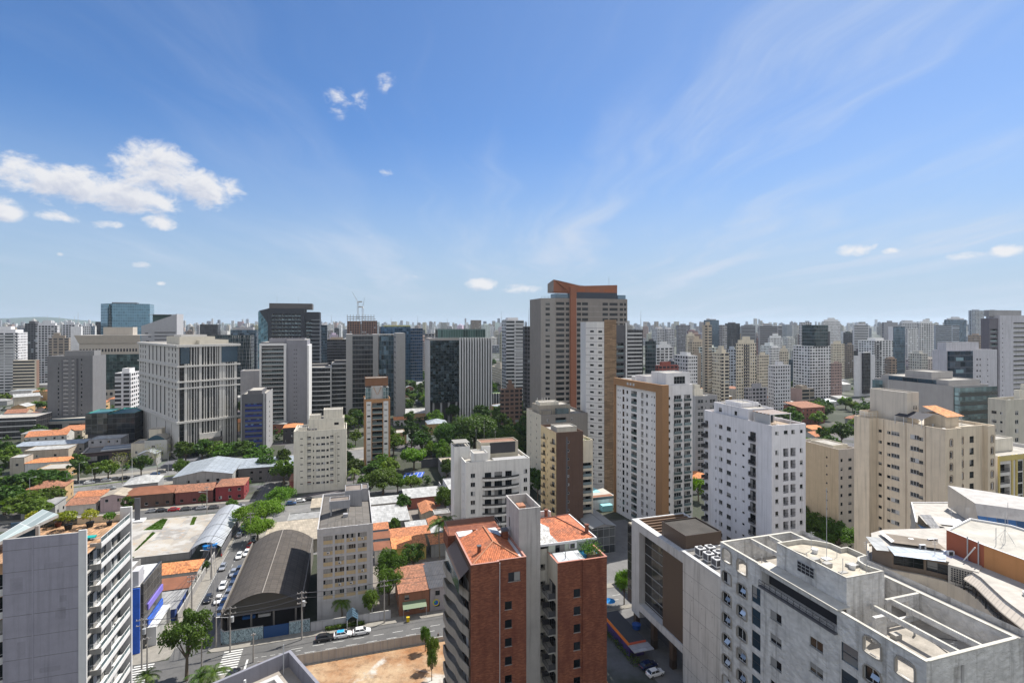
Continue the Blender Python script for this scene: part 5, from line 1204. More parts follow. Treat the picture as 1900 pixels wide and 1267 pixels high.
# cream block with arched windows, stepping along its left side
def m_arched():
 v,u = dirs(GR);Dn = 124;CC = paint((.62,.53,.41),.82,.09,.3)
 N = at(1754,Dn);z = zt(796.6,Dn);w = solve(N,v,1847)
 o = B('apartment_building','large cream block with arched windows on its right side and stepped left side',N[0],N[1],GR,cat='apartment building')
 d1 = solve(N,u,1628)         # main left wall
 A = (N[0]+u[0]*d1,N[1]+u[1]*d1);ws = solve(A,(-v[0],-v[1]),1613);A2 = (A[0]-v[0]*ws,A[1]-v[1]*ws);d2 = solve(A2,u,1585)
 fh = 2.87;n = 17;z0 = z-1.9-n*fh
 def s(px):return d1-solve(N,u,px)
 L = []
 for px,ww,hh,kd,st in ((1633,.9,.75,'w','d'),(1649,.9,.75,'w','d'),(1661,2.2,1.0,'w','w'),(1697,2.2,1.1,'w','w'),(1709,1.0,.8,'w','d')):L += cols(z0,fh,n,[(kd,s(px),ww,hh,1.0,st)])
 f1 = w*.32;st1 = .9
 R_ = cols(z0,fh,n,[('w',f1*.27,.85,1.45,.75,'w')]);R2 = cols(z0,fh,n,[('w',(w*.45-f1)*.98,.85,1.45,.75,'w')]);
 poly = [(0,0),(f1,-.0),(f1,1.1),(w*.85,1.1),(w*.85,0),(w,0),(w,d1+d2),(-ws,d1+d2),(-ws,d1),(0,d1)]
 F0 = cols(z0,fh,n,[('w',f1*.35,.85,1.45,.75,'w'),]);F2 = cols(z0,fh,n,[('w',w*.10,.85,1.45,.75,'w'),('g',w*.30,1.5,1.6,.7,'d')]);F4 = cols(z0,fh,n,[('w',w*.08,.8,1.45,.75,'w')])
 o.walls(poly,0,z,CC,{0:F0,2:F2,4:F4,9:L});o.roof(poly,z+.04,paint((.40,.36,.30),.9,.25),.7,.28,CC)
 for k in range(n):
  for x,y in ((f1*.35,0),(f1+w*.10,1.1),(w*.85+w*.08,0)):
   q = MB();zz = z0+k*fh+.75;AR = paint((.24,.18,.14),.8)
   pts = [(-.5,-.08),(-.5,1.42)]+[(-.5*cos(pi*i/6),1.42+.32*sin(pi*i/6)) for i in range(1,6)]+[(.5,1.42),(.5,-.08)]
   for p0,p1 in zip(pts,pts[1:]+pts[:1]):q.beam((x+p0[0],y-.06,zz+p0[1]+.04),(x+p1[0],y-.06,zz+p1[1]+.04),.09,.09,AR) if abs(p0[0]-p1[0]) > .01 else q.box(x+p0[0]-.05,x+p0[0]+.05,y-.1,y-.003,zz+min(p0[1],p1[1]),zz+max(p0[1],p1[1]),AR)
   q.build('arched_trim',o.root)
 q = MB()
 for px in (1640,1681,1717):y = d1-s(px);q.box(-.10,-.003,y-.08,y+.08,0,z-.2,paint((.40,.33,.26),.8))
 q.build('rain_pipe',o.root)
 o.block(1.5,5.6,10,20,z-.7,z+7.4,paint((.53,.48,.41),.8,.06,.2),None,'lift_tower',{0:[('w',2.2,2.6,z+3,z+4.,'d'),('w',3.,3.4,z+3,z+4.,'d')]})
 o.block(4.6,9.2,3,8,z-.7,z+2.6,CC,None,'roof_house');q = MB();q.add([(4.,2.2,z+2.3),(10,2.2,z+2.3),(9.2,8.4,z+4.1),(4.5,8.4,z+4.1)],tiles((.55,.24,.10),.3),[(0,0),(6,0),(6,6),(0,6)]);q.build('tiled_roof',o.root)
 q = MB();q.add([(-.3,12,z+1.4),(-.3,5.,z+1.4),(3.8,5,z+2.6),(3.8,12,z+2.6)][::-1],paint((.04,.04,.05),.7))
 for y in (5.2,7.4,9.6,11.8):q.box(-.2,-.1,y,y+.1,z-.7,z+1.4,FR_W)
 q.build('terrace_awning',o.root)
 q = MB();rail(q,[(-ws+.2,d1+.2),(-ws+.2,d1+d2-.3)],z,1.3,FR_W,1.2,.04);rail(q,[(-ws+.2,d1+.2),(-.1,d1+.2)],z,1.3,FR_W,1.2,.04);q.build('glass_railing',o.root)
 o.block(-ws+.6,4.,d1+1,d1+d2-1,z-.7,z+1.6,CC,paint((.3,.2,.14),.9),'terrace_room')
 clutter(o,1,w-2,1.5,9,z-.65,12,3);clutter(o,6,w-1,10,d1+d2-3,z-.65,12,9)
 q = MB();antenna(q,3,16,z+7.1,5,0);antenna(q,8,1.5,z-.5,3.2,3);q.build('antenna',o.root);o.finish()
m_arched()
# grey block with glazed corner balconies behind
def m_glazed():
 D = 182;GB = paint((.36,.345,.335),.8,.06,.12);GC = curtain((.16,.24,.26),1.5,2.9,(.08,.08,.08),.08,.1,.45,.08,.1)
 o = mk('grey block with green-tinted glazed corner balconies, behind the cream lift tower','L',1622,1768,1834,D,716,GB,fh=3.1,top=3.3,fin=False,F_=[],
  Sd=[('p',.32,5.2,2.4,.2,'dg3')])
 w,d,z,z0,n = o.wd;o.block(1,w-1,2.0,d-2,z-.9,z+1.7,GB,None,'set_back_storey',{3:[('g',3,14,z-.1,z+1.4,'b2'),('g',d-20,d-8,z-.1,z+1.4,'b2')]});o.block(3,w-4,9,d-10,z+1.4,z+4.,GB,None,'plant_room')
 for k in range(n+1):
  zb = z0+(k-.0)*3.1;q = MB();q.box(.4,w+1.2,-2.0,-.004,zb-.25,zb,DGREY);q.box(.4,w+1.2,-2.05,-2.0,zb,zb+1.05,glass((.03,.04,.04),.2));q.box(.5,w+1.1,-1.95,-1.9,zb+1.06,zb+2.8,GC);q.box(.5,.55,-1.9,-.01,zb,zb+2.8,GC);q.build('glazed_balcony',o.root)
  q = MB();q.box(-1.4,-.004,d-4.5,d-.3,zb-.25,zb,DGREY);q.box(-1.4,-1.35,d-4.5,d-.3,zb,zb+2.8,GC);q.build('glazed_balcony',o.root)
 o.finish()
m_glazed()
o = mk('plain pale cream block at the right edge of the photo behind the arched windows','L',1833,1866,1990,168,742,paint((.50,.47,.40),.85,.08,.25),fh=2.9,top=3,F_=[('w',.16,1.7,1.3,.9),('w',.34,.9,.8,1.1),('w',.6,2.,1.3,.9)],Sd=[('w',.35,1.4,.9,1.1,'d'),('w',.75,.8,.8,1.1)],fin=False)
roofbits(o,5);o.finish()
o = mk('small white and yellow block with dark balconies at the right edge of the photo','L',1846,1851,1960,131,846,paint((.60,.58,.55),.8,.07,.15),fh=2.9,top=1.6,F_=[('b',2.6,3.8,2.1,.2,'db'),('g',8.4,1.9,2.6,.1,'d'),('b',12.6,3.6,2.1,.2,'db')],depth=18,fin=False)
w,d,z,z0,n = o.wd;q = MB();YW = paint((.52,.42,.16),.8,.06,.1)
for x in (.0,4.9,6.5,9.6,10.3):q.box(x+.02,x+.55,-.25,-.004,0,z,YW)
q.box(.03,w-.1,-.28,-.251,z-1.3,z-.1,YW);q.build('yellow_band',o.root);roofbits(o,9,False);o.finish()
o = mk('lower cream block with small windows, left of the large cream block','L',1534,1556,1590,172,834,[paint((.47,.42,.37),.82,.07,.2),CREAM,CREAM,paint((.56,.44,.30),.82,.07,.2)],fh=2.87,top=2.2,F_=[('w',.16,.9,1.1,.9,'d'),('w',.62,1.4,.9,1.,'d')],Sd=[('w',.72,.6,.6,1.2,'d')],depth=16,fin=False)
w,d,z,z0,n = o.wd;o.block(1,w-.5,3,12,z-.9,z+.7,CREAM,None,'lift_room');o.finish()
o = mk('grey striped block between the brown-framed block and the white block','L',1284,1290,1331,246,735,[GRYW,LG,LG,LG],fh=2.95,top=1.2,F_=[('g',.24,3.,1.4,.9,'w'),('w',.5,.8,1.2,.9),('g',.78,3.,1.4,.9,'w')],depth=18,fin=False);roofbits(o,2);o.finish()
# ================================================================ larger far buildings with their own design
def hotel():
 rot = radians(47.3);v,u = dirs(rot);D = 296;C = at(330,D);w = solve(C,v,441);d = solve(C,u,258);z = 64.4
 HW = paint((.50,.485,.46),.8,.05,.1);HD = curtain((.018,.02,.026),1.5,3.1,(.06,.06,.06),.1,.3,.15,.12,.1,.5)
 o = B('hotel_building','broad pale classical block with tall dark glazing between white pilasters and cornices',C[0],C[1],rot,cat='hotel')
 zc = [z-11.8,z-20.5,z-24.3,z-43.2]            # cornice heights
 L = [];fh = 3.1
 def grid(z0,z1,n,defs):
  out = [];f = (z1-z0)/n
  for k in range(n):
   for (x,ww,hh) in defs:out.append(('w',x-ww/2,x+ww/2,z0+k*f+(f-hh)*.5,z0+k*f+(f+hh)*.5,'dx'))
  return out
 small = [(d*x,1.7,1.95) for x in (.05,.12,.19,.80,.88,.95)];tall = [d*x for x in (.30,.40,.50,.60,.70)]
 for a,b_,n in ((zc[3]+.6,zc[2]-.5,6),(zc[2]+.4,zc[1]-.4,1),(zc[1]+.5,zc[0]-.5,3),(zc[0]+.6,z-1,3)):L += grid(a,b_,n,small)
 for x in tall:
  for a,b_ in ((zc[3]+1,zc[2]-1),(zc[2]+.8,zc[1]-.8),(zc[1]+.8,zc[0]-.8),(zc[0]+1.,z-1.6)):L.append(('g',x-1.15,x+1.15,a,b_,'dx'))
 for x in (.12,.22,.27,.32,.5,.72,.86):L.append(('g',d*x-.5,d*x+.5,zc[3]-12,zc[3]-2.5,'d'));L.append(('g',d*x-.5,d*x+.5,2.5,zc[3]-14,'d'))
 o.walls(rect(w,d),0,z,[HD,HW,HW,HW],{3:L});o.roof(rect(w,d),z+.03,None,1.,.5,HW)
 pil = [.0,.10,.165,.205,.26,.30,.345,.43,.47,.53,.575,.63,.665,.70,.755,.81,.85,.90,.94,.975]
 for i,f in enumerate(pil):
  wide = i in (1,6,13,14,19);q = MB();ww = 1.35 if wide else .5;x = f*(w-1.6)
  q.box(x,x+ww,-.9 if not wide else -1.3,-.004,3 if f < .35 or f > .72 else 13,z-.6,HW);q.build('pilaster',o.root)
 for zz,t,pr in ((z,1.3,1.8),(zc[0],.9,1.7),(zc[1],.9,1.6),(zc[2],.8,1.5),(zc[3],1.2,1.7)):
  q = MB();q.box(-pr*.6,w+pr*.6,-pr,-.93 if zz < z else .2,zz-t,zz,HW);q.box(-pr*.6,-.004,-.9,d,zz-t,zz,HW);q.build('cornice',o.root)
 q = MB();q.box(w*.33,w*.68,-5,-1.8,9,10.2,paint((.16,.15,.14),.7));q.box(w*.33,w*.68,-1.79,-.95,0,13,HW);q.build('entrance_canopy',o.root)
 o.block(3,w-10,8,34,z-1,z+4.4,paint((.54,.50,.42),.8,.06,.1),None,'attic',None,.4);o.block(12,w-4,3.5,20,z-1,z+2.4,paint((.54,.50,.42),.8,.06,.1),None,'attic',None,.4);o.block(6,w-12,16,30,z+4,z+5.4,HW,None,'plant_room')
 q = MB();q.box(w*.70,w*.98,-1.5,-1.35,zc[0]+1,z-1.6,GLB);q.box(w*.03,w*.17,-1.5,-1.35,zc[0]+1,z-1.6,GLB);q.build('corner_glazing',o.root)
 o.finish()
hotel()
def greytwin():
 D = 378;o = mk('dark grey block with a recessed slot and a low podium, left of the hotel','L',77,88,172,D,661,[paint((.165,.165,.172),.85,.08,.15)]*4,fh=3.,top=1.5,
 F_=[('w',.24,.9,1.6,.8,'d',(0,-1)),('b',.40,3.,1.5,.7,'ds3'),('b',.56,1.6,1.5,.7,'ds3'),('w',.75,.9,1.6,.8,'d')],Sd=[('w',.5,1.,1.4,.9,'d')],depth=22,fin=False,base=8)
 w,d,z,z0,n = o.wd;m = paint((.20,.20,.205),.85,.07,.12)
 o.block(w*.33,w-.3,3,14,z-.9,z+3.6,m,None,'roof_storey');q = MB();q.box(w*.31,w*.33,-.03,-.003,8,z-3,DGREY);q.box(w*.64,w*.67,-.5,-.003,8,z-2,DGREY);q.build('shadow_slot',o.root)
 o.block(-6,w+8,-12,20,0,8,paint((.30,.29,.28),.8,.1,.2),paint((.16,.16,.16),.8),'podium',{0:[('g',4,20,3,6,'d'),('g',24,36,3,6,'d')]},.5);o.block(-5,w+6,-11,-1,7.6,9.4,GLB,None,'terrace_glazing');o.finish()
greytwin()
def trapez():
 D = 520;C = at(176,D);v,u = dirs(GR);o = B('office_building','dark glass office under a wide overhanging pale cornice behind the grey block',C[0],C[1],cat='office building')
 w = solve(C,v,262);d = 34;z = zt(622,D);DG2 = curtain((.035,.06,.06),3.,3.6,(.05,.07,.07),.12,.25,.55,.08,.25);PC = paint((.42,.38,.33),.8,.06,.1)
 q = MB();q.box(0,w,0,d,12,z-19,DG2);q.add([(-12,6,z-19),(0,0,z-19),(0,0,12),(-8,6,12)][::-1],curtain((.20,.30,.28),3.,3.6,(.2,.26,.25),.1,.25,.5,.1,.3),[(0,30),(10,30),(10,0),(0,0)]);q.build('glazing',o.root)
 q = MB()
 q.add([(-13,-1,z-8),(w,-1,z-8),(w,-3,z),(-16,-3,z)],PC);q.add([(-13,18,z-8),(-13,-1,z-8),(-16,-3,z),(-16,18,z)],PC);q.add([(-16,-3,z),(w,-3,z),(w,d,z),(-16,d,z)],ROOFC);q.build('flared_cornice',o.root)
 q = MB();q.box(-13,w,0,d,z-19.01+.02,z-8,PC)
 for i in range(int((w+12)/2.6)):q.box(-12.4+i*2.6,-11+i*2.6,-.05,-.004,z-16.5,z-13.5,DARKIN)
 q.build('arcade_storey',o.root);q = MB();q.box(-10,w,-4,0-.01,0,12,PC)
 for i in range(12):q.box(-8+i*4.4,-5.6+i*4.4,-4.05,-4.003,6.5,9.5,DARKIN)
 q.build('base',o.root);o.block(4,w-10,8,20,z-.2,z+8,PC,None,'plant_room');o.finish()
trapez()
def blueglass():
 D = 700;rot = radians(25);C = at(208,D);v,u = dirs(rot);w = solve(C,v,278);z = zt(563,D);o = B('office_building','pale blue glass tower with a dark split down its side on the left horizon',C[0],C[1],rot,cat='office building')
 m = curtain((.13,.24,.31),2.6,3.8,(.16,.25,.30),.15,.5,.5,.12,.06,.22);d = 30;L0 = at(187,D+10);k = ((L0[0]-C[0])*v[0]+(L0[1]-C[1])*v[1],(L0[0]-C[0])*u[0]+(L0[1]-C[1])*u[1])
 q = MB();q.prism([k,(-5.5,2.8),(-3,6),(0,0),(w,0),(w,d),(k[0],d)],0,z,m,ROOFC);q.build('curtain_wall',o.root)
 q = MB();q.add([(-6,2.2,20),(1.5,-.1,20),(-2.2,-.02,z-1.),(-3.2,.5,z-1)],curtain((.03,.04,.045),1.5,3.8,(.12,.16,.17),.2,.5,.5,.1,.3),[(0,0),(7,0),(4,80),(3,80)]);q.build('dark_split',o.root)
 o.block(-2,w*.62,8,20,z-.1,z+1.8,DGREY,None,'plant_room');o.finish()
blueglass()
def slant():
 D = 610;C = at(262,D);v,u = dirs(GR);w1 = solve(C,v,285);w = solve(C,v,328);z1 = zt(605,D);z2 = zt(582,D);GP = paint((.36,.36,.375),.8,.05,.1)
 o = B('office_building','grey office with a wedge-shaped sloping top and white ribbon windows',C[0],C[1],cat='office building')
 q = MB();rb = pat(200,4.1,196,1.7,(.05,.055,.06),off=.25)
 q.add([(0,0,0),(w,0,0),(w,0,z2),(0,0,z1)],GP);q.add([(w,0,0),(w,26,0),(w,26,z2),(w,0,z2)],GP);q.add([(0,0,z1),(w,0,z2),(w,26,z2),(0,26,z1)],ROOFC);q.add([(0,26,0),(0,0,0),(0,0,z1),(0,26,z1)],GP);q.build('wedge_wall',o.root)
 for k in range(11):
  q = MB();zz = z1-8-k*4.2;q.box(w1+1,w-1.5,-.35,-.004,zz,zz+1.9,DGREY);q.box(w1+1,w-1.5,-.5,-.351,zz+1.2,zz+1.9,SHUT);q.build('ribbon_window',o.root)
 q = MB();
 for x,zz in ((4,-9),(7,-13),(5,-18),(8,-22),(4,-27)):q.box(x,x+3,-.1,-.004,z1+zz,z1+zz+1.3,DGREY)
 q.build('slit_window',o.root);o.block(w*.25,w*.7,8,20,z1,z2-1,paint((.05,.10,.09),.6),None,'plant_room');q = MB();q.box(w*.18,w*.9,2,22,z2-1,z2-.6,FR_A);q.build('roof_frame',o.root);o.finish()
slant()
def bluestripe():
 D = 311;BC = paint((.11,.11,.12),.8,.07,.1);BL_ = paint((.02,.035,.20),.5,.1)
 o = mk('dark concrete block with blue glazed bands between grey fins','R',447,494,506,D,730,[BC,paint((.28,.28,.285),.8,.07,.1),BC,BC],fh=3.,top=5.2,F_=[],Sd=[('w',.5,2.,1.3,.9,'d')],fin=False,name='office_building',cat='office building')
 w,d,z,z0,n = o.wd
 for k in range(n):
  q = MB();zz = z0+k*3.;q.box(w*.16,w*.84,-.12,-.003,zz+.9,zz+2.7,BL_)
  for i in range(6):q.box(w*.16+w*.68*i/6+.05,w*.16+w*.68*(i+1)/6-.05,-.14,-.121,zz+1.9,zz+2.6,(DARKIN,GLB,DARKIN,DARKIN,GLB)[(i+k) % 5])
  q.build('blue_glazed_band',o.root)
 q = MB();q.box(w*.88,w*.96,-.6,-.003,0,z+.6,GRYW);q.box(.02,.5,-.4,-.003,0,z,GRYW);q.build('fin',o.root);o.block(3,w-3,4,d-4 if d > 12 else d-1,z-.9,z+1.6,BC,None,'plant_room');o.finish()
bluestripe()
def boxframe():
 D = 372;C = at(484,D);v,u = dirs(GR);z = zt(631,D);x1 = solve(C,v,530);w = solve(C,v,570);d = 30;GW = paint((.225,.225,.25),.85,.06,.12)
 o = B('apartment_building','block with open balconies in a white box frame beside a blank grey wall',C[0],C[1],cat='apartment building')
 fh = 3.05;n = int((z-4)/fh)-2;z0 = z-5.5-n*fh
 ops = {0:cols(z0,fh,n,[('b',x1*.5-.2,x1-2.6,2.45,.15,'wg')])}
 o.walls(rect(x1,d),0,z-1.6,[DGREY,GW,GW,GW],ops,'recessed_facade');o.roof(rect(x1,d),z-1.57,None,.3,.2,GW)
 q = MB();q.box(-.6,.7,-2.6,-.004,0,z-2.5,TRIM);q.box(.71,x1-1,-2.6,-.004,z-4.,z-2.5,TRIM);q.box(x1-1,x1+.6,-2.6,-.004,0,z-2.5,TRIM);q.build('white_frame',o.root)
 for k in range(n+1):
  q = MB();zz = z0+k*fh;q.box(.72,x1-1.02,-2.3,-.006,zz-.18,zz+.12,TRIM);q.build('floor_slab',o.root)
 q = MB();q.box(x1+.61,w,-1.,d,0,z,GW,mt=ROOFC);q.build('blank_wall',o.root);q = MB();q.box(w+.01,w+1.2,-1.8,d,0,z-4.,TRIM);q.build('white_edge',o.root)
 q = MB()
 for k in range(n):
  for x in (.38,.48):q.box(x1+(w-x1)*x,x1+(w-x1)*x+.7,-1.03,-1.003,z0+k*fh+1.2,z0+k*fh+1.7,DARKIN)
 q.build('bathroom_window',o.root);o.block(x1*.3,w-2,4,20,z-1.9,z+1.,GW,None,'plant_room');o.finish()
boxframe()
def darktower():
 D = 452;o = B('apartment_building','dark slab tower with rows of pale-lit balconies and a slanted blue glass edge',*at(497,D),cat='apartment building');C = at(497,D);v,u = dirs(GR);DK = paint((.045,.05,.06),.7,.08)
 w = solve(C,v,565);w2 = solve(C,v,593);z = zt(572,D);fh = 3.3;n = 26;z0 = z-4-n*fh
 F_ = []
 for i in range(9):F_ += cols(z0,fh,n,[('b',w*(.14+.09*i),w*.072,2.3,.4,'dg')])
 o.walls(rect(w,26),0,z,DK,{0:F_});o.roof(rect(w,26),z+.03,None,.5,.3,DK)
 q = MB();p0 = solve(C,v,478);q.add([(p0,3,0),(-.01,0,0),(-.01,0,zt(600,D)),(p0*.9,3,z-2),(p0,3,z-3)],curtain((.08,.16,.20),2.5,3.3,(.15,.22,.25),.12,.3,.6,.1,.25),[(0,0),(9,0),(9,75),(1,90),(0,90)])
 q.add([(-.01,0,zt(600,D)),(-.01,3,z),(p0*.9,3,z-2)],DK);q.build('slanted_glass',o.root)
 o.block(.5,w+6,4,22,z-.5,z+4.6,paint((.10,.095,.095),.7),None,'crown')
 o.walls([(w+.01,1),(w2,1),(w2,24),(w+.01,24)],0,z-3,DK,{0:cols(z0-3,fh,n-1,[('b',(w2-w)*.3,(w2-w)*.4,2.2,.4,'dg')])},'side_wing')
 for k in range(n):
  q = MB();q.box(w+(w2-w)*.45,w2+1.4,-.6,.99,z0-3+k*fh,z0-2.2+k*fh,paint((.20,.22,.24),.6));q.build('balcony',o.root)
 o.roof([(w+.01,1),(w2,1),(w2,24),(w+.01,24)],z-2.9,None,.4,.3,DK,'wing_roof');q = MB();q.tube((6,10,z+4),(6,10,z+12),.1,FR_A,4);q.tube((w*.8,10,z+4),(w*.8,10,z+11),.1,FR_A,4);q.build('antenna',o.root);o.finish()
darktower()
def stripes(label,pl,pr,D,py,base_py=None,curve=0,n=None,edge=True,dark=(.025,.03,.035)):
 """white floor bands over dark glazing"""
 C = at(pl,D);v,u = dirs(GR);w = solve(C,v,pr);z = zt(py,D);o = B('office_building',label,C[0],C[1],cat='office building')
 g = curtain(dark,2.2,4.,(.07,.07,.07),.12,.2,.4,.12,.2);q = MB();q.box(0,w,0,22,0,z,g,mt=ROOFC);q.build('glazing',o.root);n = n or int(z/3.6)
 for k in range(n):
  zz = z-.6-k*(z-4)/n;b = MB()
  if curve:
   N = 8
   for i in range(N):
    a,c = i/N,(i+1)/N;ya,yc = -.8-curve*sin(pi*a*.5+.3),-.8-curve*sin(pi*c*.5+.3)
    b.add([(w*a,ya,zz-.25),(w*c,yc,zz-.25),(w*c,yc,zz+.55),(w*a,ya,zz+.55)],TRIM);b.add([(w*a,ya,zz+.55),(w*c,yc,zz+.55),(w*c,-.004,zz+.55),(w*a,-.004,zz+.55)],CONC)
  else:b.box(0,w,-1.1,-.004,zz-.25,zz+.5,TRIM)
  b.build('floor_band',o.root)
 if edge:q = MB();q.box(w,w+.8,-1.2,20,0,z,TRIM);q.build('edge_wall',o.root)
 o.block(2,w-2,6,16,z-.01,z+2.,DGREY,None,'plant_room');o.finish();return o
stripes('low office with white floor bands and roof planting right of the blank grey wall',571,613,425,681,n=10,curve=2.)
stripes('dark office with thin white bands, left of the concrete-edged office',615,652,440,674,n=11,edge=False)
def concedge():
 D = 428;v,u = dirs(GR);C = at(642,D);x1,x2,w = solve(C,v,654),solve(C,v,692),solve(C,v,702);z = zt(620,D);CE = paint((.30,.295,.29),.85,.05,.1)
 o = B('office_building','office of dark glazing held between two bare concrete edge walls',C[0],C[1],cat='office building');g = curtain((.03,.035,.04),2.4,3.9,(.07,.07,.075),.15,.3,.35,.12,.2)
 q = MB();q.box(x1,x2,.6,24,0,z-1,g,mt=ROOFC);q.build('glazing',o.root)
 q = MB();q.box(0,x1,0,26,0,z,CE);q.build('edge_wall',o.root);q = MB();q.box(x2,w,-.5,26,0,z-.3,CE);q.build('edge_wall',o.root);q = MB();q.box(x1,x2,0,1.5,z-1.5,z-.2,CE);q.build('roof_beam',o.root)
 for k in range(16):
  q = MB();zz = z-5-k*3.95;q.box(x1+.01,x2-.01,-.5,.59,zz,zz+.4,paint((.22,.22,.22),.8));q.build('floor_slab',o.root)
 C2 = at(703,D+6);w3 = w+1
 q = MB();a = solve(C,v,704);b_ = solve(C,v,735);q.box(a,b_,3,24,0,z-.5,curtain((.06,.10,.13),2.,3.9,(.1,.12,.13),.15,.3,.55,.08,.9),mt=ROOFC);q.build('mirror_glazing',o.root);o.finish()
 C3 = at(735,D-20);w4 = solve(C3,v,752);z3 = zt(618,D-20);o = B('office_building','blank concrete slab tower standing in the trees',C3[0],C3[1],cat='office building')
 q = MB();q.box(0,w4,0,22,0,z3,CE);q.build('wall',o.root)
 q = MB()
 for k in range(15):q.box(-.04,-.003,6,16,z3-4-k*4,z3-2.6-k*4,DARKIN)
 q.build('side_window',o.root);o.finish()
concedge()
def bluetower():
 D = 640;C = at(706,D);v,u = dirs(GR);w = solve(C,v,762);w2 = solve(C,v,784);z = zt(606,D);o = B('office_building','deep blue glass tower behind the bare concrete slab',C[0],C[1],cat='office building')
 m = curtain((.05,.11,.19),2.4,3.8,(.05,.09,.14),.15,.4,.5,.08,.4);q = MB();q.box(0,w,0,30,0,z,m,mt=ROOFC);q.build('curtain_wall',o.root)
 q = MB();q.box(w+.01,w2,-2,28,0,z-2,curtain((.04,.09,.17),2.4,3.8,(.12,.13,.15),.15,.9,.55,.1,.4),mt=ROOFC);q.build('curtain_wall',o.root);o.block(4,w,6,20,z-.1,z+1.5,paint((.3,.3,.12),.8),None,'roof_garden');o.finish()
bluetower()
def finned():
 D = 404;C = at(798,D);v,u = dirs(GR);x1 = solve(C,v,853);w = solve(C,v,911);z = zt(627,D);o = B('office_building','dark glass office whose right half is striped with full-height white fins',C[0],C[1],cat='office building')
 m = curtain((.035,.055,.065),2.1,2.,(.03,.04,.05),.12,.2,.75,.06,1.6,.75);m2 = curtain((.03,.035,.04),1.2,3.8,(.05,.05,.055),.1,.2,.4,.1,.2)
 q = MB();q.box(0,x1,0,24,16,z-2,m,mt=ROOFC);q.build('mirror_glazing',o.root);q = MB();q.box(x1+.01,w,0,24,0,z-.5,m2,mt=ROOFC);q.build('glazing',o.root)
 q = MB();q.box(-.6,x1,-.6,24,z-2+.01,z-.4,paint((.30,.28,.27),.8));q.box(-.8,-.01,-.4,24,0,z-2,LG);q.build('frame',o.root)
 q = MB();q.box(0,x1,8,24,0,15.98,DGREY);q.build('lobby',o.root)
 for i in range(4):q = MB();q.box(2+i*6,3.4+i*6,.5,2,0,15.98,GRYW);q.build('column',o.root)
 n = 13
 for i in range(n):q = MB();x = x1+(w-x1)*i/(n-1);q.box(x-.5,x+.5,-1.8,-.004,2 if i > 1 else 0,z,TRIM);q.build('fin',o.root)
 o.block(7,w-3,6,20,z-.6,z+6.8,curtain((.08,.14,.13),2.,6.,(.15,.2,.2),.15,.3,.5,.1,.2),None,'glazed_roof_storey');o.finish()
 C = at(911,440);w = solve(C,v,930);o = B('office_building','low annexe with white fins right of the striped glass office',C[0],C[1],cat='office building');z = zt(730,440)
 q = MB();q.box(0,w,0,12,0,z,m2,mt=paint((.2,.26,.12),.9));q.build('glazing',o.root)
 for i in range(5):q = MB();q.box(w*i/4-.3,w*i/4+.3,-1,-.004,0,z,TRIM);q.build('fin',o.root)
 o.finish()
finned()
def construction():
 D = 720;C = at(644,D);v,u = dirs(GR);x1 = solve(C,v,671);w = solve(C,v,700);z = zt(588,D);o = B('building_under_construction','unfinished brick and concrete tower frame with a tower crane on top',C[0],C[1],cat='construction site')
 pm = pat(3.2,3.1,2.5,2.3,(.05,.04,.04),off=.12);q = MB();q.box(0,x1-1,0,22,0,z-6,pm,mt=CONC);q.build('brick_infill',o.root).color = (.24,.13,.09,1);q = MB();q.box(x1,w,0,22,0,z-5,pm,mt=CONC);q.build('brick_infill',o.root).color = (.22,.12,.085,1)
 q = MB()
 for k in range(3):
  zz = z-6+k*3.1;q.box(-.3,w-(k*2),-.3,22,zz,zz+.5,CONC)
  for i in range(10):q.box(i*w/10.2,i*w/10.2+.6,0,.6,zz+.5,zz+3.1,CONC)
 q.build('concrete_frame',o.root);o.finish()
 for (px,hh,lab,ang) in ((664,20,'left tower crane with a raised boom over the unfinished tower',60),(673,13,'right tower crane with a steep boom over the unfinished tower',78)):
  x,y = at(px,D+12);e = empty('tower_crane',x,y,z+1);tag(e,lab,'crane','tower cranes on the unfinished tower');q = MB()
  for sx in (-1,1):
   for sy in (-1,1):q.tube((sx*.8,sy*.8,-4),(sx*.8,sy*.8,hh),.16,FR_A,4)
  for i in range(hh//2):q.tube((-.8,-.8,i*2),(.8,-.8,i*2+2),.12,FR_A,4)
  q.build('mast',e);q = MB();dx = (-1 if px == 664 else 1)*cos(radians(ang));L = 17 if px == 664 else 14
  for s_ in (-.5,.5):q.tube((0,s_,hh),(dx*L,0,hh+L*sin(radians(ang))),.15,FR_A,4)
  q.tube((0,0,hh+1.5),(dx*L,0,hh+L*sin(radians(ang))),.15,FR_A,4);q.build('boom',e);q = MB();q.box(-6 if dx > 0 else 1,-1 if dx > 0 else 6,-.7,.7,hh-.5,hh+1,CONC);q.box(-1.,1.,-1,1,hh-1.5,hh+.5,FR_W);q.build('counterweight',e)
construction()
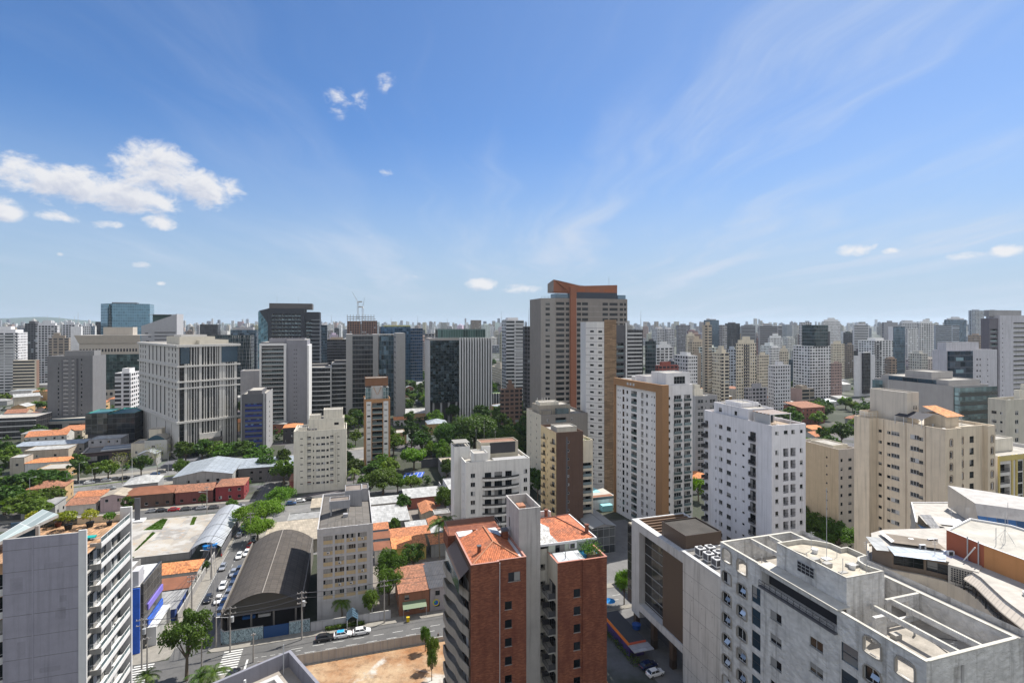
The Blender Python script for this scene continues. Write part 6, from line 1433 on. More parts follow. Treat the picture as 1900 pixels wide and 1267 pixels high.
# ================================================================ plainer towers across the city
PT = {'p':pat(2.6,3.,1.6,1.6),'P':pat(3.6,3.05,2.7,1.7),'q':pat(2.1,2.9,1.35,1.45),'r':pat(40,3.3,39.8,1.8),'R':pat(9,3.2,8.4,1.9,(.025,.03,.035)),'b':pat(5.2,3.,4.,1.9,(.04,.04,.045)),'B':pat(3.3,3.,2.7,2.1,(.025,.027,.03)),
 'g':curtain((.07,.11,.15),2.2,3.6,(.08,.1,.12),.15,.5,.55,.1,.4),'G':curtain((.03,.05,.055),2.4,3.6,(.1,.11,.12),.15,.7,.5,.1,.3),'k':curtain((.035,.035,.04),2.4,3.6,(.05,.05,.05),.15,.4,.3,.15,.3),'n':None}
def far(label,pl,pc,pr,py,D,st,c,c2=None,mode='L',depth=None,extra='box',bal=None,rot=GR,name='tower_block',cat='tower block',group=None,seed=None,gz=0.,z=None):
 rr = random.Random(int(pl*13+py*7+D));v,u = dirs(rot);C = at(pc,D)
 if mode == 'L':w = min(solve(C,v,pr),90);d = depth or (solve(C,u,pl) if pc-pl > 1 else rr.uniform(14,22));P0 = C
 else:w = -solve(C,v,pl);d = depth or (solve(C,u,pr) if pr-pc > 1 else rr.uniform(14,22));P0 = (C[0]-v[0]*w,C[1]-v[1]*w)
 d = min(d,60);z = z or zt(py,D);o = B(name,label,P0[0],P0[1],rot,cat,group,gz);z -= gz
 st2 = st[1] if len(st) > 1 else st[0];m1 = PT[st[0]] or paint(tuple(c),.85,.1,.15);m2 = PT[st2] or paint(tuple(c2 or c),.85,.1,.15)
 b = MB();off = rr.uniform(0,2)
 b.add([(0,0,0),(w,0,0),(w,0,z),(0,0,z)],m1,[(off,-z),(w+off,-z),(w+off,0),(off,0)]);b.add([(0,d,0),(0,0,0),(0,0,z),(0,d,z)],m2,[(-d,-z),(0,-z),(0,0),(-d,0)])
 b.add([(w,0,0),(w,d,0),(w,d,z),(w,0,z)],m2,[(0,-z),(d,-z),(d,0),(0,0)]);b.add([(w,d,0),(0,d,0),(0,d,z),(w,d,z)],m1,[(0,-z),(w,-z),(w,0),(0,0)])
 ob = b.build('wall',o.root);ob.color = (*c,1)
 WC = paint(tuple(round(q,2) for q in c),.85,.1,.15);o.roof(rect(w,d),z+.02,None,.7,.3,WC)
 x0 = w*rr.uniform(.15,.35);x1 = w*rr.uniform(.6,.85)
 if extra == 'box':o.block(x0,x1,d*.25,d*.75,z-.7,z+rr.uniform(2,3.5),WC,None,'lift_room')
 if extra == 'box2':o.block(x0,x1,d*.2,d*.8,z-.7,z+3,WC,None,'lift_room');o.block(x0+1,(x0+x1)/2+1,d*.3,d*.7,z+2.6,z+6,WC,None,'water_tank')
 if extra == 'step':o.block(w*.1,w*.9,d*.1,d*.9,z-.7,z+3.2,WC,None,'set_back_storey');o.block(w*.3,w*.7,d*.3,d*.7,z+2.8,z+6.5,WC,None,'lift_room')
 if rr.random() < .35 and extra:a = MB();a.tube((w*.5,d*.5,z),(w*.5,d*.5,z+rr.uniform(8,14)),.12,FR_A,3);a.build('antenna',o.root)
 if bal:      # bal = (x0 frac, x1 frac, proj, style) repeated projecting slabs
  fx0,fx1,pr_,bm = bal;n = int((z-3)/3.05);bmat = {'w':TRIM,'d':DGREY,'c':CREAM,'g':GLB}[bm]
  me = MB();me.box(0,w*(fx1-fx0),-pr_,-.01,0,1.0,bmat);me = me.mesh('balcony')
  for k in range(min(n,34)):inst(me,'balcony',o.root,(w*fx0,0,z-3.4-k*3.05))
 return o
Wt,Wg,Cr,Be,Ta,Gy,Dg,Bn,Rd,Pk = (.74,.74,.74),(.62,.62,.64),(.66,.59,.47),(.52,.44,.34),(.33,.28,.23),(.32,.32,.34),(.10,.10,.11),(.20,.13,.10),(.28,.09,.07),(.42,.30,.27)
TOW = [ # label, pl, pc, pr, py, D, style, colour, colour2, mode, bal, extra
('grey-beige balconied tower cut by the left edge of the photo',-30,-30,33,617,560,'Rp',Wg,None,'L',(.0,.95,1.5,'w'),'step'),
('slim dark glass tower at far left behind the balconied tower',33,33,46,609,760,'g',Gy,None,'L',None,'box'),
('dark brown tower with stepped roof on the left horizon',46,46,66,600,690,'B',Dg,None,'L',None,'box'),
('pale tower with green roof gardens on the left horizon',66,70,110,604,660,'Bp',Wg,None,'L',(.35,.95,1.5,'w'),'step'),
('cream ribbon-windowed slab with brown ends left of the dark grey block',24,30,73,668,560,'rn',Cr,Bn,'L',None,None),
('beige balconied block behind the dark grey block',90,93,131,627,600,'bp',Ta,None,'L',(.3,.9,1.4,'c'),'box2'),
('grey block with rooftop aerials behind the bright white tower at left',114,116,152,602,740,'P',Wg,None,'L',None,'box2'),
('bright white narrow tower left of the pale blue glass tower',131,133,153,606,640,'nn',Wt,None,'L',None,'box'),
('white slab with many small windows left of the blue glass tower',152,153,168,605,700,'q',Wt,None,'L',None,'box'),
('small dark glass block beside the pale blue glass tower',177,177,188,597,900,'k',Dg,None,'L',None,None),
('black gridded office on the horizon behind the hotel',371,371,404,602,820,'k',Dg,None,'L',None,None),
('dark glass office with slanting white roof lines behind the hotel',388,388,466,622,520,'G',Dg,None,'L',None,None),
('blue glass block at the foot of the dark slab tower',428,428,476,612,560,'g',Gy,None,'L',None,'box'),
('blank grey low slab left of the white box frame',446,446,484,688,400,'nn',Gy,None,'L',None,None),
('grey and cream block between the dark podium and the hotel',213,234,262,688,392,'bP',Wg,Ta,'L',(.25,.7,1.2,'w'),'box'),
('slim pale blue tower right of the dark slab tower',593,593,607,603,700,'g',Wg,None,'L',None,'box'),
('curved brownish glass office behind the concrete-edged office',607,607,643,630,560,'k',Ta,None,'L',(.0,1.,1.,'d'),'box'),
('brown tower beside the blue glass tower',782,782,797,632,760,'bp',Pk,None,'L',(.1,.9,1.2,'w'),'box'),
('grey block at the left shoulder of the finned office',788,790,806,619,600,'P',Gy,None,'L',None,None),
('beige tower on the skyline above the finned office',875,875,893,594,1500,'P',Ta,None,'L',None,None),
('cream mid-rise with small windows right of the finned office',911,930,945,684,600,'pq',Cr,None,'L',None,'box2'),
('white and black balconied tower left of the tallest tower',931,939,972,594,460,'RB',Wg,None,'L',(.45,1.,1.3,'w'),'box'),
('dark tower hard against the left side of the tallest tower',970,974,1005,606,390,'BB',Dg,None,'L',(.1,.9,1.,'d'),None),
('brown gridded mid-rise with white roof tank among the trees',928,930,969,722,370,'P',Bn,None,'L',None,'box2'),
('dark glass office with blue floor lines right of the tallest tower',1164,1164,1193,612,420,'k',Dg,None,'L',(.0,.92,.8,'w'),None),
('dark green-grey block right of the glass office',1197,1199,1217,633,470,'G',Dg,None,'L',None,'box'),
('left twin of two pale arched-top towers',1218,1219,1236,610,1000,'P',Wg,None,'L',None,'box'),
('right twin of two pale arched-top towers',1237,1238,1251,611,1000,'P',Wg,None,'L',None,'box'),
('grey slab tower behind the white stepped block',1255,1258,1281,603,1150,'P',Gy,None,'L',None,'box'),
('pale yellow block with small roof crown',1272,1275,1290,623,900,'p',Cr,None,'L',None,'step'),
('peach stepped tower left of the brown-striped tower',1276,1284,1306,634,640,'pp',Be,None,'L',None,'step'),
('tall beige tower with brown window stripe',1303,1308,1321,603,560,'bn',Be,Be,'L',(.35,.75,.8,'c'),'box'),
('teal glass office high on the horizon right of the tallest tower',1306,1308,1334,594,1300,'g',Gy,None,'L',None,'box'),
('slim grey balconied tower behind the brown-striped tower',1334,1336,1349,603,900,'b',Gy,None,'L',(.4,.9,1.2,'w'),None),
('dark rounded office tower on the horizon',1353,1354,1373,600,1200,'k',Dg,None,'L',None,'box'),
('white stepped block above the red brick block',1214,1218,1248,645,560,'bp',Wt,None,'L',(.1,.5,1.2,'w'),'step'),
('low red brick block with square windows',1216,1222,1259,678,420,'P',Rd,None,'L',None,'box'),
('white block with grey side above the brown-framed block',1251,1276,1294,660,440,'qP',Wt,None,'L',None,'box'),
('grey-brown narrow block right of the white block',1284,1286,1301,655,480,'n',Ta,None,'L',None,'box'),
('tall cream tower with grey side and dark window columns',1321,1338,1353,655,460,'bq',Cr,None,'L',None,'box2'),
('bluish narrow tower behind the cream balconied tower',1350,1352,1367,648,560,'P',(.40,.45,.52),None,'L',None,'box'),
('cream tower with black balconies in its central bay',1365,1367,1403,637,500,'p',Cr,None,'L',(.35,.62,1.,'d'),'step'),
('grey block on the horizon behind the cream balconied tower',1375,1377,1402,604,1200,'r',Gy,None,'L',None,'box'),
('ribbon-windowed grey office with dark roof storey',1407,1409,1451,605,900,'r',Gy,None,'L',None,'box'),
('white stepped tower in front of the ribbon-windowed office',1425,1428,1452,627,740,'p',Wt,None,'L',None,'step'),
('white block with tile roof right of the cream stepped block',1426,1431,1449,645,620,'q',Wt,None,'L',None,'box'),
('cream block with terraces behind the pale grey front tower',1446,1449,1463,652,600,'p',Cr,None,'L',None,'step'),
('cream tower of small windows left of the pale grey front tower',1404,1408,1427,659,540,'pp',Cr,None,'L',None,'box'),
('pale grey tower with square windows above the brown low office',1425,1436,1467,678,455,'pq',Wg,None,'L',None,'box'),
('small dark low block behind the pale grey front tower',1380,1384,1424,720,430,'P',Gy,None,'L',None,'box'),
('pinkish brown low office with dark ribbon windows',1467,1488,1511,722,470,'Rn',Ta,Pk,'L',None,'box'),
('slim grey and white tower left of the dark-crowned grid tower',1483,1486,1506,598,980,'bb',Wg,None,'L',(.3,.9,1.2,'w'),None),
('white grid tower topped by a dark green glass crown',1502,1503,1541,642,545,'P',Wt,None,'L',None,None),
('bright tower with a stepped white top behind the grid tower',1525,1528,1559,596,1000,'p',Wt,None,'L',None,'step'),
('cream tower right of the white grid tower',1541,1545,1567,638,650,'pq',Cr,None,'L',None,'box'),
('brown mottled mid-rise at the foot of the cream tower',1541,1543,1562,674,530,'q',Pk,None,'L',None,'box'),
('brownish block between the cream tower and the black-banded block',1567,1570,1584,640,760,'P',Ta,None,'L',None,'box'),
('lilac-grey slab tower on the horizon with a dark roof box',1582,1585,1613,603,1050,'r',Wg,None,'L',None,'box'),
('white and black banded block with curved roof frame',1592,1622,1657,632,680,'bP',Wt,None,'L',(.05,.35,1.,'d'),'box'),
('white block with a dark central panel above the tree line',1584,1586,1624,660,560,'n',Wg,None,'L',None,'box'),
('grey blank-sided tower on the horizon',1636,1640,1666,598,950,'nP',Gy,None,'L',None,'box'),
('blue glass and white balconied tower',1648,1657,1679,606,720,'gn',Wg,None,'L',(.0,.95,1.,'g'),None),
('tower with curved roof canopy on the horizon',1669,1672,1704,600,1150,'b',Wg,None,'L',None,'step'),
('white tower in front of the curved roof canopy tower',1680,1684,1704,610,820,'P',Wt,None,'L',None,None),
('ornate white tower with a domed dark top',1703,1706,1733,600,840,'b',Wt,None,'L',(.3,.7,1.,'w'),'step'),
('wide bluish office with closely spaced ribbon windows',1731,1736,1780,603,860,'r',(.36,.40,.46),None,'L',None,None),
('blue-grey stepped tower behind the bluish office',1752,1756,1793,593,1200,'g',Wg,None,'L',None,'step'),
('left of two tall hazy towers near the right edge of the photo',1797,1803,1826,576,1250,'b',(.42,.46,.52),None,'L',(.3,.9,1.2,'w'),'box'),
('right of two tall hazy towers near the right edge of the photo',1829,1834,1857,576,1300,'b',(.42,.46,.52),None,'L',(.3,.9,1.2,'w'),'box'),
]
FO = {}
for (lab,pl,pc,pr,py,D,st,c,c2,mode,bal,ex) in TOW:FO[lab] = far(lab,pl,pc,pr,py,D,st,c,c2,mode,bal=bal,extra=ex)
def details():
 v,u = dirs(GR)
 C = at(1503,545);w = solve(C,v,1541);z = zt(642,545);o = FO['white grid tower topped by a dark green glass crown'];a = solve(C,v,1510);b_ = solve(C,v,1535)
 q = MB();q.box(a,b_,-1.,15,z-.5,zt(603,545),PT['G'],mt=ROOFC);q.build('glass_crown',o.root)
 q = MB();q.box(b_+.01,w,.5,14,z-.5,zt(615,545),DGREY);q.build('side_block',o.root)
 C = at(1586,560);x0,x1 = solve(C,v,1599),solve(C,v,1612);o = FO['white block with a dark central panel above the tree line'];q = MB();q.box(x0,x1,-2.,-.05,3,zt(655,560),PT['k']);q.build('glazed_bay',o.root);q = MB();q.box(x0,x1,-2.1,0-.06,zt(655,560)+.01,zt(655,560)+1,TRIM);q.build('bay_cap',o.root)
 C = at(388,519.);e = FO['dark glass office with slanting white roof lines behind the hotel'];zz = zt(623,520);w = solve(C,v,466);rr = random.Random(3)
 for f0,f1 in ((.56,.50),(.60,.66),(.64,.58),(.70,.78),(.74,.70),(.83,.72),(.85,.98),(.93,.80),(.99,.93)):
  q = MB();q.beam((w*f0,-.6,zz),(w*f1,-.6,2),.7,.5,TRIM);q.build('steel_line',e.root)
details()
def bigwhite():
 D = 325;WL = paint((.52,.51,.545),.82,.07,.3);v,u = dirs(GR)
 C = at(1836,D+10);w = solve(C,v,1905);dw = solve(C,u,1820);z = zt(585,D+10);o = B('apartment_building','tall lilac-white block with long balcony bands at the right edge of the photo',C[0],C[1],cat='apartment building');fh = 3.05;n = 26;z0 = z-4-n*fh
 xw = solve(C,v,1852);xb = solve(C,v,1876)
 DKP = paint((.16,.15,.17),.8,.06,.1)
 o.walls([(0,0),(xw,0),(xw,dw),(0,dw)],0,z-2,DKP,{0:cols(z0-1,fh,n-1,[('b',xw*.5,xw*.8,2.0,.4,'dg')])},'dark_wing');o.roof([(0,0),(xw,0),(xw,dw),(0,dw)],z-1.95,None,.6,.3,DKP)
 o.walls([(xw+.01,-1),(xb+30,-1),(xb+30,dw+1),(xw+.01,dw+1)],0,z,WL,{0:cols(z0,fh,n,[('w',2.6,.9,.8,1.2,'w'),('b',xb-xw+15,29,1.7,.9,'ds')])},'wall');o.roof([(xw+.01,-1),(xb+30,-1),(xb+30,dw+1),(xw+.01,dw+1)],z+.05,None,.6,.3,WL,'main_roof');o.block(3,34,2,dw,z-.6,z+3.4,GRYW,None,'roof_storey');o.finish()
 D = 300;C = at(1757,D);w = solve(C,v,1850);dd = solve(C,u,1730);z = zt(650,D);o = B('office_building','lilac-white block with a dark glass box in its blank wall',C[0],C[1],cat='office building');xa,xb = .4,solve(C,v,1801)
 o.walls(rect(w,dd),0,z,WL,{0:cols(z-4-3.3*16,3.3,16,[('w',xb+5.5,1.2,1.,1.2,'d'),('w',xb+8,1.,1.,1.2,'d'),('w',w-8.,.7,.7,1.2,'d')])});o.roof(rect(w,dd),z+.04,None,.6,.3,WL)
 q = MB();q.box(xa,xb,-1.2,-.004,8,z-.5,curtain((.02,.04,.07),4.4,3.4,(.04,.05,.07),.15,.8,.4,.1,.5));q.build('dark_glass_box',o.root);o.block(xa+2,xb+10,2,dd-1,z-.6,z+4.4,WL,None,'plant_room')
 for k in range(4):
  q = MB();zz = z-6-k*7;q.box(xa+5.,xa+11,-1.26,-1.205,zz,zz+1.9,paint((.20,.30,.34),.4));q.build('pale_window',o.root)  # paler blue-grey panes set on the dark glass
 o.finish()
bigwhite()
# the rest of the skyline
def skyline():
 rr = random.Random(21);names = {'p':'evenly windowed','P':'wide-windowed','q':'small-windowed','r':'ribbon-windowed','b':'balconied','B':'dark-windowed','g':'glassy','k':'dark glass'}
 colsn = [('white',Wt),('pale grey',Wg),('cream',Cr),('beige',Be),('taupe',Ta),('grey',Gy),('off-white',(.57,.55,.5)),('pinkish',Pk)]
 marks = [(-20,'left edge of the photo'),(110,'green-roofed tower'),(232,'pale blue glass tower'),(295,'wedge-topped office'),(350,'hotel'),(440,'slanting white lines'),(535,'dark slab tower'),(612,'slim pale blue tower'),(670,'tower cranes'),(745,'deep blue glass tower'),
   (855,'finned office'),(950,'black and white balconied tower'),(1085,'tallest tower'),(1180,'office with blue floor lines'),(1240,'twin pale towers'),(1320,'teal glass office'),(1385,'cream tower with black balconies'),(1430,'ribbon office'),(1520,'green glass crown'),(1600,'lilac-grey slab'),(1650,'blank-sided tower'),(1718,'domed ornate tower'),(1765,'bluish ribbon office'),(1830,'two tall hazy towers'),(1895,'right edge of the photo')]
 used = {}
 bands = [(560,900,34,640,675,(12,22)),(900,1500,52,612,632,(9,17)),(1500,2600,62,602,614,(8,14)),(2600,5200,58,598,606,(6,14))]
 for bi,(D0,D1,n,pa,pb,ws) in enumerate(bands):
  for i in range(n):
   px = 1900*(i+rr.random())/n+rr.uniform(-8,8)
   if bi == 0 and (px < 560 or 640 < px < 1200):px = rr.uniform(1215,1900)
   if bi == 1 and 640 < px < 700:px += 80
   D = rr.uniform(D0,D1);wpx = rr.uniform(*ws);cn,c = colsn[rr.randrange(len(colsn))];st = rr.choice('pPqrbBpPgbk' if bi < 3 else 'pPq')
   py = rr.uniform(pa,pb)
   if bi == 3:py = 603.5-abs(rr.gauss(0,2.6))-(4 if 380 < px < 1250 else 1.5)+(2.5 if px < 180 else 0)
   if st in 'k':cn,c = 'black',Dg
   if st in 'g':cn,c = 'blue',Gy
   mk_ = min(marks,key=lambda m_:abs(m_[0]-px));side = 'left' if px < mk_[0] else 'right'
   dist = ('nearby','middle-distance','far','faint hazy')[bi]
   base = f'{dist} {cn} {names[st]} tower just {side} of the {mk_[1]}'
   if mk_[1].endswith('photo'):base = f'{dist} {cn} {names[st]} tower near the {mk_[1]}'
   k = used.get(base,0);used[base] = k+1
   if k:base = base.replace(' tower ',' slimmer tower ' if wpx < 11 else ' broader tower ',1);k2 = used.get(base,0);used[base] = k2+1
   if k and k2:continue
   gz = max(0,(D-1500)/3700*62);z = zt(py,D)
   if z-gz < 18:z = gz+18+rr.random()*20
   c = tuple(max(.04,q*rr.uniform(.85,1.08)) for q in c)
   far(base,px,px+wpx*rr.uniform(.1,.35),px+wpx,py,D,st,c,None,'L',depth=rr.uniform(14,24),extra='box' if bi < 3 else None,group='towers across the city',gz=gz,z=z,rot=GR+rr.choice((0,0,.2,-.4,-.2) if px < 950 else (0,0,.1,-.4,-.6)))
skyline()
def masts():
 for px,py,D,lab in ((110,586,1500,'slim radio mast above the green-roofed tower'),(138,586,1600,'left of two thin masts over the bright white tower'),(145,579,1600,'taller of two thin masts over the bright white tower'),(615,585,3500,'lattice mast on the horizon left of the cranes'),(726,588,3200,'thin mast left of the deep blue glass tower'),(775,586,3300,'thin mast right of the deep blue glass tower'),(830,590,3400,'thin mast over the finned office'),(930,577,3200,'mast left of the black and white balconied tower'),(981,570,3000,'tall pointed mast just left of the tallest tower'),(991,584,3000,'short mast hugging the tallest tower'),(1189,577,3600,'broad-based lattice mast right of the tallest tower')):
  x,y = at(px,D);z1 = zt(py,D);e = empty('radio_mast',x,y,20);tag(e,lab,'mast','masts on the horizon');q = MB();q.tube((0,0,0),(0,0,(z1-20)*.75),D*.0011,FR_A,4,D*.0005);q.build('lattice',e);q = MB();q.tube((0,0,(z1-20)*.75),(0,0,z1-20),D*.0004,FR_A,4,D*.0002);q.build('aerial',e)
 rr = random.Random(9);b = MB();wc = [(.74,.74,.74),(.70,.68,.64),(.50,.46,.38),(.40,.40,.43),(.30,.26,.24),(.20,.21,.24),(.62,.60,.56)]
 ms = [(pat(5.,4.,3.2,2.2,key=str(i),wall=c),paint(tuple(q*.9 for q in c),.85,.1)) for i,c in enumerate(wc)]
 for i in range(1250):
  D = 1300+4200*rr.random()**.8;px = rr.uniform(-60,1960);x,y = at(px,D);w = rr.uniform(11,26);d = rr.uniform(12,22);gz = max(0,(D-1500)/3700*62);h = rr.uniform(20,62)*(1+.5*(rr.random() < .12)) if D > 2400 else rr.uniform(12,48)
  m1,m2 = rr.choice(ms);z = gz+h;r_ = GR+rr.choice((0,.1,-.3));b.M = Matrix.Translation((x,y,0)) @ Matrix.Rotation(r_,4,'Z')
  b.add([(0,0,gz-8),(w,0,gz-8),(w,0,z),(0,0,z)],m1,[(0,0),(w,0),(w,h),(0,h)]);b.add([(0,d,gz-8),(0,0,gz-8),(0,0,z),(0,d,z)],m1,[(0,0),(d,0),(d,h),(0,h)]);b.add([(w,0,gz-8),(w,d,gz-8),(w,d,z),(w,0,z)],m1,[(0,0),(d,0),(d,h),(0,h)]);b.add([(0,0,z),(w,0,z),(w,d,z),(0,d,z)],m2)
  if rr.random() < .6:b.box(w*.3,w*.7,d*.3,d*.7,z,z+rr.uniform(2,5),m2,skip='b')
 tag(b.build('distant_towers'),'dense mass of small hazy towers packed along the horizon','distant city',None,'stuff')
masts()
# ================================================================ ground, roads, lots
O0 = G(588,1153);VV,UU = dirs(GR)
def W2(a,b):return (O0[0]+VV[0]*a+UU[0]*b,O0[1]+VV[1]*a+UU[1]*b)
def st(o,kind='structure'):o['kind'] = kind;return o
def sheet(name,pts,z,m,world=False):
 b = MB();P = pts if world else [W2(*p) for p in pts]
 if area(P) < 0:P = P[::-1]
 b.add([(p[0],p[1],z) for p in P],m,[tuple(p) for p in P]);return st(b.build(name))
def groundmat():
 m,T,b = new_mat('city_ground');o = T.n('ShaderNodeTexCoord').outputs['Object']
 f = T.noise(o,.02,6,.6);f2 = T.noise(o,.12,5,.65);f3 = T.noise(o,.9,4,.6)
 vor = T.n('ShaderNodeTexVoronoi');T.put(vor.inputs['Vector'],o);vor.inputs['Scale'].default_value = .055
 c = T.mix(T.rng(f2,.35,.65,0,1),(.08,.076,.07),(.17,.16,.145));cv = T.mix(.35,c,vor.outputs['Color']);
 hs = T.n('ShaderNodeHueSaturation');hs.inputs['Saturation'].default_value = .25;T.put(hs.inputs['Color'],cv);hs.inputs['Value'].default_value = .42
 c = T.mix(T.rng(f,.40,.52,.25,.95,True),hs.outputs[0],(.022,.03,.012));c = T.mix(T.rng(f3,.4,.8,0,.5),c,(.06,.055,.05))
 T.put(b.inputs['Base Color'],c);b.inputs['Roughness'].default_value = .95;return m
def asphalt(base=.085,name='asphalt'):
 m,T,b = new_mat(name);o = T.n('ShaderNodeTexCoord').outputs['Object']
 c = T.mix(T.rng(T.noise(o,.25,5,.65),.3,.7),(base*.8,)*3,(base*1.25,base*1.22,base*1.2));c = T.mix(T.rng(T.noise(o,1.5,5,.7),.55,.75,0,.5),c,(base*.5,)*3)
 v = T.n('ShaderNodeTexVoronoi',feature='DISTANCE_TO_EDGE');T.put(v.inputs['Vector'],T.scale(o,(.12,.12,.12)));c = T.mix(T.rng(v.outputs['Distance'],.0,.012,.5,0),c,(base*.4,)*3)
 T.put(b.inputs['Base Color'],c);b.inputs['Roughness'].default_value = .85;return m
ASPH = asphalt(.085);SIDE = paint((.23,.215,.19),.9,.2,sc=2.5);KERB = paint((.40,.39,.36),.9,.1);WPAINT = paint((.55,.55,.53),.7,.25,sc=6)
GM = groundmat()
def ground():
 b = MB();Y = [-300,1500,2200,3000,3900,5200,7000,12000];Z = [0,0,8,21,38,62,70,74.5]
 for (y0,y1,z0,z1) in zip(Y,Y[1:],Z,Z[1:]):b.add([(-14000,y0,z0),(14000,y0,z0),(14000,y1,z1),(-14000,y1,z1)],GM)
 st(b.build('ground'))
 b = MB();rr = random.Random(2);HM = paint((.05,.075,.045),.95,.3,sc=.01)
 for (x0,x1,y,h,c) in ((-10800,-6300,9000,232,1),(-7400,-3400,10500,130,2),(-4000,-1200,11500,105,3)):
  N = 40;R_ = [[],[],[]]
  for i in range(N+1):
   t = i/N;x = x0+(x1-x0)*t;hh = 70+(h-70)*(sin(pi*t)**1.2)*(1+.10*sin(9*t+c)+.05*sin(23*t));R_[0].append((x,y-1600,60));R_[1].append((x,y,hh));R_[2].append((x,y+1600,60))
  for r0,r1 in zip(R_,R_[1:]):
   for i in range(N):b.add([r0[i],r0[i+1],r1[i+1],r1[i]],HM)
 b.smooth = True;st(b.build('hills'))
ground()
# roads (S1 along the facades, S2 away past the hangar, S3 behind the empty lot) and the diagonal avenue
sheet('road',[(-140,-16),(160,-16),(160,-6.5),(-140,-6.5)],.012,ASPH)
sheet('road',[(-31,-6.49),(-23.4,-6.49),(-23.4,250),(-31,250)],.012,ASPH);sheet('road',[(-31,-60),(-23.4,-60),(-23.4,-16.01),(-31,-16.01)],.012,ASPH)
sheet('road',[(-150,96),(-31.01,96),(-31.01,106),(-150,106)],.012,ASPH);sheet('road',[(-23.39,96),(90,96),(90,105),(-23.39,105)],.012,ASPH)
A0 = (-203,245);AD = (sin(radians(61)),cos(radians(61)));AN = (-AD[1],AD[0])
def AV(t,s):return (A0[0]+AD[0]*t+AN[0]*s,A0[1]+AD[1]*t+AN[1]*s)
sheet('avenue',[AV(-150,-11),AV(140,-11),AV(140,11),AV(-150,11)],.016,asphalt(.14,'avenue_asphalt'),True)
b = MB();P = [AV(-150,-1),AV(60,-1),AV(60,1),AV(-150,1)];b.prism(P[::-1] if area(P) < 0 else P,.0,.17,KERB,paint((.10,.12,.05),.95,.3));st(b.build('median'))
for s0,s1 in ((-16,-11),(11,17)):
 b = MB();P = [AV(-150,s0),AV(140,s0),AV(140,s1),AV(-150,s1)];b.prism(P[::-1] if area(P) < 0 else P,0,.15,KERB,SIDE);st(b.build('pavement'))
def pave(P,z=.14,m=None):
 b = MB();P = [W2(*p) for p in P];P = P[::-1] if area(P) < 0 else P;b.prism(P,0,z,KERB,m or SIDE);return st(b.build('pavement'))
pave([(-21.2,-6.5),(-22.5,-6.3),(-23.4,-5.2),(-23.4,95.9),(-21.05,95.9),(-21.05,-4.0),(-20,-4.0),(150,-4.0),(150,-6.5)])
pave([(-33.6,-6.5),(-31.8,-6.2),(-31.,-5),(-31.,95.9),(-33.6,95.9),(-33.6,-3.6),(-100,-3.6),(-100,-6.5)])
pave([(-23.4,-17.6),(150,-17.6),(150,-16),(-22.6,-16),(-23.4,-16.6)]);pave([(-31,-50),(-31,-17),(-32,-16),(-100,-16),(-100,-18.6),(-33,-18.6),(-33,-50)])
pave([(-150,106),(-31,106),(-31,108.5),(-150,108.5)])
def marks():
 b = MB()
 def q(a0,a1,b0,b1):P = [W2(a0,b0),W2(a1,b0),W2(a1,b1),W2(a0,b1)];b.add([(p[0],p[1],.024) for p in P],WPAINT)
 for i in range(30):
  a = -5+i*4.6
  if a < 130:q(a,a+2.5,-10.5,-10.38);q(a-1.6,a+.8,-12.75,-12.63)
 for (a0,L) in ((-19.6,3.9),(-37.4,3.9)):
  for i in range(10):q(a0,a0+L,-15.6+i*.92,-15.15+i*.92)
 q(-14.2,-13.8,-15.6,-11.5);q(-38.8,-38.4,-11.3,-7)
 for i in range(6):q(-13+i*1.8,-11.9+i*1.8,-11.45,-11.35)
 for i in range(22):q(-27.3,-27.2,4+i*4.,6+i*4.)
 q(-30.8,-30.7,-2,90);st(b.build('road_marking'))
 b = MB()
 for s in (-6,6):
  for i in range(48):P = [AV(-150+i*6,s-.08),AV(-147+i*6,s-.08),AV(-147+i*6,s+.08),AV(-150+i*6,s+.08)];b.add([(p[0],p[1],.028) for p in P],WPAINT)
 st(b.build('road_marking'))
marks()
def lotmat():
 m,T,b = new_mat('cracked_concrete');o = T.n('ShaderNodeTexCoord').outputs['Object'];mp = T.n('ShaderNodeMapping');mp.inputs['Rotation'].default_value = (0,0,-GR);T.put(mp.inputs[0],o);o2 = mp.outputs[0]
 vo = T.n('ShaderNodeTexVoronoi',distance='CHEBYCHEV');T.put(vo.inputs['Vector'],T.scale(o2,(.16,.11,.1)));vo.inputs['Scale'].default_value = 1
 hs = T.sep(vo.outputs['Color'])[0]
 c = T.mix(hs,(.19,.185,.18),(.33,.295,.245));c = T.mix(T.rng(T.noise(o,.16,6,.6),.45,.6,0,.8,True),c,(.37,.36,.34));c = T.mix(T.rng(T.noise(o,.35,6,.7),.55,.68,0,.9,True),c,(.34,.24,.15))
 c = T.mix(T.rng(T.noise(T.scale(o,(1,1,1)),.8,6,.7),.6,.72,0,.8),c,(.10,.095,.09));T.put(b.inputs['Base Color'],c);b.inputs['Roughness'].default_value = .9;return m
GRASS = paint((.07,.13,.025),.95,.35,sc=4)
sheet('vacant_lot',[(-80,51),(-41.5,51),(-41.5,94),(-80,94)],.03,lotmat());sheet('forecourt',[(-110,51),(-80,51),(-80,94),(-110,94)],.026,asphalt(.16,'old_asphalt'))
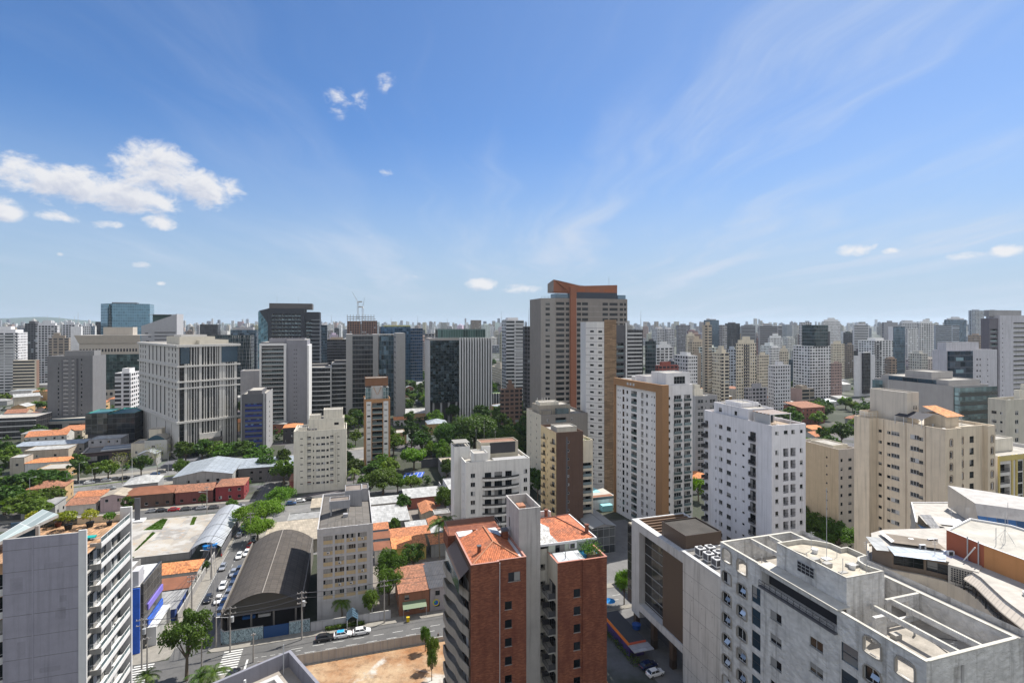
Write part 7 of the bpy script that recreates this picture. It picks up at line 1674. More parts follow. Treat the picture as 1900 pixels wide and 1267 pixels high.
def grass_patch(pts,label,n=900,h=.22):
 P = [G(*p) for p in pts];P = P[::-1] if area(P) < 0 else P;b = MB();b.add([(p[0],p[1],.05) for p in P],GRASS);rr = random.Random(int(pts[0][0]))
 for i in range(n):
  u_,v_ = rr.random(),rr.random();A = Vector(P[0]).lerp(Vector(P[1]),u_);C_ = Vector(P[3]).lerp(Vector(P[2]),u_) if len(P) > 3 else Vector(P[2]);p = A.lerp(C_,v_)
  a = rr.random()*pi;s_ = rr.uniform(.12,.3);b.add([(p.x-s_*cos(a),p.y-s_*sin(a),.05),(p.x+s_*cos(a),p.y+s_*sin(a),.05),(p.x+.1*rr.random(),p.y,.05+h*rr.uniform(.5,1.4))],LEAF_M)
 o = b.build('grass');tag(o,label,'grass',None,'stuff')
grass_patch([(266,983.5),(300,982),(311,963),(300,962.5)],'triangle of mown grass at the far edge of the empty lot');grass_patch([(248,1023),(254,1020),(289,988),(283,987)],'weedy strip crossing the empty lot',500);grass_patch([(228,1045),(238,1043),(249,1033),(232,1034)],'grass tuft at the near corner of the empty lot',300);grass_patch([(352,974),(360,973),(365,959),(358,959)],'weeds at the far side of the empty lot',260)
def dirtmat():
 m,T,b = new_mat('bare_earth');o = T.n('ShaderNodeTexCoord').outputs['Object'];c = T.mix(T.rng(T.noise(o,.12,6,.6),.35,.65),(.25,.115,.045),(.40,.30,.19));c = T.mix(T.rng(T.noise(T.scale(o,(1,1,1)),.09,6,.6,.6),.52,.60,0,1,True),c,(.42,.40,.36))
 c = T.mix(T.rng(T.noise(o,.45,8,.75),.48,.66,0,.75),c,(.13,.075,.04));T.put(b.inputs['Base Color'],c);b.inputs['Roughness'].default_value = .95
 bp = T.n('ShaderNodeBump');bp.inputs['Strength'].default_value = .8;bp.inputs['Distance'].default_value = .3;T.put(bp.inputs['Height'],T.noise(o,.8,6,.7));T.put(b.inputs['Normal'],bp.outputs[0]);return m
sheet('building_plot',[(-16,-17.8),(60,-17.8),(60,-60),(-16,-60)],.03,dirtmat());sheet('yard',[(-34,-3.5),(-34,30),(-60,30),(-60,-3.5)],.02,SIDE)
sheet('driveway',[(70,-60),(110,-60),(110,40),(70,40)],.02,asphalt(.13,'driveway_asphalt'));sheet('yard',[(14,-3.9),(55,-3.9),(55,90),(14,90)],.02,paint((.20,.18,.16),.95,.3,sc=2))
sheet('parking_yard',[(-21,42),(0,42),(0,95),(-21,95)],.02,asphalt(.15,'yard_asphalt'))
# ---------------------------------------------------------------- low buildings
RN = {'clay':lambda:tiles((.40,.155,.07),.35),'old':lambda:tiles((.27,.12,.07),.35),'orange':lambda:tiles((.52,.20,.075),.35),'white':lambda:corr((.40,.40,.39),.5,.5),'grey':lambda:corr((.28,.28,.275),.4,.3),'dark':lambda:corr((.05,.05,.055),.4,.3),'tan':lambda:corr((.36,.31,.24),.5,.3),'rust':lambda:paint((.20,.085,.05),.9,.2),'flat':lambda:ROOFC,'silver':lambda:corr((.38,.42,.46),.8,.15,'silver_sheet',.4,.3)}
def low(label,P4,z,roof,wall,kind='slope',cat='house',name='house',rise=1.4,group=None,win=True,eave=.35,C0=None,rot=GR,dims_=None):
 """low building; P4 = corner list in street coordinates (a0, a1, b0, b1) or, with C0, size (w, d) at a point"""
 if C0 is None:a0,a1,b0,b1 = P4;C0 = W2(a0,b0);w,d = a1-a0,b1-b0
 else:w,d = P4
 o = B(name,label,C0[0],C0[1],rot,cat,group);rr = random.Random(int(C0[0]*7+C0[1]*3));m = paint(tuple(wall),.85,.12,.25)
 ops = {}
 if win:
  for f,L in ((0,w),(1,d),(3,d)):
   n = max(1,int(L/3.6));l = []
   for k in range(max(1,int(z/3.0))):
    for i in range(n):
     x = L*(i+.5)/n
     if rr.random() < .75:l.append(('w',x-.6,x+.6,k*3+1.0,min(k*3+2.2,z-.35),rr.choice(('w','d','b'))))
   ops[f] = [q for q in l if q[4]-q[3] > .5]
 o.walls(rect(w,d),0,z,m,ops);R_ = RN[roof]();e = eave;q = MB()
 if kind == 'flat':o.roof(rect(w,d),z+.35,R_,.3,.18,m)
 else:
  q.M = None
  if kind == 'slope':q.add([(-e,-e,z),(w+e,-e,z),(w+e,d+e,z+rise*.6),(-e,d+e,z+rise*.6)],R_,[(0,0),(w,0),(w,d),(0,d)]);q.add([(-e,-e,z-.12),(-e,d+e,z+rise*.6-.12),(w+e,d+e,z+rise*.6-.12),(w+e,-e,z-.12)],m);q.add([(-e,-e,z-.12),(w+e,-e,z-.12),(w+e,-e,z),(-e,-e,z)],m)
  elif kind == 'gable':
   if w >= d:q.add([(-e,-e,z),(w+e,-e,z),(w+e,d/2,z+rise),(-e,d/2,z+rise)],R_,[(0,0),(w,0),(w,d/2),(0,d/2)]);q.add([(w+e,d+e,z),(-e,d+e,z),(-e,d/2,z+rise),(w+e,d/2,z+rise)],R_,[(0,0),(w,0),(w,d/2),(0,d/2)]);q.add([(0,d,z),(0,0,z),(0,d/2,z+rise)],m);q.add([(w,0,z),(w,d,z),(w,d/2,z+rise)],m)
   else:q.add([(-e,d+e,z),(-e,-e,z),(w/2,-e,z+rise),(w/2,d+e,z+rise)],R_,[(0,0),(d,0),(d,w/2),(0,w/2)]);q.add([(w+e,-e,z),(w+e,d+e,z),(w/2,d+e,z+rise),(w/2,-e,z+rise)],R_,[(0,0),(d,0),(d,w/2),(0,w/2)]);q.add([(0,0,z),(w,0,z),(w/2,0,z+rise)],m);q.add([(w,d,z),(0,d,z),(w/2,d,z+rise)],m)
  elif kind == 'hip':
   s_ = min(w,d)/2;A,B_ = ((s_,d/2),(w-s_,d/2)) if w >= d else ((w/2,s_),(w/2,d-s_));zr = z+rise
   if w >= d:
    q.add([(-e,-e,z),(w+e,-e,z),(*B_,zr),(*A,zr)],R_,[(0,0),(w,0),(w-s_,s_),(s_,s_)]);q.add([(w+e,d+e,z),(-e,d+e,z),(*A,zr),(*B_,zr)],R_,[(0,0),(w,0),(w-s_,s_),(s_,s_)])
    q.add([(-e,d+e,z),(-e,-e,z),(*A,zr)],R_,[(0,0),(d,0),(d/2,s_)]);q.add([(w+e,-e,z),(w+e,d+e,z),(*B_,zr)],R_,[(0,0),(d,0),(d/2,s_)])
   else:
    q.add([(-e,-e,z),(w+e,-e,z),(*A,zr)],R_,[(0,0),(w,0),(w/2,s_)]);q.add([(w+e,d+e,z),(-e,d+e,z),(*B_,zr)],R_,[(0,0),(w,0),(w/2,s_)])
    q.add([(-e,d+e,z),(-e,-e,z),(*A,zr),(*B_,zr)],R_,[(0,0),(d,0),(d-s_,s_),(s_,s_)]);q.add([(w+e,-e,z),(w+e,d+e,z),(*B_,zr),(*A,zr)],R_,[(0,0),(d,0),(d-s_,s_),(s_,s_)])
  q.build('roof',o.root)
 o.finish();return o
HW_ = (.50,.48,.44);HB = (.45,.40,.32);HG = (.33,.33,.32)
LOWS = [('long house with a hipped orange tile roof beside the street of cars',(-57,-34.6,31,39),3.9,'orange',HW_,'hip',1.7),
('flat grey-roofed shed with a rust brown end bay next to the orange roof',(-44,-34.4,22,28.5),3.4,'rust',HG,'slope',.5),('low white-roofed store left of the rust brown bay',(-56,-44.3,21,28.5),3.6,'white',HG,'slope',.4),
('pale sheet-roofed annexe with a dark blue wall',(-46,-34.6,11,20.5),3.2,'grey',(.03,.06,.20),'slope',.4),('small grey store beside the crossing tree',(-47,-36,2.5,9.5),3.,'grey',HG,'flat',0),
('dark two-storey house with patched grey roof, right of the terracotta roof',(28.2,36,-3.6,9.5),6.2,'dark',(.38,.35,.36),'slope',1.5),('two-storey house with dark roof next to the brick block',(36.2,48,-3.6,10),6.2,'dark',(.46,.41,.31),'slope',1.6),
('narrow two-storey house with a worn terracotta roof on the main street',(20.2,28,-3.6,9),6.,'old',(.28,.13,.08),'slope',1.8),
('cream cottage with a brown roof behind the round tree',(15.5,20.5,29,34),4.4,'rust',HW_,'slope',.8),('yellow house with a long orange roof in the back lane',(21,31.5,28,35),4.5,'orange',(.50,.38,.12),'slope',1.3),('small orange-roofed house nearest the palms',(33.2,38.5,28.5,35),4.3,'orange',HG,'slope',1.1),
('pale blue house with brown roof in the back lane',(14.5,20.5,36.5,41),5.,'rust',(.36,.42,.48),'slope',.7),('terrace of low houses with a weathered orange roof',(21,34,37.5,43),4.6,'clay',HB,'slope',1.),('white-roofed house end beside the weathered orange terrace',(34.3,41,38,43),4.4,'white',HW_,'slope',.6),
('blue-walled house with an orange roof under the big sheet roof',(13.5,20.5,43.5,48.),5.4,'clay',(.34,.40,.45),'slope',1.),('striped white roof shed in the back lane',(27,34,45,50),4.2,'white',HG,'slope',.7),('small house with a mossy orange roof beside the blue alley',(35,40.5,45,51),4.4,'clay',HB,'gable',1.),
('big low warehouse with a rust-speckled white sheet roof',(14,28.5,50.5,66),5.2,'white',HG,'slope',1.2),('long terracotta roof running away beside the blue alley',(34,40,58,70),4.,'clay',HB,'gable',1.2),('grey-roofed cube house beside the blue alley',(38,44,53,58),4.8,'grey',HW_,'flat',0),
('white flat-roofed shop at the back of the houses',(14,28,74,82),4.2,'white',HW_,'slope',.4),('red brick house with a ribbed pale roof',(29.5,44,76,86),4.6,'white',(.32,.12,.09),'slope',1.4),
('tan striped lean-to beside the palms',(40.5,47.5,22,29),3.,'tan',HB,'slope',.9),
('beige long-roofed garage behind the vaulted hangar',(-19,-2,44,62),4.5,'tan',HB,'slope',.8),('grey flat shed beside the parking yard',(-14,-2,66,74),3.5,'grey',HG,'flat',0),('tan-roofed outbuilding touching the eight-storey block',(-6.5,-.8,76,86),4.5,'tan',HW_,'slope',.6),
('wooden-fronted house with dark red gabled roof',(-62,-48,110,119),5.2,'old',(.17,.06,.055),'gable',2.),('restaurant with dark roofs and a glazed central gable',(-82,-63,110,121),5.4,'rust',(.12,.075,.06),'hip',2.),('red-walled house with layered tile roofs',(-47,-36,110,122),6.2,'old',(.24,.045,.05),'hip',1.6),('house with a broad brown tile roof at the street corner',(-18,2,112,126),5.6,'old',(.22,.07,.06),'hip',2.2),
('mauve two-storey house with a ribbed brown roof near the avenue',(-88,-79.5,108.6,118),6.,'tan',(.40,.30,.30),'gable',1.1),('orange-roofed cottage with white side wall by the car yard',(-102,-91,121,129),3.6,'clay',HW_,'gable',1.4),('long brown-roofed house with an orange-striped wall',(-99.5,-89.5,108.6,118),4.,'old',(.5,.45,.4),'gable',1.5),('grey plastered shed behind the roof terrace',(-114,-103,108.6,117),5.,'grey',HG,'slope',.5),
('wide industrial hall with blue-grey sheet roof',(-68,-44,128,156),7.,'silver',HG,'gable',2.2),('pale hall with a low blue-grey roof, right of the industrial hall',(-43,-16,136,152),7.,'silver',(.14,.13,.13),'slope',1.5),('small dark hut with orange roof left of the cream apartment block',(-33,-22,222,234),10.,'orange',(.06,.055,.06),'hip',1.6)]
for (lab,P4,z,rf,wl,kd,ri) in LOWS:low(lab,P4,z,rf,wl,kd,rise=ri)
def hangar():
 c = W2(-21,-2);o = B('hangar','long vaulted hangar with a weathered dark corrugated roof',c[0],c[1],cat='hangar');w,d = 17.4,41.;z0,z1 = 6.6,10.4
 RM = corr((.062,.053,.046),1.1,.45,'weathered_fibre_cement',.95,sheet=1.9);GW2 = paint((.16,.15,.14),.9,.2,.3);q = MB();N = 16
 pr = [(w*i/N,z0+(z1-z0)*sin(pi*i/N)**.8) for i in range(N+1)]
 for (x0,h0),(x1,h1) in zip(pr,pr[1:]):q.add([(x0,-.6,h0),(x1,-.6,h1),(x1,d,h1),(x0,d,h0)],RM,[(0,x0*1.15),(0,x1*1.15),(d+.6,x1*1.15),(d+.6,x0*1.15)])
 q.build('vaulted_roof',o.root);q = MB();q.add([(0,0,z0-.8)]+[(w,0,z0-.8)]+[(x,0,h) for x,h in reversed(pr)],corr((.10,.095,.085),1.4,.2,'gable_sheet'));q.build('gable',o.root);q = MB();q.add([(x,d,h) for x,h in pr]+[(w,d,0),(0,d,0)],GW2);q.build('gable',o.root)
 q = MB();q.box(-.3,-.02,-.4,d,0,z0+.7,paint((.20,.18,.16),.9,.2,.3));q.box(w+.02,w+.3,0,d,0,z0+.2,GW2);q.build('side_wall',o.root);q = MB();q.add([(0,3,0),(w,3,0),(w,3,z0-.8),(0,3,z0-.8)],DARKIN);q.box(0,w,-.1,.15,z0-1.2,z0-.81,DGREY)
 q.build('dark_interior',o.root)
 for i in range(4):q = MB();q.box(1+i*5,1.4+i*5,-.1,.3,0,z0-1.21,GW2);q.build('column',o.root)
 q = MB();q.tube((w/2,-.55,z1+.03),(w/2,d,z1+.03),.12,paint((.24,.22,.20),.9),5);q.build('ridge_cap',o.root)
 for k,(x,cl) in enumerate(((4.,(.02,.10,.32)),(7.5,(.5,.5,.5)))):
  q = MB();q.box(x,x+2.8,1.4,2.4,3.6,4.3,paint(cl,.5,.1));q.build('stored_boat',o.root) if False else q.build('sign_board',o.root)
 o.finish()
hangar()
def shed():
 c = W2(-41,49);o = B('vaulted_shed','long silver vaulted canopy along the street beside the empty lot',c[0],c[1],cat='shed');w,d = 9.,38.;N = 8;RM = corr((.44,.46,.48),1.1,.15,'silver_vault_sheet',.4,.35,5.5)
 for j in range(7):
  q = MB();y0,y1 = j*d/7,(j+1)*d/7-.05;h = .12*(j % 2)
  pr = [(w*i/N,3.4+h+1.9*sin(pi*i/N)) for i in range(N+1)]
  for (x0,h0),(x1,h1) in zip(pr,pr[1:]):q.add([(x0,y0,h0),(x1,y0,h1),(x1,y1+.1,h1),(x0,y1+.1,h0)],RM,[(0,x0),(0,x1),(5.4,x1),(5.4,x0)])
  q.build('roof_sheet',o.root)
 for j in range(8):
  for x in (.3,w-.4):
   q = MB();q.box(x,x+.15,j*(d-.2)/7,j*(d-.2)/7+.15,0,3.5,FR_D);q.build('post',o.root)
 q = MB();q.box(w-.1,w+.1,0,d,0,2.6,paint((.14,.14,.15),.9,.2));q.build('street_wall',o.root);o.finish()
 for k,(a,s_) in enumerate(((-36.3,1.3),(-34.2,1.0))):
  x,y = W2(a,49.6);e = empty('water_tank',x,y,2.8 if k == 0 else 3.2);tag(e,('larger' if k == 0 else 'smaller')+' round blue water tank at the near end of the silver canopy','water tank','blue water tanks');q = MB();BT = paint((.02,.20,.55),.5,.05)
  q.tube((0,0,0),(0,0,1.1*s_),.85*s_,BT,14,1.*s_);q.build('tank',e);q = MB();q.tube((0,0,1.1*s_),(0,0,1.35*s_),1.05*s_,BT,14,.4*s_);q.build('lid',e);q = MB();q.box(-.8,.8,-.8,.8,-2.8 if k == 0 else -3.2,-.01,DGREY);q.build('stand',e)
shed()
def blueshop():
 c = W2(-53,-1.5);o = B('shop_building','grey building with royal blue front wall beside the left apartment tower',c[0],c[1],cat='shop building');w,d = 15.5,12.6;BB = paint((.012,.03,.17),.45,.08);B2 = paint((.03,.12,.55),.5,.35,sc=.8);LIL = paint((.20,.16,.52),.6,.1);GR2 = paint((.23,.22,.21),.8,.1,.2)
 sd = curtain((.06,.055,.05),2.2,2.2,(.13,.12,.11),.1,.12,.25,.15,.1,.5)
 q = MB();q.box(0,w-2.2,-.25,0,0,14.5,BB);q.build('blue_front',o.root);q = MB();q.box(w-2.15,w-.6,-.3,0,0,14.9,B2);q.build('painted_strip',o.root)
 q = MB();q.box(0,w-.6,.01,d,0,15.2,GR2,mt=paint((.45,.45,.45),.8));q.build('wall',o.root);q = MB();q.box(w-.59,w,.4,d,3.5,15.6,sd);q.build('dark_tiled_side',o.root)
 o.block(1,w-2.4,.4,6,14.9,19.3,GR2,paint((.45,.45,.45),.8),'roof_room',{0:[('w',9.5,10.6,17,18,'w')]});q = MB();q.box(w-2.39,w-1,.4,3.5,15.2,18.6,paint((.42,.42,.45),.8));q.build('white_end',o.root)
 q = MB();q.box(w+.01,w+.3,2.5,d,8.4,9.8,LIL);q.box(w+.01,w+.3,2.5,d,4.6,6.2,B2);q.build('blue_band',o.root);q = MB();q.box(w+.01,w+2.,2.2,2.6,0,4.,HWm);q.box(w+.01,w+2.,d-.6,d,0,4.,HWm);q.box(w+.01,w+2.,2.2,d,4.,4.4,HWm);q.build('portico',o.root)
 q = MB();ac_unit(q,w-3,5,15.21,1.2,.6,1.);ac_unit(q,w-3.2,7,15.21,1.2,.6,1.);q.build('air_conditioner',o.root);o.finish()
HWm = paint((.55,.55,.54),.8,.06)
blueshop()
def walls_fences():
 def wl(label,pts,h,m,name='wall',cat='wall',cap=True,th=.2,panels=0):
  c = W2(*pts[0]);e = empty(name,c[0],c[1],0,GR);tag(e,label,cat);q = MB();
  for p0,p1 in zip(pts,pts[1:]):q.beam((p0[0]-pts[0][0],p0[1]-pts[0][1],h),(p1[0]-pts[0][0],p1[1]-pts[0][1],h),th,h,m)
  q.build('panel',e)
  if cap:
   q = MB()
   for p0,p1 in zip(pts,pts[1:]):q.beam((p0[0]-pts[0][0],p0[1]-pts[0][1],h+.09),(p1[0]-pts[0][0],p1[1]-pts[0][1],h+.09),th+.1,.085,CONC)
   q.build('coping',e)
  if panels:
   for p0,p1 in zip(pts,pts[1:]):
    L = hypot(p1[0]-p0[0],p1[1]-p0[1]);n = max(1,int(L/panels))
    for i in range(n+1):
     x = p0[0]+(p1[0]-p0[0])*i/n-pts[0][0];y = p0[1]+(p1[1]-p0[1])*i/n-pts[0][1];q = MB();q.box(x-.06,x+.06,y-.13,y+.13,0,h+.05,GRYW);q.build('post',e)
 m,T,bb = new_mat('graffiti_wall');o_ = T.n('ShaderNodeTexCoord').outputs['Object'];n1 = T.noise(T.scale(o_,(1.5,1.5,.7)),2.2,5,.7,1.5)
 T.put(bb.inputs['Base Color'],T.mix(T.rng(n1,.48,.56,0,1),(.32,.42,.46),(.08,.11,.13)));bb.inputs['Roughness'].default_value = .9
 wl('pale blue graffiti-marked wall curving round the street corner',[(-21.1,4),(-21.2,-2.6),(-20.4,-3.9),(-11.9,-4.0)],3.1,m);wl('plain royal blue metal gate in the corner wall',[(-11.8,-4.0),(-6.2,-4.0)],2.9,corr((.02,.12,.38),.3,.1,'blue_gate',.5),'gate','gate',False,.12);wl('peeling blue and grey wall beside the blue gate',[(-6.1,-4.0),(-1.4,-4.0)],3.1,m)
 wl('light grey panelled wall in front of the eight-storey block',[(-1.2,-4.1),(7,-4.1)],2.2,paint((.42,.42,.44),.8,.08,.2),panels=2.3);wl('light grey panelled wall right of the glazed entrance',[(9.9,-4.1),(18,-4.1)],2.2,paint((.42,.42,.44),.8,.08,.2),panels=2.3)
 wl('long pale hoarding between the road and the bare earth plot',[(-11,-17.2),(26,-17.2)],2.4,paint((.36,.34,.31),.85,.12,.3),'hoarding','hoarding',False,.08,1.55);wl('low concrete wall along the near edge of the empty lot',[(-80,50.6),(-41.3,50.6)],2.2,paint((.26,.25,.24),.9,.15,.3));wl('low white wall beyond the end of the hoarding',[(26.2,-17.2),(36,-17.2)],.9,paint((.45,.42,.38),.8))
 wl('grey wall between the street and the hipped orange roof',[(-33.7,10),(-33.7,48)],2.3,paint((.28,.27,.26),.9,.12,.3));wl('dark wall behind the blue tennis court',[(44,138),(68,138)],4.5,paint((.10,.10,.11),.9));wl('white boundary wall running beside the blue alley',[(46,46),(46,92)],5.5,paint((.48,.48,.52),.85,.1,.25));wl('pale wall lining the driveway under the office block',[(82.6,-34),(82.6,-4)],3.,paint((.40,.38,.36),.85,.1,.3));wl('white wall with green verge beside the car yard',[(-79,119.5),(-81.5,147)],2.2,paint((.55,.55,.55),.8))
walls_fences()
def misc_low():
 o = low('long white commercial building right of the blue alley',(47,62,50,88),7.5,'white',(.52,.52,.55),'flat','building','building');o = low('low beige flat-roofed pavilion among the trees',None if 0 else (9,15),6.5,'tan',(.20,.20,.21),'flat','pavilion','pavilion',C0=at(822,258),rot=GR)
 c = at(1098,172);o = B('glass_hall','glass-fronted hall with a shallow grey gabled roof behind the brick block',c[0],c[1],GR,'hall');q = MB();RMm = corr((.26,.27,.28),.6,.1,'dark_sheet',sheet=8.);w,d,z = 8.6,20,8.8
 q.add([(-.4,-.5,z),(w/2,-.5,z+1.2),(w/2,d,z+1.2),(-.4,d,z)],RMm,[(0,0),(0,4),(20,4),(20,0)]);q.add([(w/2,-.5,z+1.2),(w+.4,-.5,z),(w+.4,d,z),(w/2,d,z+1.2)],RMm,[(0,0),(0,4),(20,4),(20,0)]);q.build('roof',o.root)
 q = MB();q.box(0,w,0,d,0,z,curtain((.07,.08,.09),2.1,2.7,(.25,.26,.27),.1,.15,.4,.1,.4));q.add([(0,-.01,z),(w,-.01,z),(w/2,-.01,z+1.1)],GRYW);q.build('glazing',o.root);o.finish()
 c = at(1098,214);o = B('pool_terrace','white raised terrace with a turquoise swimming pool below the brown-framed block',c[0],c[1],GR,'pool terrace');PW = paint((.30,.62,.66),.08,.1);q = MB();q.box(0,12,0,18,0,4,WHITE,mt=paint((.40,.38,.34),.8));q.build('terrace',o.root);q = MB();q.box(1,8.5,9,15,4.01,4.06,PW);q.box(3.4,8,-3,-.01,.05,2.4,PW);q.build('pool_water',o.root)
 q = MB();q.box(.3,11.7,.1,.3,4,5,GRAIL);q.box(.1,.3,.3,17,4,5,GRAIL);q.box(1,11,1.,5,4.01,4.25,paint((.22,.11,.07),.8));q.build('glass_balustrade',o.root);o.finish()
 pts = [G(747,888),G(783,884.5),G(788,875),G(752,877)];P = pts[::-1] if area(pts) < 0 else pts;q = MB();q.add([(p[0],p[1],.06) for p in P],paint((.03,.09,.42),.8,.08));e = empty('tennis_court',0,0,0);tag(e,'blue tennis court with white lines among the trees','tennis court');q.build('court_surface',e)
 q = MB();L = [Vector((*p,.075)) for p in pts]
 def lp(u_,v_):return L[0].lerp(L[1],u_).lerp(L[3].lerp(L[2],u_),v_)
 for a,c_ in (((.08,.1),(.92,.1)),((.08,.9),(.92,.9)),((.08,.1),(.08,.9)),((.92,.1),(.92,.9)),((.3,.1),(.3,.9)),((.7,.1),(.7,.9)),((.3,.5),(.7,.5)),((.5,.0),(.5,1.))):q.beam(lp(*a),lp(*c_),.22,.01,TRIM)
 q.build('court_lines',e);q = MB();a,c_ = lp(.5,-.05),lp(.5,1.05)
 for p in (a,c_):q.tube(p,p+Vector((0,0,1.1)),.06,FR_D,5)
 q.add([a+Vector((0,0,.1)),c_+Vector((0,0,.1)),c_+Vector((0,0,1.)),a+Vector((0,0,1.))],glass((.3,.3,.3),.8));q.build('net',e)
 x,y = G(724,943);e = empty('parasol',x,y);tag(e,'pink-red square parasol in the yard behind the eight-storey block','parasol');q = MB();RP = paint((.55,.06,.08),.8)
 for i in range(4):t0,t1 = i*pi/2+pi/4,(i+1)*pi/2+pi/4;q.add([(2.6*cos(t0),2.6*sin(t0),2.4),(2.6*cos(t1),2.6*sin(t1),2.4),(0,0,3.5)],RP)
 q.build('canopy',e);q = MB();q.tube((0,0,0),(0,0,3.4),.05,FR_A,5);q.build('pole',e)
 x,y = (26.4,118.6);e = empty('driveway_canopy',x,y,0,GR);tag(e,'long dark-roofed canopy with an orange fascia beside the driveway','canopy');q = MB();q.box(0,4.2,0,13,3.3,3.5,paint((.05,.05,.055),.7));q.build('dark_roof',e);q = MB();q.box(-.2,-.01,-.2,13,2.9,3.6,paint((.60,.17,.03),.6));q.box(0,4.2,-.2,-.01,2.9,3.6,paint((.45,.09,.05),.6));q.build('orange_fascia',e)
 q = MB();q.box(-.3,4.6,-3.,-.21,3.05,3.2,corr((.36,.36,.38),.4,.1));q.build('pale_awning',e);q = MB();q.box(.3,4,.3,12.8,0,3.3,paint((.06,.04,.16),.5));q.build('purple_side',e)
 for yy in (-2.8,4,12):q = MB();q.tube((.1,yy,0),(.1,yy,3.05),.07,FR_D,5);q.build('post',e)
 x,y = at(1181,124.5);e = empty('water_tank',x,y,3.5);tag(e,'dark blue water tank on the dark canopy roof beside the driveway','water tank');q = MB();q.tube((0,0,0),(0,0,1.),.9,paint((.01,.05,.20),.5),14,1.05);q.build('tank',e);q = MB();q.tube((0,0,1.),(0,0,1.2),1.08,paint((.01,.05,.20),.5),14,.5);q.build('lid',e)
 x,y = G(1131,1128);e = empty('parasol',x,y);tag(e,'bright blue parasol at the head of the driveway','parasol');q = MB()
 for i in range(8):t0,t1 = i*pi/4,(i+1)*pi/4;q.add([(1.6*cos(t0),1.6*sin(t0),2.),(1.6*cos(t1),1.6*sin(t1),2.),(0,0,2.7)],paint((.02,.22,.55),.7))
 q.build('canopy',e);q = MB();q.tube((0,0,0),(0,0,2.6),.04,FR_A,5);q.build('pole',e)
 D = 330;c = at(200,D);o = B('office_building','black glass cube with a blue-green roof in front of the dark grey block',c[0],c[1],GR,'office building');v,u = dirs(GR);w = solve(c,v,250);z = zt(768,D);o.walls(rect(w,26),0,z,curtain((.03,.035,.04),2.4,3.4,(.05,.05,.055),.1,.3,.35,.1,.2));o.roof(rect(w,26),z+.05,paint((.04,.13,.17),.5,.3,sc=.5),.5,.4,paint((.05,.30,.24),.5));o.finish()
 c = at(158,D+4);o = B('glass_hall','transparent glass wing left of the black glass cube',c[0],c[1],GR,'glass hall');w = solve(c,v,199);z = zt(770,D);o.walls(rect(w,20),6,z,curtain((.10,.10,.095),3.2,4.,(.15,.16,.16),.1,.15,.35,.1,.5));o.walls([(1,1),(w-1,1),(w-1,19),(1,19)],0,6,DGREY,None,'base');o.roof(rect(w,20),z+.05,paint((.05,.14,.16),.5),.4,.3,paint((.05,.30,.24),.5));o.finish()
 D = 292;c = at(243,D);o = B('house','small cream three-storey house with an arched roof window at the foot of the hotel',c[0],c[1],GR,'house');o.walls(rect(6.5,12),0,9.5,CREAM,{0:[('w',2,3.4,4,5.4)]});o.roof(rect(6.5,12),9.7,None,.4,.2,CREAM);o.walls([(6.6,-.4),(17.5,-.4),(17.5,12),(6.6,12)],0,11.,paint((.50,.49,.46),.8,.08,.1),{0:[('w',3.4,5,6.5,8,'d'),('w',7,9,2.5,4.2,'d')]},'main_wall')
 q = MB();N = 8;pr = [(7.4+9.2*i/N,11+2.6*sin(pi*i/N)) for i in range(N+1)]
 for p0,p1 in zip(pr,pr[1:]):q.add([(p0[0],0,p0[1]),(p1[0],0,p1[1]),(p1[0],10,p1[1]),(p0[0],10,p0[1])],paint((.34,.32,.28),.8))
 q.add([(p[0],.1,p[1]) for p in reversed(pr)],GLB);q.build('arched_roof',o.root);o.walls([(6.7,6),(13,6),(13,12),(6.7,12)],11,16,CREAM,None,'stair_room');o.roof([(6.7,6),(13,6),(13,12),(6.7,12)],16.1,None,.2,.2,CREAM);o.finish()
 c = at(150,282);o = B('showroom','low dark showroom with a striped blue and white flat roof by the avenue',c[0],c[1],radians(29),'showroom');o.walls(rect(34,18),0,6,paint((.07,.05,.05),.7),{0:[('g',2,12,1,4.5,'d'),('g',14,24,1,4.5,'d')]});o.roof(rect(34,18),6.6,paint((.16,.15,.14),.9,.3),.4,.9,paint((.32,.28,.25),.8));q = MB()
 for i in range(4):q.box(8,30,3+i*3.2,4.6+i*3.2,6.25,6.9,paint((.10,.15,.22) if i % 2 else (.45,.45,.45),.4))
 q.build('skylight',o.root);o.finish()
 c = at(-30,345);o = B('office_building','low dark office with pale floor bands at the left edge of the photo',c[0],c[1],GR,'office building');o.walls(rect(28,20),0,14,PT['k']);o.roof(rect(28,20),14.2,None,.4,.4,LG)
 for k in range(4):q = MB();q.box(0,28,-.5,-.004,k*3.6+1,k*3.6+1.5,TRIM);q.build('floor_band',o.root)
 o.finish()
 low('warehouse with rows of saw-tooth skylights behind the dark grey block',(44,30),11,'grey',(.40,.39,.37),'flat','warehouse','warehouse',C0=at(20,560),rot=GR,win=False);low('white house with an orange hipped roof near the avenue at left',(22,9),5,'orange',(.52,.51,.49),'hip',C0=at(46,268),rot=GR);low('plain beige workshop behind the orange hipped roof',(20,12),7.5,'white',(.42,.36,.29),'flat','workshop','workshop',C0=at(44,283),rot=GR);low('grey cube house with a white cap at far left',(6,8),8,'white',(.36,.33,.28),'flat',C0=at(18,266),rot=GR)
 low('long low shop row with a bluish sheet roof at left',(34,9),5.,'silver',(.3,.28,.26),'slope','shop row','shop_row',C0=at(26,305),rot=GR);low('pale grey angular house beside the black glass cube',(16,12),9,'white',(.36,.36,.38),'flat',C0=at(164,304),rot=GR)
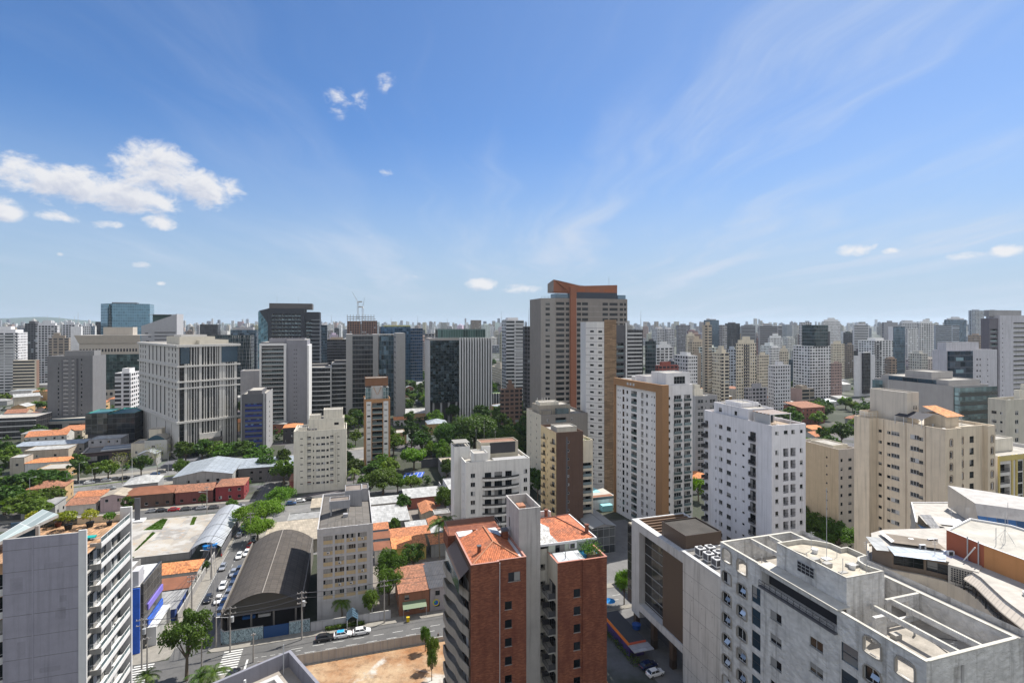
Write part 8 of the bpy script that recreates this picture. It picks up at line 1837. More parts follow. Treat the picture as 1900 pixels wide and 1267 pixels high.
 low('grey-blue modern building with a glazed corner right of the white block',(26,16),9,'white',(.28,.29,.36),'flat','building','building',C0=at(1518,226),rot=GR);low('cream cube on the roof level behind the grey-blue building',(7,6),13,'white',(.50,.47,.42),'flat',C0=at(1556,246),rot=GR);low('row of houses with orange tile roof and blue walls right of the white block',(16,8),6,'clay',(.12,.20,.26),'gable',C0=at(1500,192),rot=GR);low('brown-roofed shed row right of the white block',(15,7),4,'old',HG,'slope',C0=at(1497,172),rot=GR);low('ochre walled patio house right of the white block',(13,8),5,'flat',(.50,.36,.18),'flat',C0=at(1496,155),rot=GR)
 low('grey-roofed workshop beside the dense green trees',(7,14),5,'dark',(.15,.26,.24),'slope','workshop','workshop',C0=at(1552,128),rot=GR+.3);low('pale flat roof in the wood behind the white block',(8,10),4,'grey',(.46,.42,.38),'flat',C0=at(1532,136),rot=GR+.3)
misc_low()
# ================================================================ trees, cars, poles, people
def in_poly(x,y,P):
 c = False;n = len(P)
 for i in range(n):
  (x0,y0),(x1,y1) = P[i],P[(i+1) % n]
  if (y0 > y) != (y1 > y) and x < (x1-x0)*(y-y0)/(y1-y0)+x0:c = not c
 return c
def crown_mesh(seed,R,Hc,n,leaf,mat,flat=.55,clumps=26,gap=.85):
 rr = random.Random(seed);b = MB();cl = []
 for i in range(clumps):
  th = rr.uniform(0,2*pi);q = rr.random()**.55;r = R*q*.78;z = Hc*(.5+(rr.random()-.35)*(1-q*q*.55)*flat*1.5)
  cl.append((Vector((r*cos(th),r*sin(th),z)),R*rr.uniform(.15,.34)))
 for i in range(n):
  c,r = cl[rr.randrange(clumps)];d = Vector((rr.gauss(0,1),rr.gauss(0,1),rr.gauss(.35,.8))).normalized();p = c+d*r*rr.uniform(.62,1.05)*Vector((1,1,.75)).length/1.6
  leafq(b,p,leaf,rr,mat,d*.6)
 return b,cl
def tree_proto(seed,R,Ht,n,leaf,mat,flat=.55,clumps=26):
 """meshes of a tree of crown radius R and height Ht standing at the origin"""
 rr = random.Random(seed);Hc = Ht*.62;b,cl = crown_mesh(seed,R,Hc,n,leaf,mat,flat,clumps);b.M = None
 b.v = [(x,y,z+Ht*.34) for x,y,z in b.v];t = MB();hh = Ht*.42;t.tube((0,0,0),(.1,.05,hh),R*.055+.08,BARK,8,R*.035+.05)
 for c,r in cl[:9]:t.tube((.1,.05,hh*.8),(c.x*.8,c.y*.8,c.z*.9+Ht*.34),R*.028+.04,BARK,5,.03)
 return b.mesh('crown'),t.mesh('trunk')
PRO = {'n1':tree_proto(1,5,10,4200,.25,LEAF_D,.75,34),'n2':tree_proto(2,5,9,5600,.25,LEAF_M,.6,40),'n3':tree_proto(3,5.5,8,6000,.25,LEAF_B,.4,46),'m1':tree_proto(4,5,10,1900,.48,LEAF_D),'m2':tree_proto(5,5,9,1900,.48,LEAF_M),'m3':tree_proto(6,5.5,8,1900,.48,LEAF_B,.4),'m4':tree_proto(7,4,11,1700,.46,LEAF_D,.8),'f1':tree_proto(8,6,9,520,.95,LEAF_D,.6,18),'f2':tree_proto(9,6,8,520,.95,LEAF_M,.6,18),'big':tree_proto(12,9,14,9000,.42,LEAF_D,.5,60)}
NTREE = 0
def tree(x,y,k,s,label,group=None,z=0.,rz=None,sz=None):
 global NTREE;NTREE += 1
 e = empty('tree',x,y,z,rz if rz is not None else (x*1.7+y) % 6.28);tag(e,label,'tree',group);c,t = PRO[k];S_ = (s,s,sz or s)
 inst(c,'crown',e,sc=S_);inst(t,'trunk',e,sc=S_);return e
TREES = [ # px of the trunk foot, py of the foot, kind, crown radius m, height scale, label
(346,1262,'n1',5.4,1.35,'tall airy dark tree with bare gaps standing at the crossing'),(459,985,'n3',6.6,1.15,'bright green spreading tree nearest the silver canopy'),(492,975,'n3',7.,1.2,'bright green tree hanging over the street beside the parked cars'),(520,948,'n3',6.,1.2,'bright green tree at the far end of the row along the street'),(478,1005,'n3',5.5,1.05,'lower bright green tree over the street next to the hangar'),
(724,1092,'n2',4.6,1.15,'dense round tree behind the worn terracotta roof'),(722,1122,'n2',3.6,1.,'leafy tree leaning towards the terracotta roof'),(688,1146,'n2',2.3,.75,'small round-topped tree behind the grey panelled wall'),(768,1062,'n1',4.2,.8,'dark bushy tree under the palms'),(733,1000,'m1',2.6,.7,'small dark tree between the orange roofs'),(750,960,'m1',4.2,.85,'dark tree beside the rust-speckled warehouse roof'),(826,958,'n2',4.8,1.25,'tall spreading tree against the white balconied block'),
(711,918,'n2',8.4,1.2,'large light green tree in front of the slim ochre tower'),(738,915,'m2',4.4,.9,'left bright tree beside the tennis court'),(763,912,'m3',5.,.9,'right bright tree beside the tennis court'),(768,872,'m3',7.6,1.4,'flat-topped lime green tree'),(783,845,'m1',7.5,1.3,'dark tree behind the flat-topped lime tree'),(800,850,'m2',5,1,'tree beside the beige pavilion'),(730,845,'m2',6.5,1.3,'pale green tree right of the slim ochre tower'),(527,898,'m2',6.2,1.2,'tree left of the cream block at the street end'),(525,880,'m1',5,1.2,'dark tree behind the one at the street end'),
(880,838,'big',15.5,1.5,'huge dark domed tree in front of the finned office'),(832,842,'big',9,1.25,'left shoulder of dark trees below the finned office'),(935,858,'big',9.5,1.3,'broad dark tree right of the huge domed tree'),(950,868,'m1',8.0,1.2,'tree hugging the left side of the taupe block'),(975,850,'m2',8.,1.2,'lighter tree left of the taupe block'),(893,880,'m1',6,1.,'dark tree behind the white balconied block'),
(1158,1121,'n3',2.6,1.15,'slender yellow-green tree in front of the dark glass office'),(1296,930,'m3',4.2,1.2,'leafy tree between the framed block and the white block'),(1502,985,'n2',7.4,1.35,'left tree of the dense wood behind the white stucco block'),(1530,996,'n2',7.6,1.4,'middle tree of the dense wood behind the white stucco block'),(1560,1008,'n2',7.2,1.35,'right tree of the dense wood behind the white stucco block'),(1518,1022,'n2',7,1.3,'nearest tree of the dense wood behind the white stucco block'),(1488,1000,'n2',6.,1.3,'dark tree beside the right wall of the white block'),(1552,1036,'n2',6.5,1.25,'low tree at the foot of the cream arched block'),
(789,1208,'n2',1.35,.62,'thin young tree at the roadside edge of the bare earth plot'),(803,1240,'n2',1.6,.72,'young tree in the middle of the bare earth plot'),(801,1262,'n1',1.3,.6,'young tree closest to the brick block on the bare earth plot'),
(300,1108,'n2',1.6,.35,'small shrub tree by the blue shop'),(238,957,'m4',2.6,.65,'dark little tree beside the black advertising column'),(383,1064,'m1',1.2,.35,'small clipped tree on the pavement by the orange roof'),(375,940,'m1',2.2,.5,'round dark street tree by the restaurant'),(430,948,'m2',2.6,.5,'low tree beside the red-walled house'),
(24,935,'m2',8.5,1.2,'broad tree at the left end of the avenue'),(52,930,'m1',9,1.25,'wide dark tree in the avenue grove'),(80,925,'m2',8.2,1.2,'rounded tree in the avenue grove'),(104,922,'m1',7.2,1.15,'right-hand tree of the avenue grove'),(8,955,'m1',8,1.1,'shaded tree behind the roof terrace at far left'),(44,960,'m2',7,1.0,'tree behind the sloping glass roof'),(90,945,'m2',5.4,.95,'small-leaved tree at the near kerb of the avenue'),(68,967,'m2',6,.9,'low tree behind the potted shrubs'),
(145,894,'m4',5.,1.1,'upright tree on the far pavement of the avenue'),(176,891,'m2',4.4,.9,'olive tree on the far pavement of the avenue'),(201,889,'m2',5,1.,'round tree in front of the striped-roof showroom'),(262,884,'m1',5,1.,'dark tree beside the avenue car park'),(345,862,'m1',7,1.2,'dark tree at the foot of the hotel entrance'),(375,858,'m1',8,1.2,'broad dark tree before the hotel'),(402,856,'m2',7.5,1.1,'lighter tree before the hotel'),(425,860,'m2',8,1.2,'round green tree left of the blue-banded block'),(452,862,'m1',8,1.2,'dark green tree in front of the blue-banded block'),(478,866,'m2',7.5,1.15,'green tree right of the blue-banded block'),(495,885,'m1',5,1.,'tree overhanging the blue-grey hall roof'),(338,885,'m2',4.5,.9,'small tree behind the industrial hall'),
(60,812,'f1',8,.9,'dark hedge-like trees left of the podium'),(35,800,'f2',7,.9,'clump of trees beside the low dark office'),(30,768,'f2',5,.8,'tree among far-left rooftops')]
TP = []
for (px,py,k,r,hs,lab) in TREES:
 x,y = G(px,py);R0 = {'n1':5,'n2':5,'n3':5.5,'m1':5,'m2':5,'m3':5.5,'m4':4,'f1':6,'f2':6,'big':9}[k];tree(x,y,k,r/R0,lab,sz=hs);TP.append((x,y))
def bare(px,py,h,lab):
 x,y = G(px,py);e = empty('bare_tree',x,y);tag(e,lab,'tree');rr = random.Random(px);t = MB();m = paint((.26,.24,.20),.9,.2)
 def br(p,d,L,r,n):
  q = p+d*L;t.tube(p,q,r,m,5,r*.6,cap=False)
  if n:
   for i in range(3):br(q,(d+Vector((rr.gauss(0,.45),rr.gauss(0,.45),rr.uniform(-.05,.35)))).normalized(),L*rr.uniform(.6,.8),r*.6,n-1)
 br(Vector((0,0,0)),Vector((0,0,1)),h*.35,.22,5);t.build('trunk',e);b = MB()
 for i in range(260):a = rr.uniform(0,6.28);r = rr.uniform(0,h*.35);leafq(b,Vector((r*cos(a),r*sin(a),h*rr.uniform(.6,1.))),.22,rr,LEAF_Y)
 b.build('crown',e)
bare(227,897,15,'pale leafless tree on the avenue pavement');bare(292,886,16,'tall bare white-limbed tree in front of the small cream house')
def palm(px,py,h,s,lab,n=21,D=None):
 x,y = G(px,py) if D is None else at(px,D);e = empty('palm_tree',x,y);tag(e,lab,'palm');rr = random.Random(px);t = MB()
 for i in range(6):t.tube((.12*sin(i),0,h*i/6),(.12*sin(i+1),0,h*(i+1)/6),.2,paint((.20,.17,.13),.9,.2),8,.18,False)
 t.build('trunk',e);b = MB()
 for i in range(n):
  a = 2*pi*i/n+rr.uniform(-.2,.2);el = rr.uniform(.1,1.2);L = s*rr.uniform(.85,1.1);P = [];p = Vector((0,0,h));d = Vector((cos(a)*cos(el),sin(a)*cos(el),sin(el)))
  for j in range(9):P.append(p.copy());p = p+d*L/8;d = (d+Vector((0,0,-.26))).normalized()
  sd_ = Vector((-sin(a),cos(a),0))
  for j in range(8):
   w = L*.25*sin(pi*(j+1.2)/10)
   for s_ in (-1,1):
    for f in (0,.5):q = P[j].lerp(P[j+1],f);b.add([q,q+sd_*s_*w+(P[j+1]-P[j])*.7+Vector((0,0,-w*.45)),q+(P[j+1]-P[j])*.45],LEAF_M if (i+j) % 3 else LEAF_D)
 b.build('fronds',e)
palm(815,1052,13.5,4.4,'tall palm left of the pair beside the brick block');palm(829,1050,14,4.4,'tall palm right of the pair beside the brick block');palm(634,1149,4.6,3.,'small palm in front of the eight-storey block');palm(656,905,7,4.5,'grey-green palm left of the slim ochre tower');palm(398,1300,5.7,3.6,'low palm at the bottom edge below the crossing',18);palm(372,1300,4.8,3.4,'left low palm at the bottom edge of the photo',18);palm(272,1290,4.,2.8,'dark palm beside the white balcony tower',16);palm(1510,955,7,3.8,'palm rising from the wood beside the white block');palm(76,745,12,5.,'distant palm among far-left roofs');palm(78,868,9,5.5,'palm behind the shop row at left') if False else None
def zones_free(x,y,r,FP):
 for (cx,cy,rad,P) in FP:
  if (x-cx)**2+(y-cy)**2 < (rad+r)**2:
   if in_poly(x,y,P):return False
   for (p,q) in zip(P,P[1:]+P[:1]):
    dx,dy = q[0]-p[0],q[1]-p[1];t = max(0,min(1,((x-p[0])*dx+(y-p[1])*dy)/(dx*dx+dy*dy+1e-9)))
    if (x-p[0]-t*dx)**2+(y-p[1]-t*dy)**2 < r*r:return False
 return True
def footprints():
 FP = [];bpy.context.view_layer.update()
 for e in list(S.objects):
  if e.parent is None and e.type == 'EMPTY' and e.get('category') not in ('tree','palm',None):
   xs = []
   for c in e.children:
    if c.type == 'MESH' and c.name.split('.')[0] in ('wall','glazing','curtain_wall','brick_wall','stucco_wall','body','roof','side_wall','blank_wall','wedge_wall','vaulted_roof','main_wall','terrace'):xs += [Vector(q) for q in c.bound_box]
   if xs:
    x0,x1,y0,y1 = min(q.x for q in xs),max(q.x for q in xs),min(q.y for q in xs),max(q.y for q in xs);M = e.matrix_world
    P = [tuple((M @ Vector(q))[:2]) for q in ((x0,y0,0),(x1,y0,0),(x1,y1,0),(x0,y1,0))];cx = sum(p[0] for p in P)/4;cy = sum(p[1] for p in P)/4;FP.append((cx,cy,max(hypot(p[0]-cx,p[1]-cy) for p in P),P))
 for R_ in ([W2(-140,-17),W2(160,-17),W2(160,-5),W2(-140,-5)],[W2(-33,-60),W2(-22,-60),W2(-22,250),W2(-33,250)],[W2(-150,95),W2(95,95),W2(95,107),W2(-150,107)],[AV(-150,-14),AV(140,-14),AV(140,14),AV(-150,14)],[W2(-115,50),W2(-32,50),W2(-32,95),W2(-115,95)],[W2(-60,-60),W2(60,-60),W2(60,-5),W2(-60,-5)],[W2(-60,-5),W2(70,-5),W2(70,95),W2(-60,95)],[W2(66,-60),W2(110,-60),W2(110,40),W2(66,40)],[G(740,895),G(800,893),G(800,868),G(740,870)]):
  cx = sum(p[0] for p in R_)/4;cy = sum(p[1] for p in R_)/4;FP.append((cx,cy,max(hypot(p[0]-cx,p[1]-cy) for p in R_),R_))
 return FP
def scatter():
 rr = random.Random(77);FP = footprints()
 marks = [(20,'left edge of the photo'),(110,'dark grey block'),(200,'black glass cube'),(300,'hotel'),(400,'hotel'),(475,'blue-banded block'),(600,'cream ten-storey block'),(700,'slim ochre tower'),(745,'concrete slab tower'),(800,'tennis court'),(860,'finned office'),(950,'tallest tower'),(1230,'white stepped block'),(1320,'cream tower with grey side'),(1385,'cream tower with black balconies'),(1445,'pale grey front tower'),(1490,'pinkish low office'),(1520,'white grid tower'),(1600,'white block with dark panel'),(1700,'lilac-white blocks'),(1860,'right edge of the photo')]
 used = {};nH = 0;n = 0
 def lab(base,px,D):
  m_ = min(marks,key=lambda q:abs(q[0]-px));w_ = 'near the ' if m_[1].endswith('photo') else ('just left of the ' if px < m_[0]-8 else 'just right of the ' if px > m_[0]+8 else 'in line with the ')
  f = 'far off' if D > 800 else 'farther back' if D > 500 else 'midway' if D > 330 else 'close behind'
  return f'{base} {f}, {w_}{m_[1]}' if f != 'close behind' else f'{base} {w_}{m_[1]}'
 cl = [('white',(.50,.49,.47)),('cream',(.48,.42,.33)),('grey',(.30,.30,.30)),('ochre',(.45,.30,.16)),('pale blue',(.34,.40,.45)),('brick red',(.28,.12,.09))];rf = [('clay','clay-tiled'),('old','dark tiled'),('orange','orange-tiled'),('white','white-roofed'),('grey','grey-roofed'),('flat','flat-roofed'),('silver','metal-roofed')]
 for i in range(9000):
  if nH >= 290:break
  z_ = rr.random()
  if z_ < .46:px,D = rr.uniform(-20,560),212+420*rr.random()**1.3
  elif z_ < .54:px,D = rr.uniform(640,1000),rr.uniform(330,800)
  else:px,D = rr.uniform(1180,1900),rr.uniform(230,1000)
  x,y = at(px,D);big = rr.random() < .2;w,d = (rr.uniform(14,26),rr.uniform(12,22)) if big else (rr.uniform(8,14),rr.uniform(8,13));rot = GR+rr.choice((0,0,.1,-.1,.5))
  cx,cy = x+w/2,y+d/2
  if not zones_free(cx,cy,max(w,d)*.52,FP) or any((cx-a)**2+(cy-c)**2 < (max(w,d)*.5+1.5)**2 for a,c in TP):continue
  cn,c = rr.choice(cl[:4] if rr.random() < .8 else cl);r_,rn = rr.choice(rf);k = 'flat' if r_ in ('flat',) or (big and rr.random() < .5) else rr.choice(('hip','gable','slope'));h = rr.uniform(3.5,8) if not big else rr.uniform(5,13)
  L = lab(f'{"large " if big else "small "}{cn} {rn} {"building" if big else "house"}',px,D)
  low(L,(w,d),h,r_,c,k,'house' if not big else 'building','house' if not big else 'building',rise=min(w,d)*.2,group='low houses between the towers',C0=(x,y),rot=rot,win=D < 420)
  v,u = dirs(rot);P = [(x,y),(x+v[0]*w,y+v[1]*w),(x+v[0]*w+u[0]*d,y+v[1]*w+u[1]*d),(x+u[0]*d,y+u[1]*d)];cx = sum(p[0] for p in P)/4;cy = sum(p[1] for p in P)/4;FP.append((cx,cy,max(w,d)*.8,P));nH += 1
 base = NTREE;wood = MB()
 for i in range(12000):
  if NTREE >= 296:break
  z_ = rr.random()
  if z_ < .62:px,D = rr.uniform(632,1003),225+520*rr.random()**1.8
  elif z_ < .76:px,D = rr.uniform(-10,560),rr.uniform(270,620)
  elif z_ < .84:px,D = rr.uniform(1440,1640),rr.uniform(240,500)
  else:px,D = rr.uniform(1190,1900),rr.uniform(300,1300)
  x,y = at(px,D);r = rr.uniform(4,8.5)*(1+(D > 500)*.3)
  if not zones_free(x,y,r*.55,FP) or any((x-a)**2+(y-c)**2 < (r*.85+2)**2 for a,c in TP[-400:]):continue
  k = rr.choice(('m1','m2','m4','m1')) if D < 430 else rr.choice(('f1','f2','f1'));R0 = {'m1':5,'m2':5,'m3':5.5,'m4':4,'f1':6,'f2':6}[k];nm = {'m1':'dark leafy','m2':'mid green','m3':'bright green','m4':'upright dark','f1':'dark','f2':'lighter green'}[k]
  sz_ = 'broad ' if r > 7 else 'small ' if r < 5 else ''
  tree(x,y,k,r/R0,lab(f'{sz_}{nm} tree',px,D),'trees between the buildings',sz=rr.uniform(.85,1.3)*(r/R0+1)/2);TP.append((x,y))
 c0,_ = crown_mesh(31,2.4,2.6,170,.38,LEAF_M,.6,8);c1,_ = crown_mesh(32,2.4,2.8,170,.38,LEAF_D,.6,8);c0,c1 = c0.mesh('shrub'),c1.mesh('shrub');under = MB();n = 0
 for i in range(7000):
  if n > 520:break
  z_ = rr.random();px,D = (rr.uniform(-20,560),205+330*rr.random()) if z_ < .45 else (rr.uniform(630,1000),205+260*rr.random()) if z_ < .75 else (rr.uniform(1190,1900),150+500*rr.random());x,y = at(px,D);r = rr.uniform(.5,1.5)
  if not zones_free(x,y,r,FP):continue
  n += 1;under.from_mesh(rr.choice((c0,c1)),Matrix.Translation((x,y,-.3)) @ Matrix.Rotation(rr.uniform(0,6),4,'Z') @ Matrix.Scale(r,4))
 tag(under.build('undergrowth'),'shrubs and garden growth filling the yards between the houses','undergrowth',None,'stuff')
 n = 0
 for i in range(5000):
  if n > 170:break
  z_ = rr.random();px,D = (rr.uniform(640,1000),rr.uniform(420,1100)) if z_ < .4 else (rr.uniform(1190,1900),rr.uniform(520,1500)) if z_ < .8 else (rr.uniform(-10,620),rr.uniform(560,1100));x,y = at(px,D);r = rr.uniform(6,11)
  if not zones_free(x,y,r*.5,FP) or any((x-a)**2+(y-c)**2 < (r*.7)**2 for a,c in TP):continue
  TP.append((x,y));n += 1;wood.from_mesh(PRO[rr.choice(('f1','f2'))][0],Matrix.Translation((x,y,-1)) @ Matrix.Rotation(rr.uniform(0,6),4,'Z') @ Matrix.Scale(r/6,4))
 tag(wood.build('distant_wood'),'far-off green tree cover between the distant towers','wood',None,'stuff')
scatter()
# ---------------------------------------------------------------- cars
def car_proto():
 """one hatchback-saloon, nose towards +x; parts: body, glass, wheels, lights"""
 pr = [(-2.05,.35),(-2.1,.78),(-1.95,1.0),(-1.2,1.08),(-.95,1.1)];
 def bodymesh(c):
  b = MB();m = c;X = [-2.1,-2.02,-1.5,-.9,.75,1.2,1.9,2.1];ZT = [.75,.95,1.02,1.0,.98,.93,.80,.62];ZB = [.42,.25,.22,.22,.22,.22,.24,.40];Yw = [.72,.82,.86,.88,.88,.87,.80,.66]
  R = []
  for x,zt_,zb,yw in zip(X,ZT,ZB,Yw):R.append([(x,-yw*.9,zb),(x,-yw,zb+.2),(x,-yw,zt_-.12),(x,-yw*.9,zt_),(x,yw*.9,zt_),(x,yw,zt_-.12),(x,yw,zb+.2),(x,yw*.9,zb)])
  for a,c_ in zip(R,R[1:]):
   for i in range(8):j = (i+1) % 8;b.add([a[i],c_[i],c_[j],a[j]],m)
  b.add(R[0][::-1],m);b.add(R[-1],m);b.box(-1.35,.35,-.60,.60,1.40,1.46,m)
  for s_ in (-1,1):
   b.tube((-1.75,s_*.80,.98),(-1.3,s_*.6,1.42),.045,m,4);b.tube((1.0,s_*.80,.96),(.32,s_*.6,1.42),.045,m,4);b.tube((-.45,s_*.83,.99),(-.45,s_*.62,1.42),.04,m,4)
   b.box(.72,.9,s_*.9-.08,s_*.9+.08,.98,1.1,m)
  return b.mesh('body')
 g = MB();lo = [(-1.78,-.80),(1.05,-.80),(1.05,.80),(-1.78,.80)];hi = [(-1.33,-.6),(.34,-.6),(.34,.6),(-1.33,.6)]
 for i in range(4):j = (i+1) % 4;g.add([(*lo[i],.97),(*lo[j],.97),(*hi[j],1.41),(*hi[i],1.41)],glass((.02,.025,.03),.05))
 w = MB();w.tube((0,-.1,0),(0,.1,0),.31,paint((.02,.02,.02),.9),14);w.tube((0,-.11,0),(0,.11,0),.18,paint((.35,.35,.36),.4,metal=.6),10)
 hl = MB();hl.box(2.0,2.09,-.14,.14,.60,.72,paint((.8,.8,.8),.2));tl = MB();tl.box(-2.12,-2.03,-.12,.12,.76,.9,paint((.35,.01,.01),.3));return bodymesh,g.mesh('windows'),w.mesh('wheel'),hl.mesh('headlight'),tl.mesh('tail_light')
BODYF,CG,CWm,CHL,CTL = car_proto();BODY = {}
CC = {'white':(.72,.72,.72),'silver':(.42,.43,.45),'black':(.015,.015,.018),'grey':(.12,.125,.13),'red':(.30,.01,.015),'blue':(.03,.08,.20),'dark blue':(.01,.02,.07)}
def car(x,y,ang,col,label,group=None,s=1.):
 if col not in BODY:
  m,T,b = new_mat('car_paint');b.inputs['Base Color'].default_value = (*CC[col],1);b.inputs['Roughness'].default_value = .25;b.inputs['Metallic'].default_value = .5 if col in ('silver','grey') else 0.;b.inputs['Coat Weight'].default_value = .6;BODY[col] = BODYF(m)
 e = empty('parked_car' if group and 'parked' in group else 'car',x,y,.014,ang);tag(e,label,'car',group);e.scale = (s,s,s);inst(BODY[col],'body',e);inst(CG,'windows',e)
 for sx in (-1.28,1.3):
  for sy in (-.80,.80):inst(CWm,'wheel',e,(sx,sy,.31))
 for sy in (-.55,.55):inst(CHL,'headlight',e,(0,sy,0));inst(CTL,'tail_light',e,(0,sy,0))
 return e
UA = GR+pi/2
def cars():
 def S2(px,py,col,lab,up=False,g=None):x,y = G(px,py);car(x,y,UA if up else UA+pi,col,lab,g)
 S2(443.8,1034,'white','white car farthest up the sunlit street beside the hangar');S2(413.5,1055,'silver','silver car in the left lane behind the dark parked cars');S2(433,1066,'silver','silver car in the right lane beside the hangar wall');S2(413.5,1090,'white','white car in the middle of the street beside the hangar');S2(386.5,1114,'black','black car pulled to the left kerb of the hangar street');S2(405,1116,'white','white car nearest the crossing in the hangar street')
 for i,(bb,c) in enumerate(((60,'grey'),(54,'red'),(48.5,'white'),(36,'silver'),(31,'blue'),(26,'silver'),(21,'white'),(16,'blue'),(11,'silver'))):
  x,y = W2(-24.4,bb);car(x,y,UA+pi,c,['dark grey car','red car','white car','silver car','blue car','second silver car','second white car','second blue car','nearest silver car'][i]+' parked tight against the hangar wall','cars parked along the hangar wall')
 for i,(bb,c) in enumerate(((90,'silver'),(84,'grey'),(78,'black'),(72,'blue'),(66,'silver'))):
  x,y = W2(-29.8,bb);car(x,y,UA,c,['farthest silver','grey','black','blue','nearest silver'][i]+' car parked under the bright green street trees','cars parked under the street trees')
 x,y = W2(-2.3+4.6,-7.6);
 for px,py,c,lab in ((603,1187,'black','black hatchback parked first in the row of three by the hedge'),(636,1181,'white','white taxi with a blue roof patch parked between two cars'),(671,1175,'white','white estate car parked last in the row of three by the hedge')):
  x,y = G(px,py);e = car(x,y,GR,c,lab,'three cars parked by the grey wall',1.02)
  if 'taxi' in lab:q = MB();q.box(-1.3,.3,-.57,.57,1.462,1.485,paint((.02,.30,.62),.5));q.build('blue_roof_patch',e)
 for i,(px,c) in enumerate(((283,'silver'),(300,'black'),(323,'red'),(346,'grey'),(375,'silver'),(397,'grey'),(429,'white'),(444,'silver'))):
  x,y = W2(-70+i*0,0);X,Y = G(px,950-(px-283)*.06);car(X,Y,GR,c,['silver car left of a black one','black car beside the red car','red car','dark grey car','silver car under the street lamp','grey car right of the lamp','white car at the corner','last silver car at the corner'][i]+' in the line parked before the restaurant','cars parked before the restaurant')
 for i,(px,py,c) in enumerate(((137,897,'black'),(166,897,'white'),(197,893,'silver'),(215,890,'grey'),(232,888,'black'),(256,887,'black'),(274,886,'white'),(288,881,'blue'),(300,877,'grey'),(316,873,'black'),(328,872,'white'),(204,907,'silver'),(212,912,'grey'))):
  X,Y = G(px,py);car(X,Y,pi/2-radians(61),c,['leftmost black','leftmost white','silver','dark grey','second black','third black','white','blue','grey','fourth black','farthest white','moving silver','last grey'][i]+' car on the avenue','cars along the avenue')
 cs = ['red','white','silver','white','blue','white','silver','white','black','silver']
 for i in range(10):X,Y = G(236+(i % 5)*6.5,928-(i % 5)*6+(i//5)*5);car(X,Y,GR+.5,cs[i],f'{cs[i]} car in the {"front" if i > 4 else "back"} row of the car yard, {["first", "second", "third", "fourth", "fifth"][i % 5]} from the left','cars for sale in the walled yard')
 for i,(px,py,c) in enumerate(((166,940,'red'),(183,938,'dark blue'),(176,931,'blue'),(187,925,'grey'),(197,919,'dark blue'))):X,Y = G(px,py);car(X,Y,GR+.9,c,['bright red','dark blue','mid blue','grey','farthest dark blue'][i]+' car in the yard beside the orange-striped wall','cars in the narrow yard')
 for i,(px,py,c) in enumerate(((557,931,'white'),(540,936,'blue'),(575,928,'black'))):X,Y = G(px,py);car(X,Y,GR,c,c+' car in the yard behind the vaulted hangar','cars in the yard behind the hangar')
 X,Y = G(1203,1238);car(X,Y,GR+.1,'dark blue','dark blue car parked on the driveway behind the white one');X,Y = G(1215.5,1252);car(X,Y,GR+.1,'white','white hatchback parked at the front of the driveway',s=.95)
 X,Y = G(432,1256);car(X,Y,GR+1.2,'black','black car partly hidden beside the dark roof parapet')
 for i,(px,py,c) in enumerate(((1508,850,'white'),(1524,846,'grey'),(1462,842,'silver'),(1530,796,'white'),(1520,793,'silver'))):X,Y = G(px,py);car(X,Y,GR,c,['white car beside the grey-blue building','dark grey car beside the grey-blue building','silver car behind the white block','far white car under the dark trees','far silver car under the dark trees'][i])
cars()
# ---------------------------------------------------------------- poles, wires, lamps, signs
PC = paint((.30,.28,.26),.9,.15)
def pole(px,py,h,lab,arm=2.2,name='utility_pole',rot=GR,arms=2,trafo=False,lamp=False):
 x,y = G(px,py);e = empty(name,x,y,0,rot);tag(e,lab,'utility pole','concrete utility poles');q = MB();q.tube((0,0,0),(0,0,h),.19,PC,8,.11);q.build('pole',e)
 for i in range(arms):z = h-.4-i*1.2;q = MB();q.box(-arm/2,arm/2,-.07,.07,z-.07,z+.07,PC);[q.tube((-arm/2+.15+j*arm*.28,0,z+.07),(-arm/2+.15+j*arm*.28,0,z+.3),.05,FR_W,5) for j in range(4)];q.build('crossarm',e)
 if trafo:q = MB();q.tube((.4,.2,h-3.6),(.4,.2,h-2.4),.35,FR_A,10);q.build('transformer',e)
 if lamp:q = MB();q.tube((0,0,h-2.5),(-2.2,0,h-2.),.05,FR_A,5);q.box(-2.9,-2.1,-.12,.12,h-2.08,h-1.95,FR_W);q.build('lamp_arm',e)
 return (x,y,h)
pl = [pole(401,1201,12,'tall utility pole at the corner of the hangar street',3.,arms=1),pole(427,1210,10.5,'utility pole with transformer at the graffiti corner wall',2.6,trafo=True,lamp=True),pole(560,1186,11.5,'utility pole standing by the grey panelled wall',2.2,trafo=True,arms=3),pole(713,1156,11,'leaning timber pole right of the grey panelled wall',2.),pole(263,1240,11,'weathered pole in front of the blue shop',2.2,trafo=True),pole(273,1250,8.,'thinner pole beside the crosswalk at left',1.6,arms=1),
 pole(392,1075,11,'utility pole on the pavement by the orange roof',2.2,lamp=True),pole(356,1130,9,'pole beside the pale annexe with blue wall',2.2,lamp=False),pole(384,953,11,'street pole with lamp before the restaurant',1.6,lamp=True),pole(465,1010,11,'pole by the far end of the hangar',2.2),pole(374,1262,9,'slim pole in front of the crossing tree',1.4,arms=1),pole(470,1228,6.5,'signal pole beside the right crosswalk',1.,arms=1)]
def wire(p,q,n,sag,lab,zz=0.,off=None):
 b = MB();
 for k in range(n):
  o_ = (k-(n-1)/2)*.55;z0 = p[2]-.3-(k % 2)*1.2;z1 = q[2]-.3-(k % 2)*1.2;P = []
  for i in range(9):t = i/8;P.append((p[0]+(q[0]-p[0])*t+o_*VV[0],p[1]+(q[1]-p[1])*t+o_*VV[1],z0+(z1-z0)*t-4*sag*t*(1-t)))
  for a,c in zip(P,P[1:]):b.tube(a,c,.04,FR_D,3,cap=False)
 o = b.build('power_line');tag(o,lab,'power line')
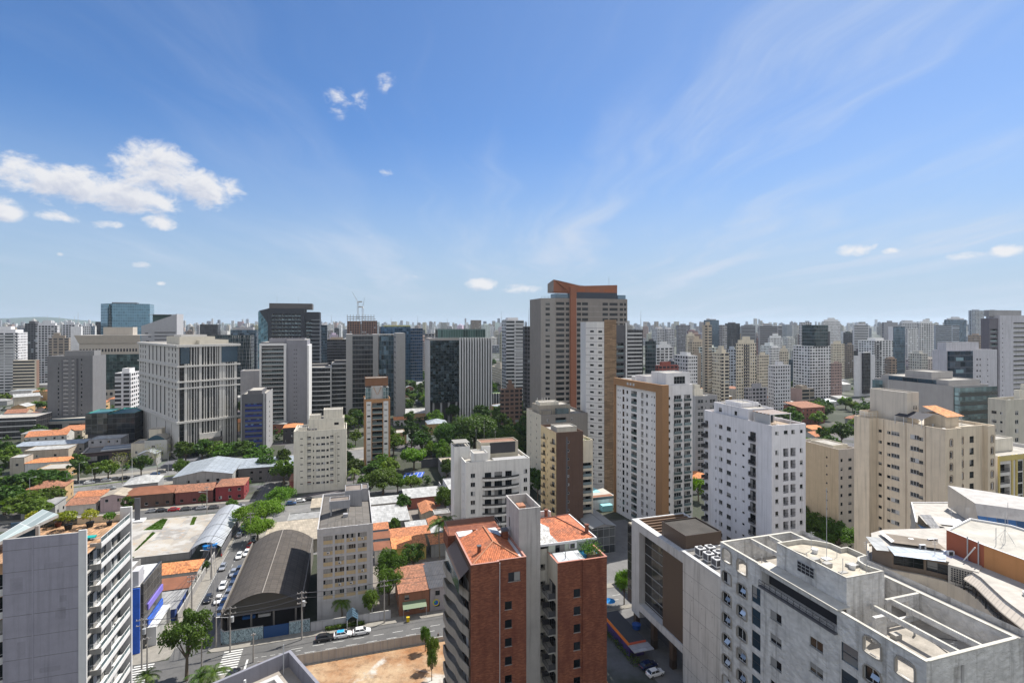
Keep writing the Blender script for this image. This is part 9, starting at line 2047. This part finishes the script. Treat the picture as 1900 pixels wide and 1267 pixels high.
wire(pl[0],pl[6],4,.5,'power lines running up the street from the tall corner pole');wire(pl[6],pl[9],4,.5,'power lines rising towards the bright street trees');wire(pl[1],pl[2],4,.5,'power lines in front of the hangar gable');wire(pl[2],pl[3],3,.5,'power lines before the eight-storey block');wire(pl[4],pl[1],4,.6,'power lines over the crossing from the blue shop');wire(pl[7],pl[6],3,.3,'short power lines beside the rust brown bay');wire(pl[4],pl[7],4,.4,'power lines in front of the blue shop side');x,y = W2(62,-5);wire(pl[3],(x,y,11),3,.5,'power lines in front of the terracotta-roofed houses')
x,y = W2(-27,175);wire(pl[9],(x,y,11),4,.8,'power lines vanishing up the street past the trees')
def lamps():
 for i,(px,py,h) in enumerate(((124,925,11),(147,912,13),(171,920,12),(245,897,12),(312,880,11),(55,940,12),(36,930,11))):
  x,y = G(px,py);e = empty('street_lamp',x,y,0,radians(29));tag(e,['slim dark lamp post at the near side of the avenue','tall lamp post rising from the avenue median','lamp post between the brown roofs and the avenue','white lamp post on the far avenue pavement','lamp post at the far end of the avenue','lamp post in the avenue grove','leftmost lamp post among the grove trees'][i],'street lamp','avenue street lamps');q = MB();q.tube((0,0,0),(0,0,h),.11,FR_A if i != 3 else FR_W,6,.07);q.build('pole',e);q = MB();q.tube((0,0,h),(1.6,0,h+.25),.05,FR_A,5);q.box(1.5,2.2,-.12,.12,h+.18,h+.3,FR_W);q.build('lamp_arm',e)
 x,y = G(255,967);e = empty('advertising_column',x,y,0,GR);tag(e,'tall black advertising column on the empty forecourt','advertising column');q = MB();q.box(-.9,.9,-.2,.2,.6,9,DGREY);q.build('panel',e);q = MB();q.box(-2.4,2.4,-2,2,0,.6,paint((.6,.6,.6),.8));q.build('plinth',e)
 for i,(px,py) in enumerate(((325,1254),(448,1247))):pass
 x,y = G(757,1153);e = empty('rubbish_skip',x,y,0,GR);tag(e,'small yellow bin on the pavement before the houses','bin');q = MB();q.box(-.35,.35,-.3,.3,.1,1.1,paint((.65,.48,.02),.6));q.build('bin',e);q = MB();q.box(-.4,.4,-.35,.35,1.1,1.2,paint((.5,.35,.02),.6));q.build('lid',e)
 x,y = W2(21,-3.7);e = empty('shop_awning',x,y,0,GR);tag(e,'pale green awning over the shopfront of the terracotta-roofed house','awning');q = MB();q.add([(0,-2.2,2.7),(6,-2.2,2.7),(6,-.05,3.6),(0,-.05,3.6)],corr((.30,.40,.24),.5,.15));q.add([(0,-.05,3.52),(6,-.05,3.52),(6,-2.2,2.62),(0,-2.2,2.62)],DGREY);q.build('sheet',e)
 for xx in (.1,5.9):q = MB();q.tube((xx,-2.1,0),(xx,-2.1,2.65),.05,FR_A,5);q.build('post',e)
 x,y = W2(29.6,-4.5);e = empty('shop_sign',x,y,2.0,GR);tag(e,'round blue, green and yellow shop sign under the dark-roofed house','shop sign');q = MB();q.tube((0,-.06,.6),(0,.06,.6),.85,paint((.55,.45,.05),.6),18);q.build('disc',e);q = MB();q.tube((0,-.08,.6),(0,-.065,.6),.62,paint((.02,.10,.40),.6),18);q.box(-.6,-.1,-.1,-.085,.55,1.0,paint((.05,.35,.12),.6));q.build('emblem',e)
 for (P0,P1,w,h,lab) in (((2.2,-4.9),(11.5,-4.9),.9,.9,'low clipped hedge behind the three parked cars'),((68.5,-40),(68.5,-12),2.2,1.3,'flowering hedge along the left side of the driveway')):
  c = W2(*P0);e = empty('hedge',c[0],c[1],0,GR);tag(e,lab,'hedge');q = MB();rr = random.Random(4);L = hypot(P1[0]-P0[0],P1[1]-P0[1]);al = P1[0] != P0[0]
  for i in range(1500):
   t = rr.random()*L;s_ = rr.uniform(-w/2,w/2);p = Vector((t,s_,.1+h*rr.random())) if al else Vector((s_,t,.1+h*rr.random()));leafq(q,p,.17,rr,LEAF_B if rr.random() < .3 else LEAF_D)
  q.build('foliage',e)
lamps()
def person(px,py,lab,shirt,trousers,ang,stride=.12,arm=.1):
 x,y = G(px,py);me = bpy.data.meshes.new('person')
 V = [(0,0,.95),(0,0,1.15),(0,0,1.42),(0,0,1.52),(0,.02,1.66),(0,.01,1.76),(-.19,0,1.42),(-.24,-arm,1.15),(-.22,-arm*1.6-.05,.92),(.19,0,1.42),(.24,arm,1.15),(.22,arm*1.6-.05,.92),(-.1,0,.9),(-.11,stride*.6,.5),(-.11,stride,.08),(-.11,stride-.16,.03),(.1,0,.9),(.11,-stride*.4,.5),(.11,-stride,.08),(.11,-stride-.16,.03),(-.22,-arm*1.6-.1,.83),(.22,arm*1.6-.1,.83)]
 E = [(0,1),(1,2),(2,3),(3,4),(4,5),(2,6),(6,7),(7,8),(2,9),(9,10),(10,11),(0,12),(12,13),(13,14),(14,15),(0,16),(16,17),(17,18),(18,19),(8,20),(11,21)]
 R_ = [.13,.12,.13,.055,.095,.07,.065,.045,.035,.065,.045,.035,.09,.06,.045,.035,.09,.06,.045,.035,.03,.03]
 me.from_pydata(V,E,[]);o = bpy.data.objects.new('person',me);COL.objects.link(o);o.location = (x,y,.05);o.rotation_euler = (0,0,ang);o.modifiers.new('skin','SKIN')
 for i,r in enumerate(R_):me.skin_vertices[0].data[i].radius = (r,r*.8 if i in (0,1,2) else r)
 me.skin_vertices[0].data[0].use_root = True;s_ = o.modifiers.new('sub','SUBSURF');s_.levels = 2;s_.render_levels = 2
 m,T,b = new_mat('clothed_person');z = T.sep(T.n('ShaderNodeTexCoord').outputs['Object'])[2];c = T.mix(T.m('GREATER_THAN',z,.93),trousers,shirt);c = T.mix(T.m('GREATER_THAN',z,1.5),c,(.32,.18,.12));c = T.mix(T.m('GREATER_THAN',z,1.72),c,(.02,.015,.01));c = T.mix(T.m('LESS_THAN',z,.06),c,(.03,.03,.03));T.put(b.inputs['Base Color'],c);b.inputs['Roughness'].default_value = .8
 me.materials.append(m);tag(o,lab,'person')
person(813,1187,'person in dark shirt and brown trousers walking at the edge of the bare earth plot',(.05,.04,.045),(.16,.10,.06),.4);person(827,1186,'person in a rust-coloured top standing beside the brick block plot',(.25,.08,.04),(.04,.04,.05),2.2,.03,.03);person(411,1036,'person in red by the kerb near the silver canopy',(.4,.03,.03),(.03,.03,.05),1.2)
def haze():
 m = bpy.data.materials.new('haze');m.use_nodes = True;T = NT(m.node_tree);nt = m.node_tree;nt.nodes.remove(nt.nodes['Principled BSDF']);v = T.n('ShaderNodeVolumePrincipled');v.inputs['Color'].default_value = (.72,.85,1,1);v.inputs['Density'].default_value = HAZE;v.inputs['Anisotropy'].default_value = .2
 nt.links.new(v.outputs[0],nt.nodes['Material Output'].inputs['Volume']);b = MB();b.box(-14500,14500,-310,13500,-1.5,262,m);o = b.build('haze');o['kind'] = 'stuff';m.cycles.homogeneous_volume = True if hasattr(m.cycles,'homogeneous_volume') else None
HAZE = 4.5e-5
haze()
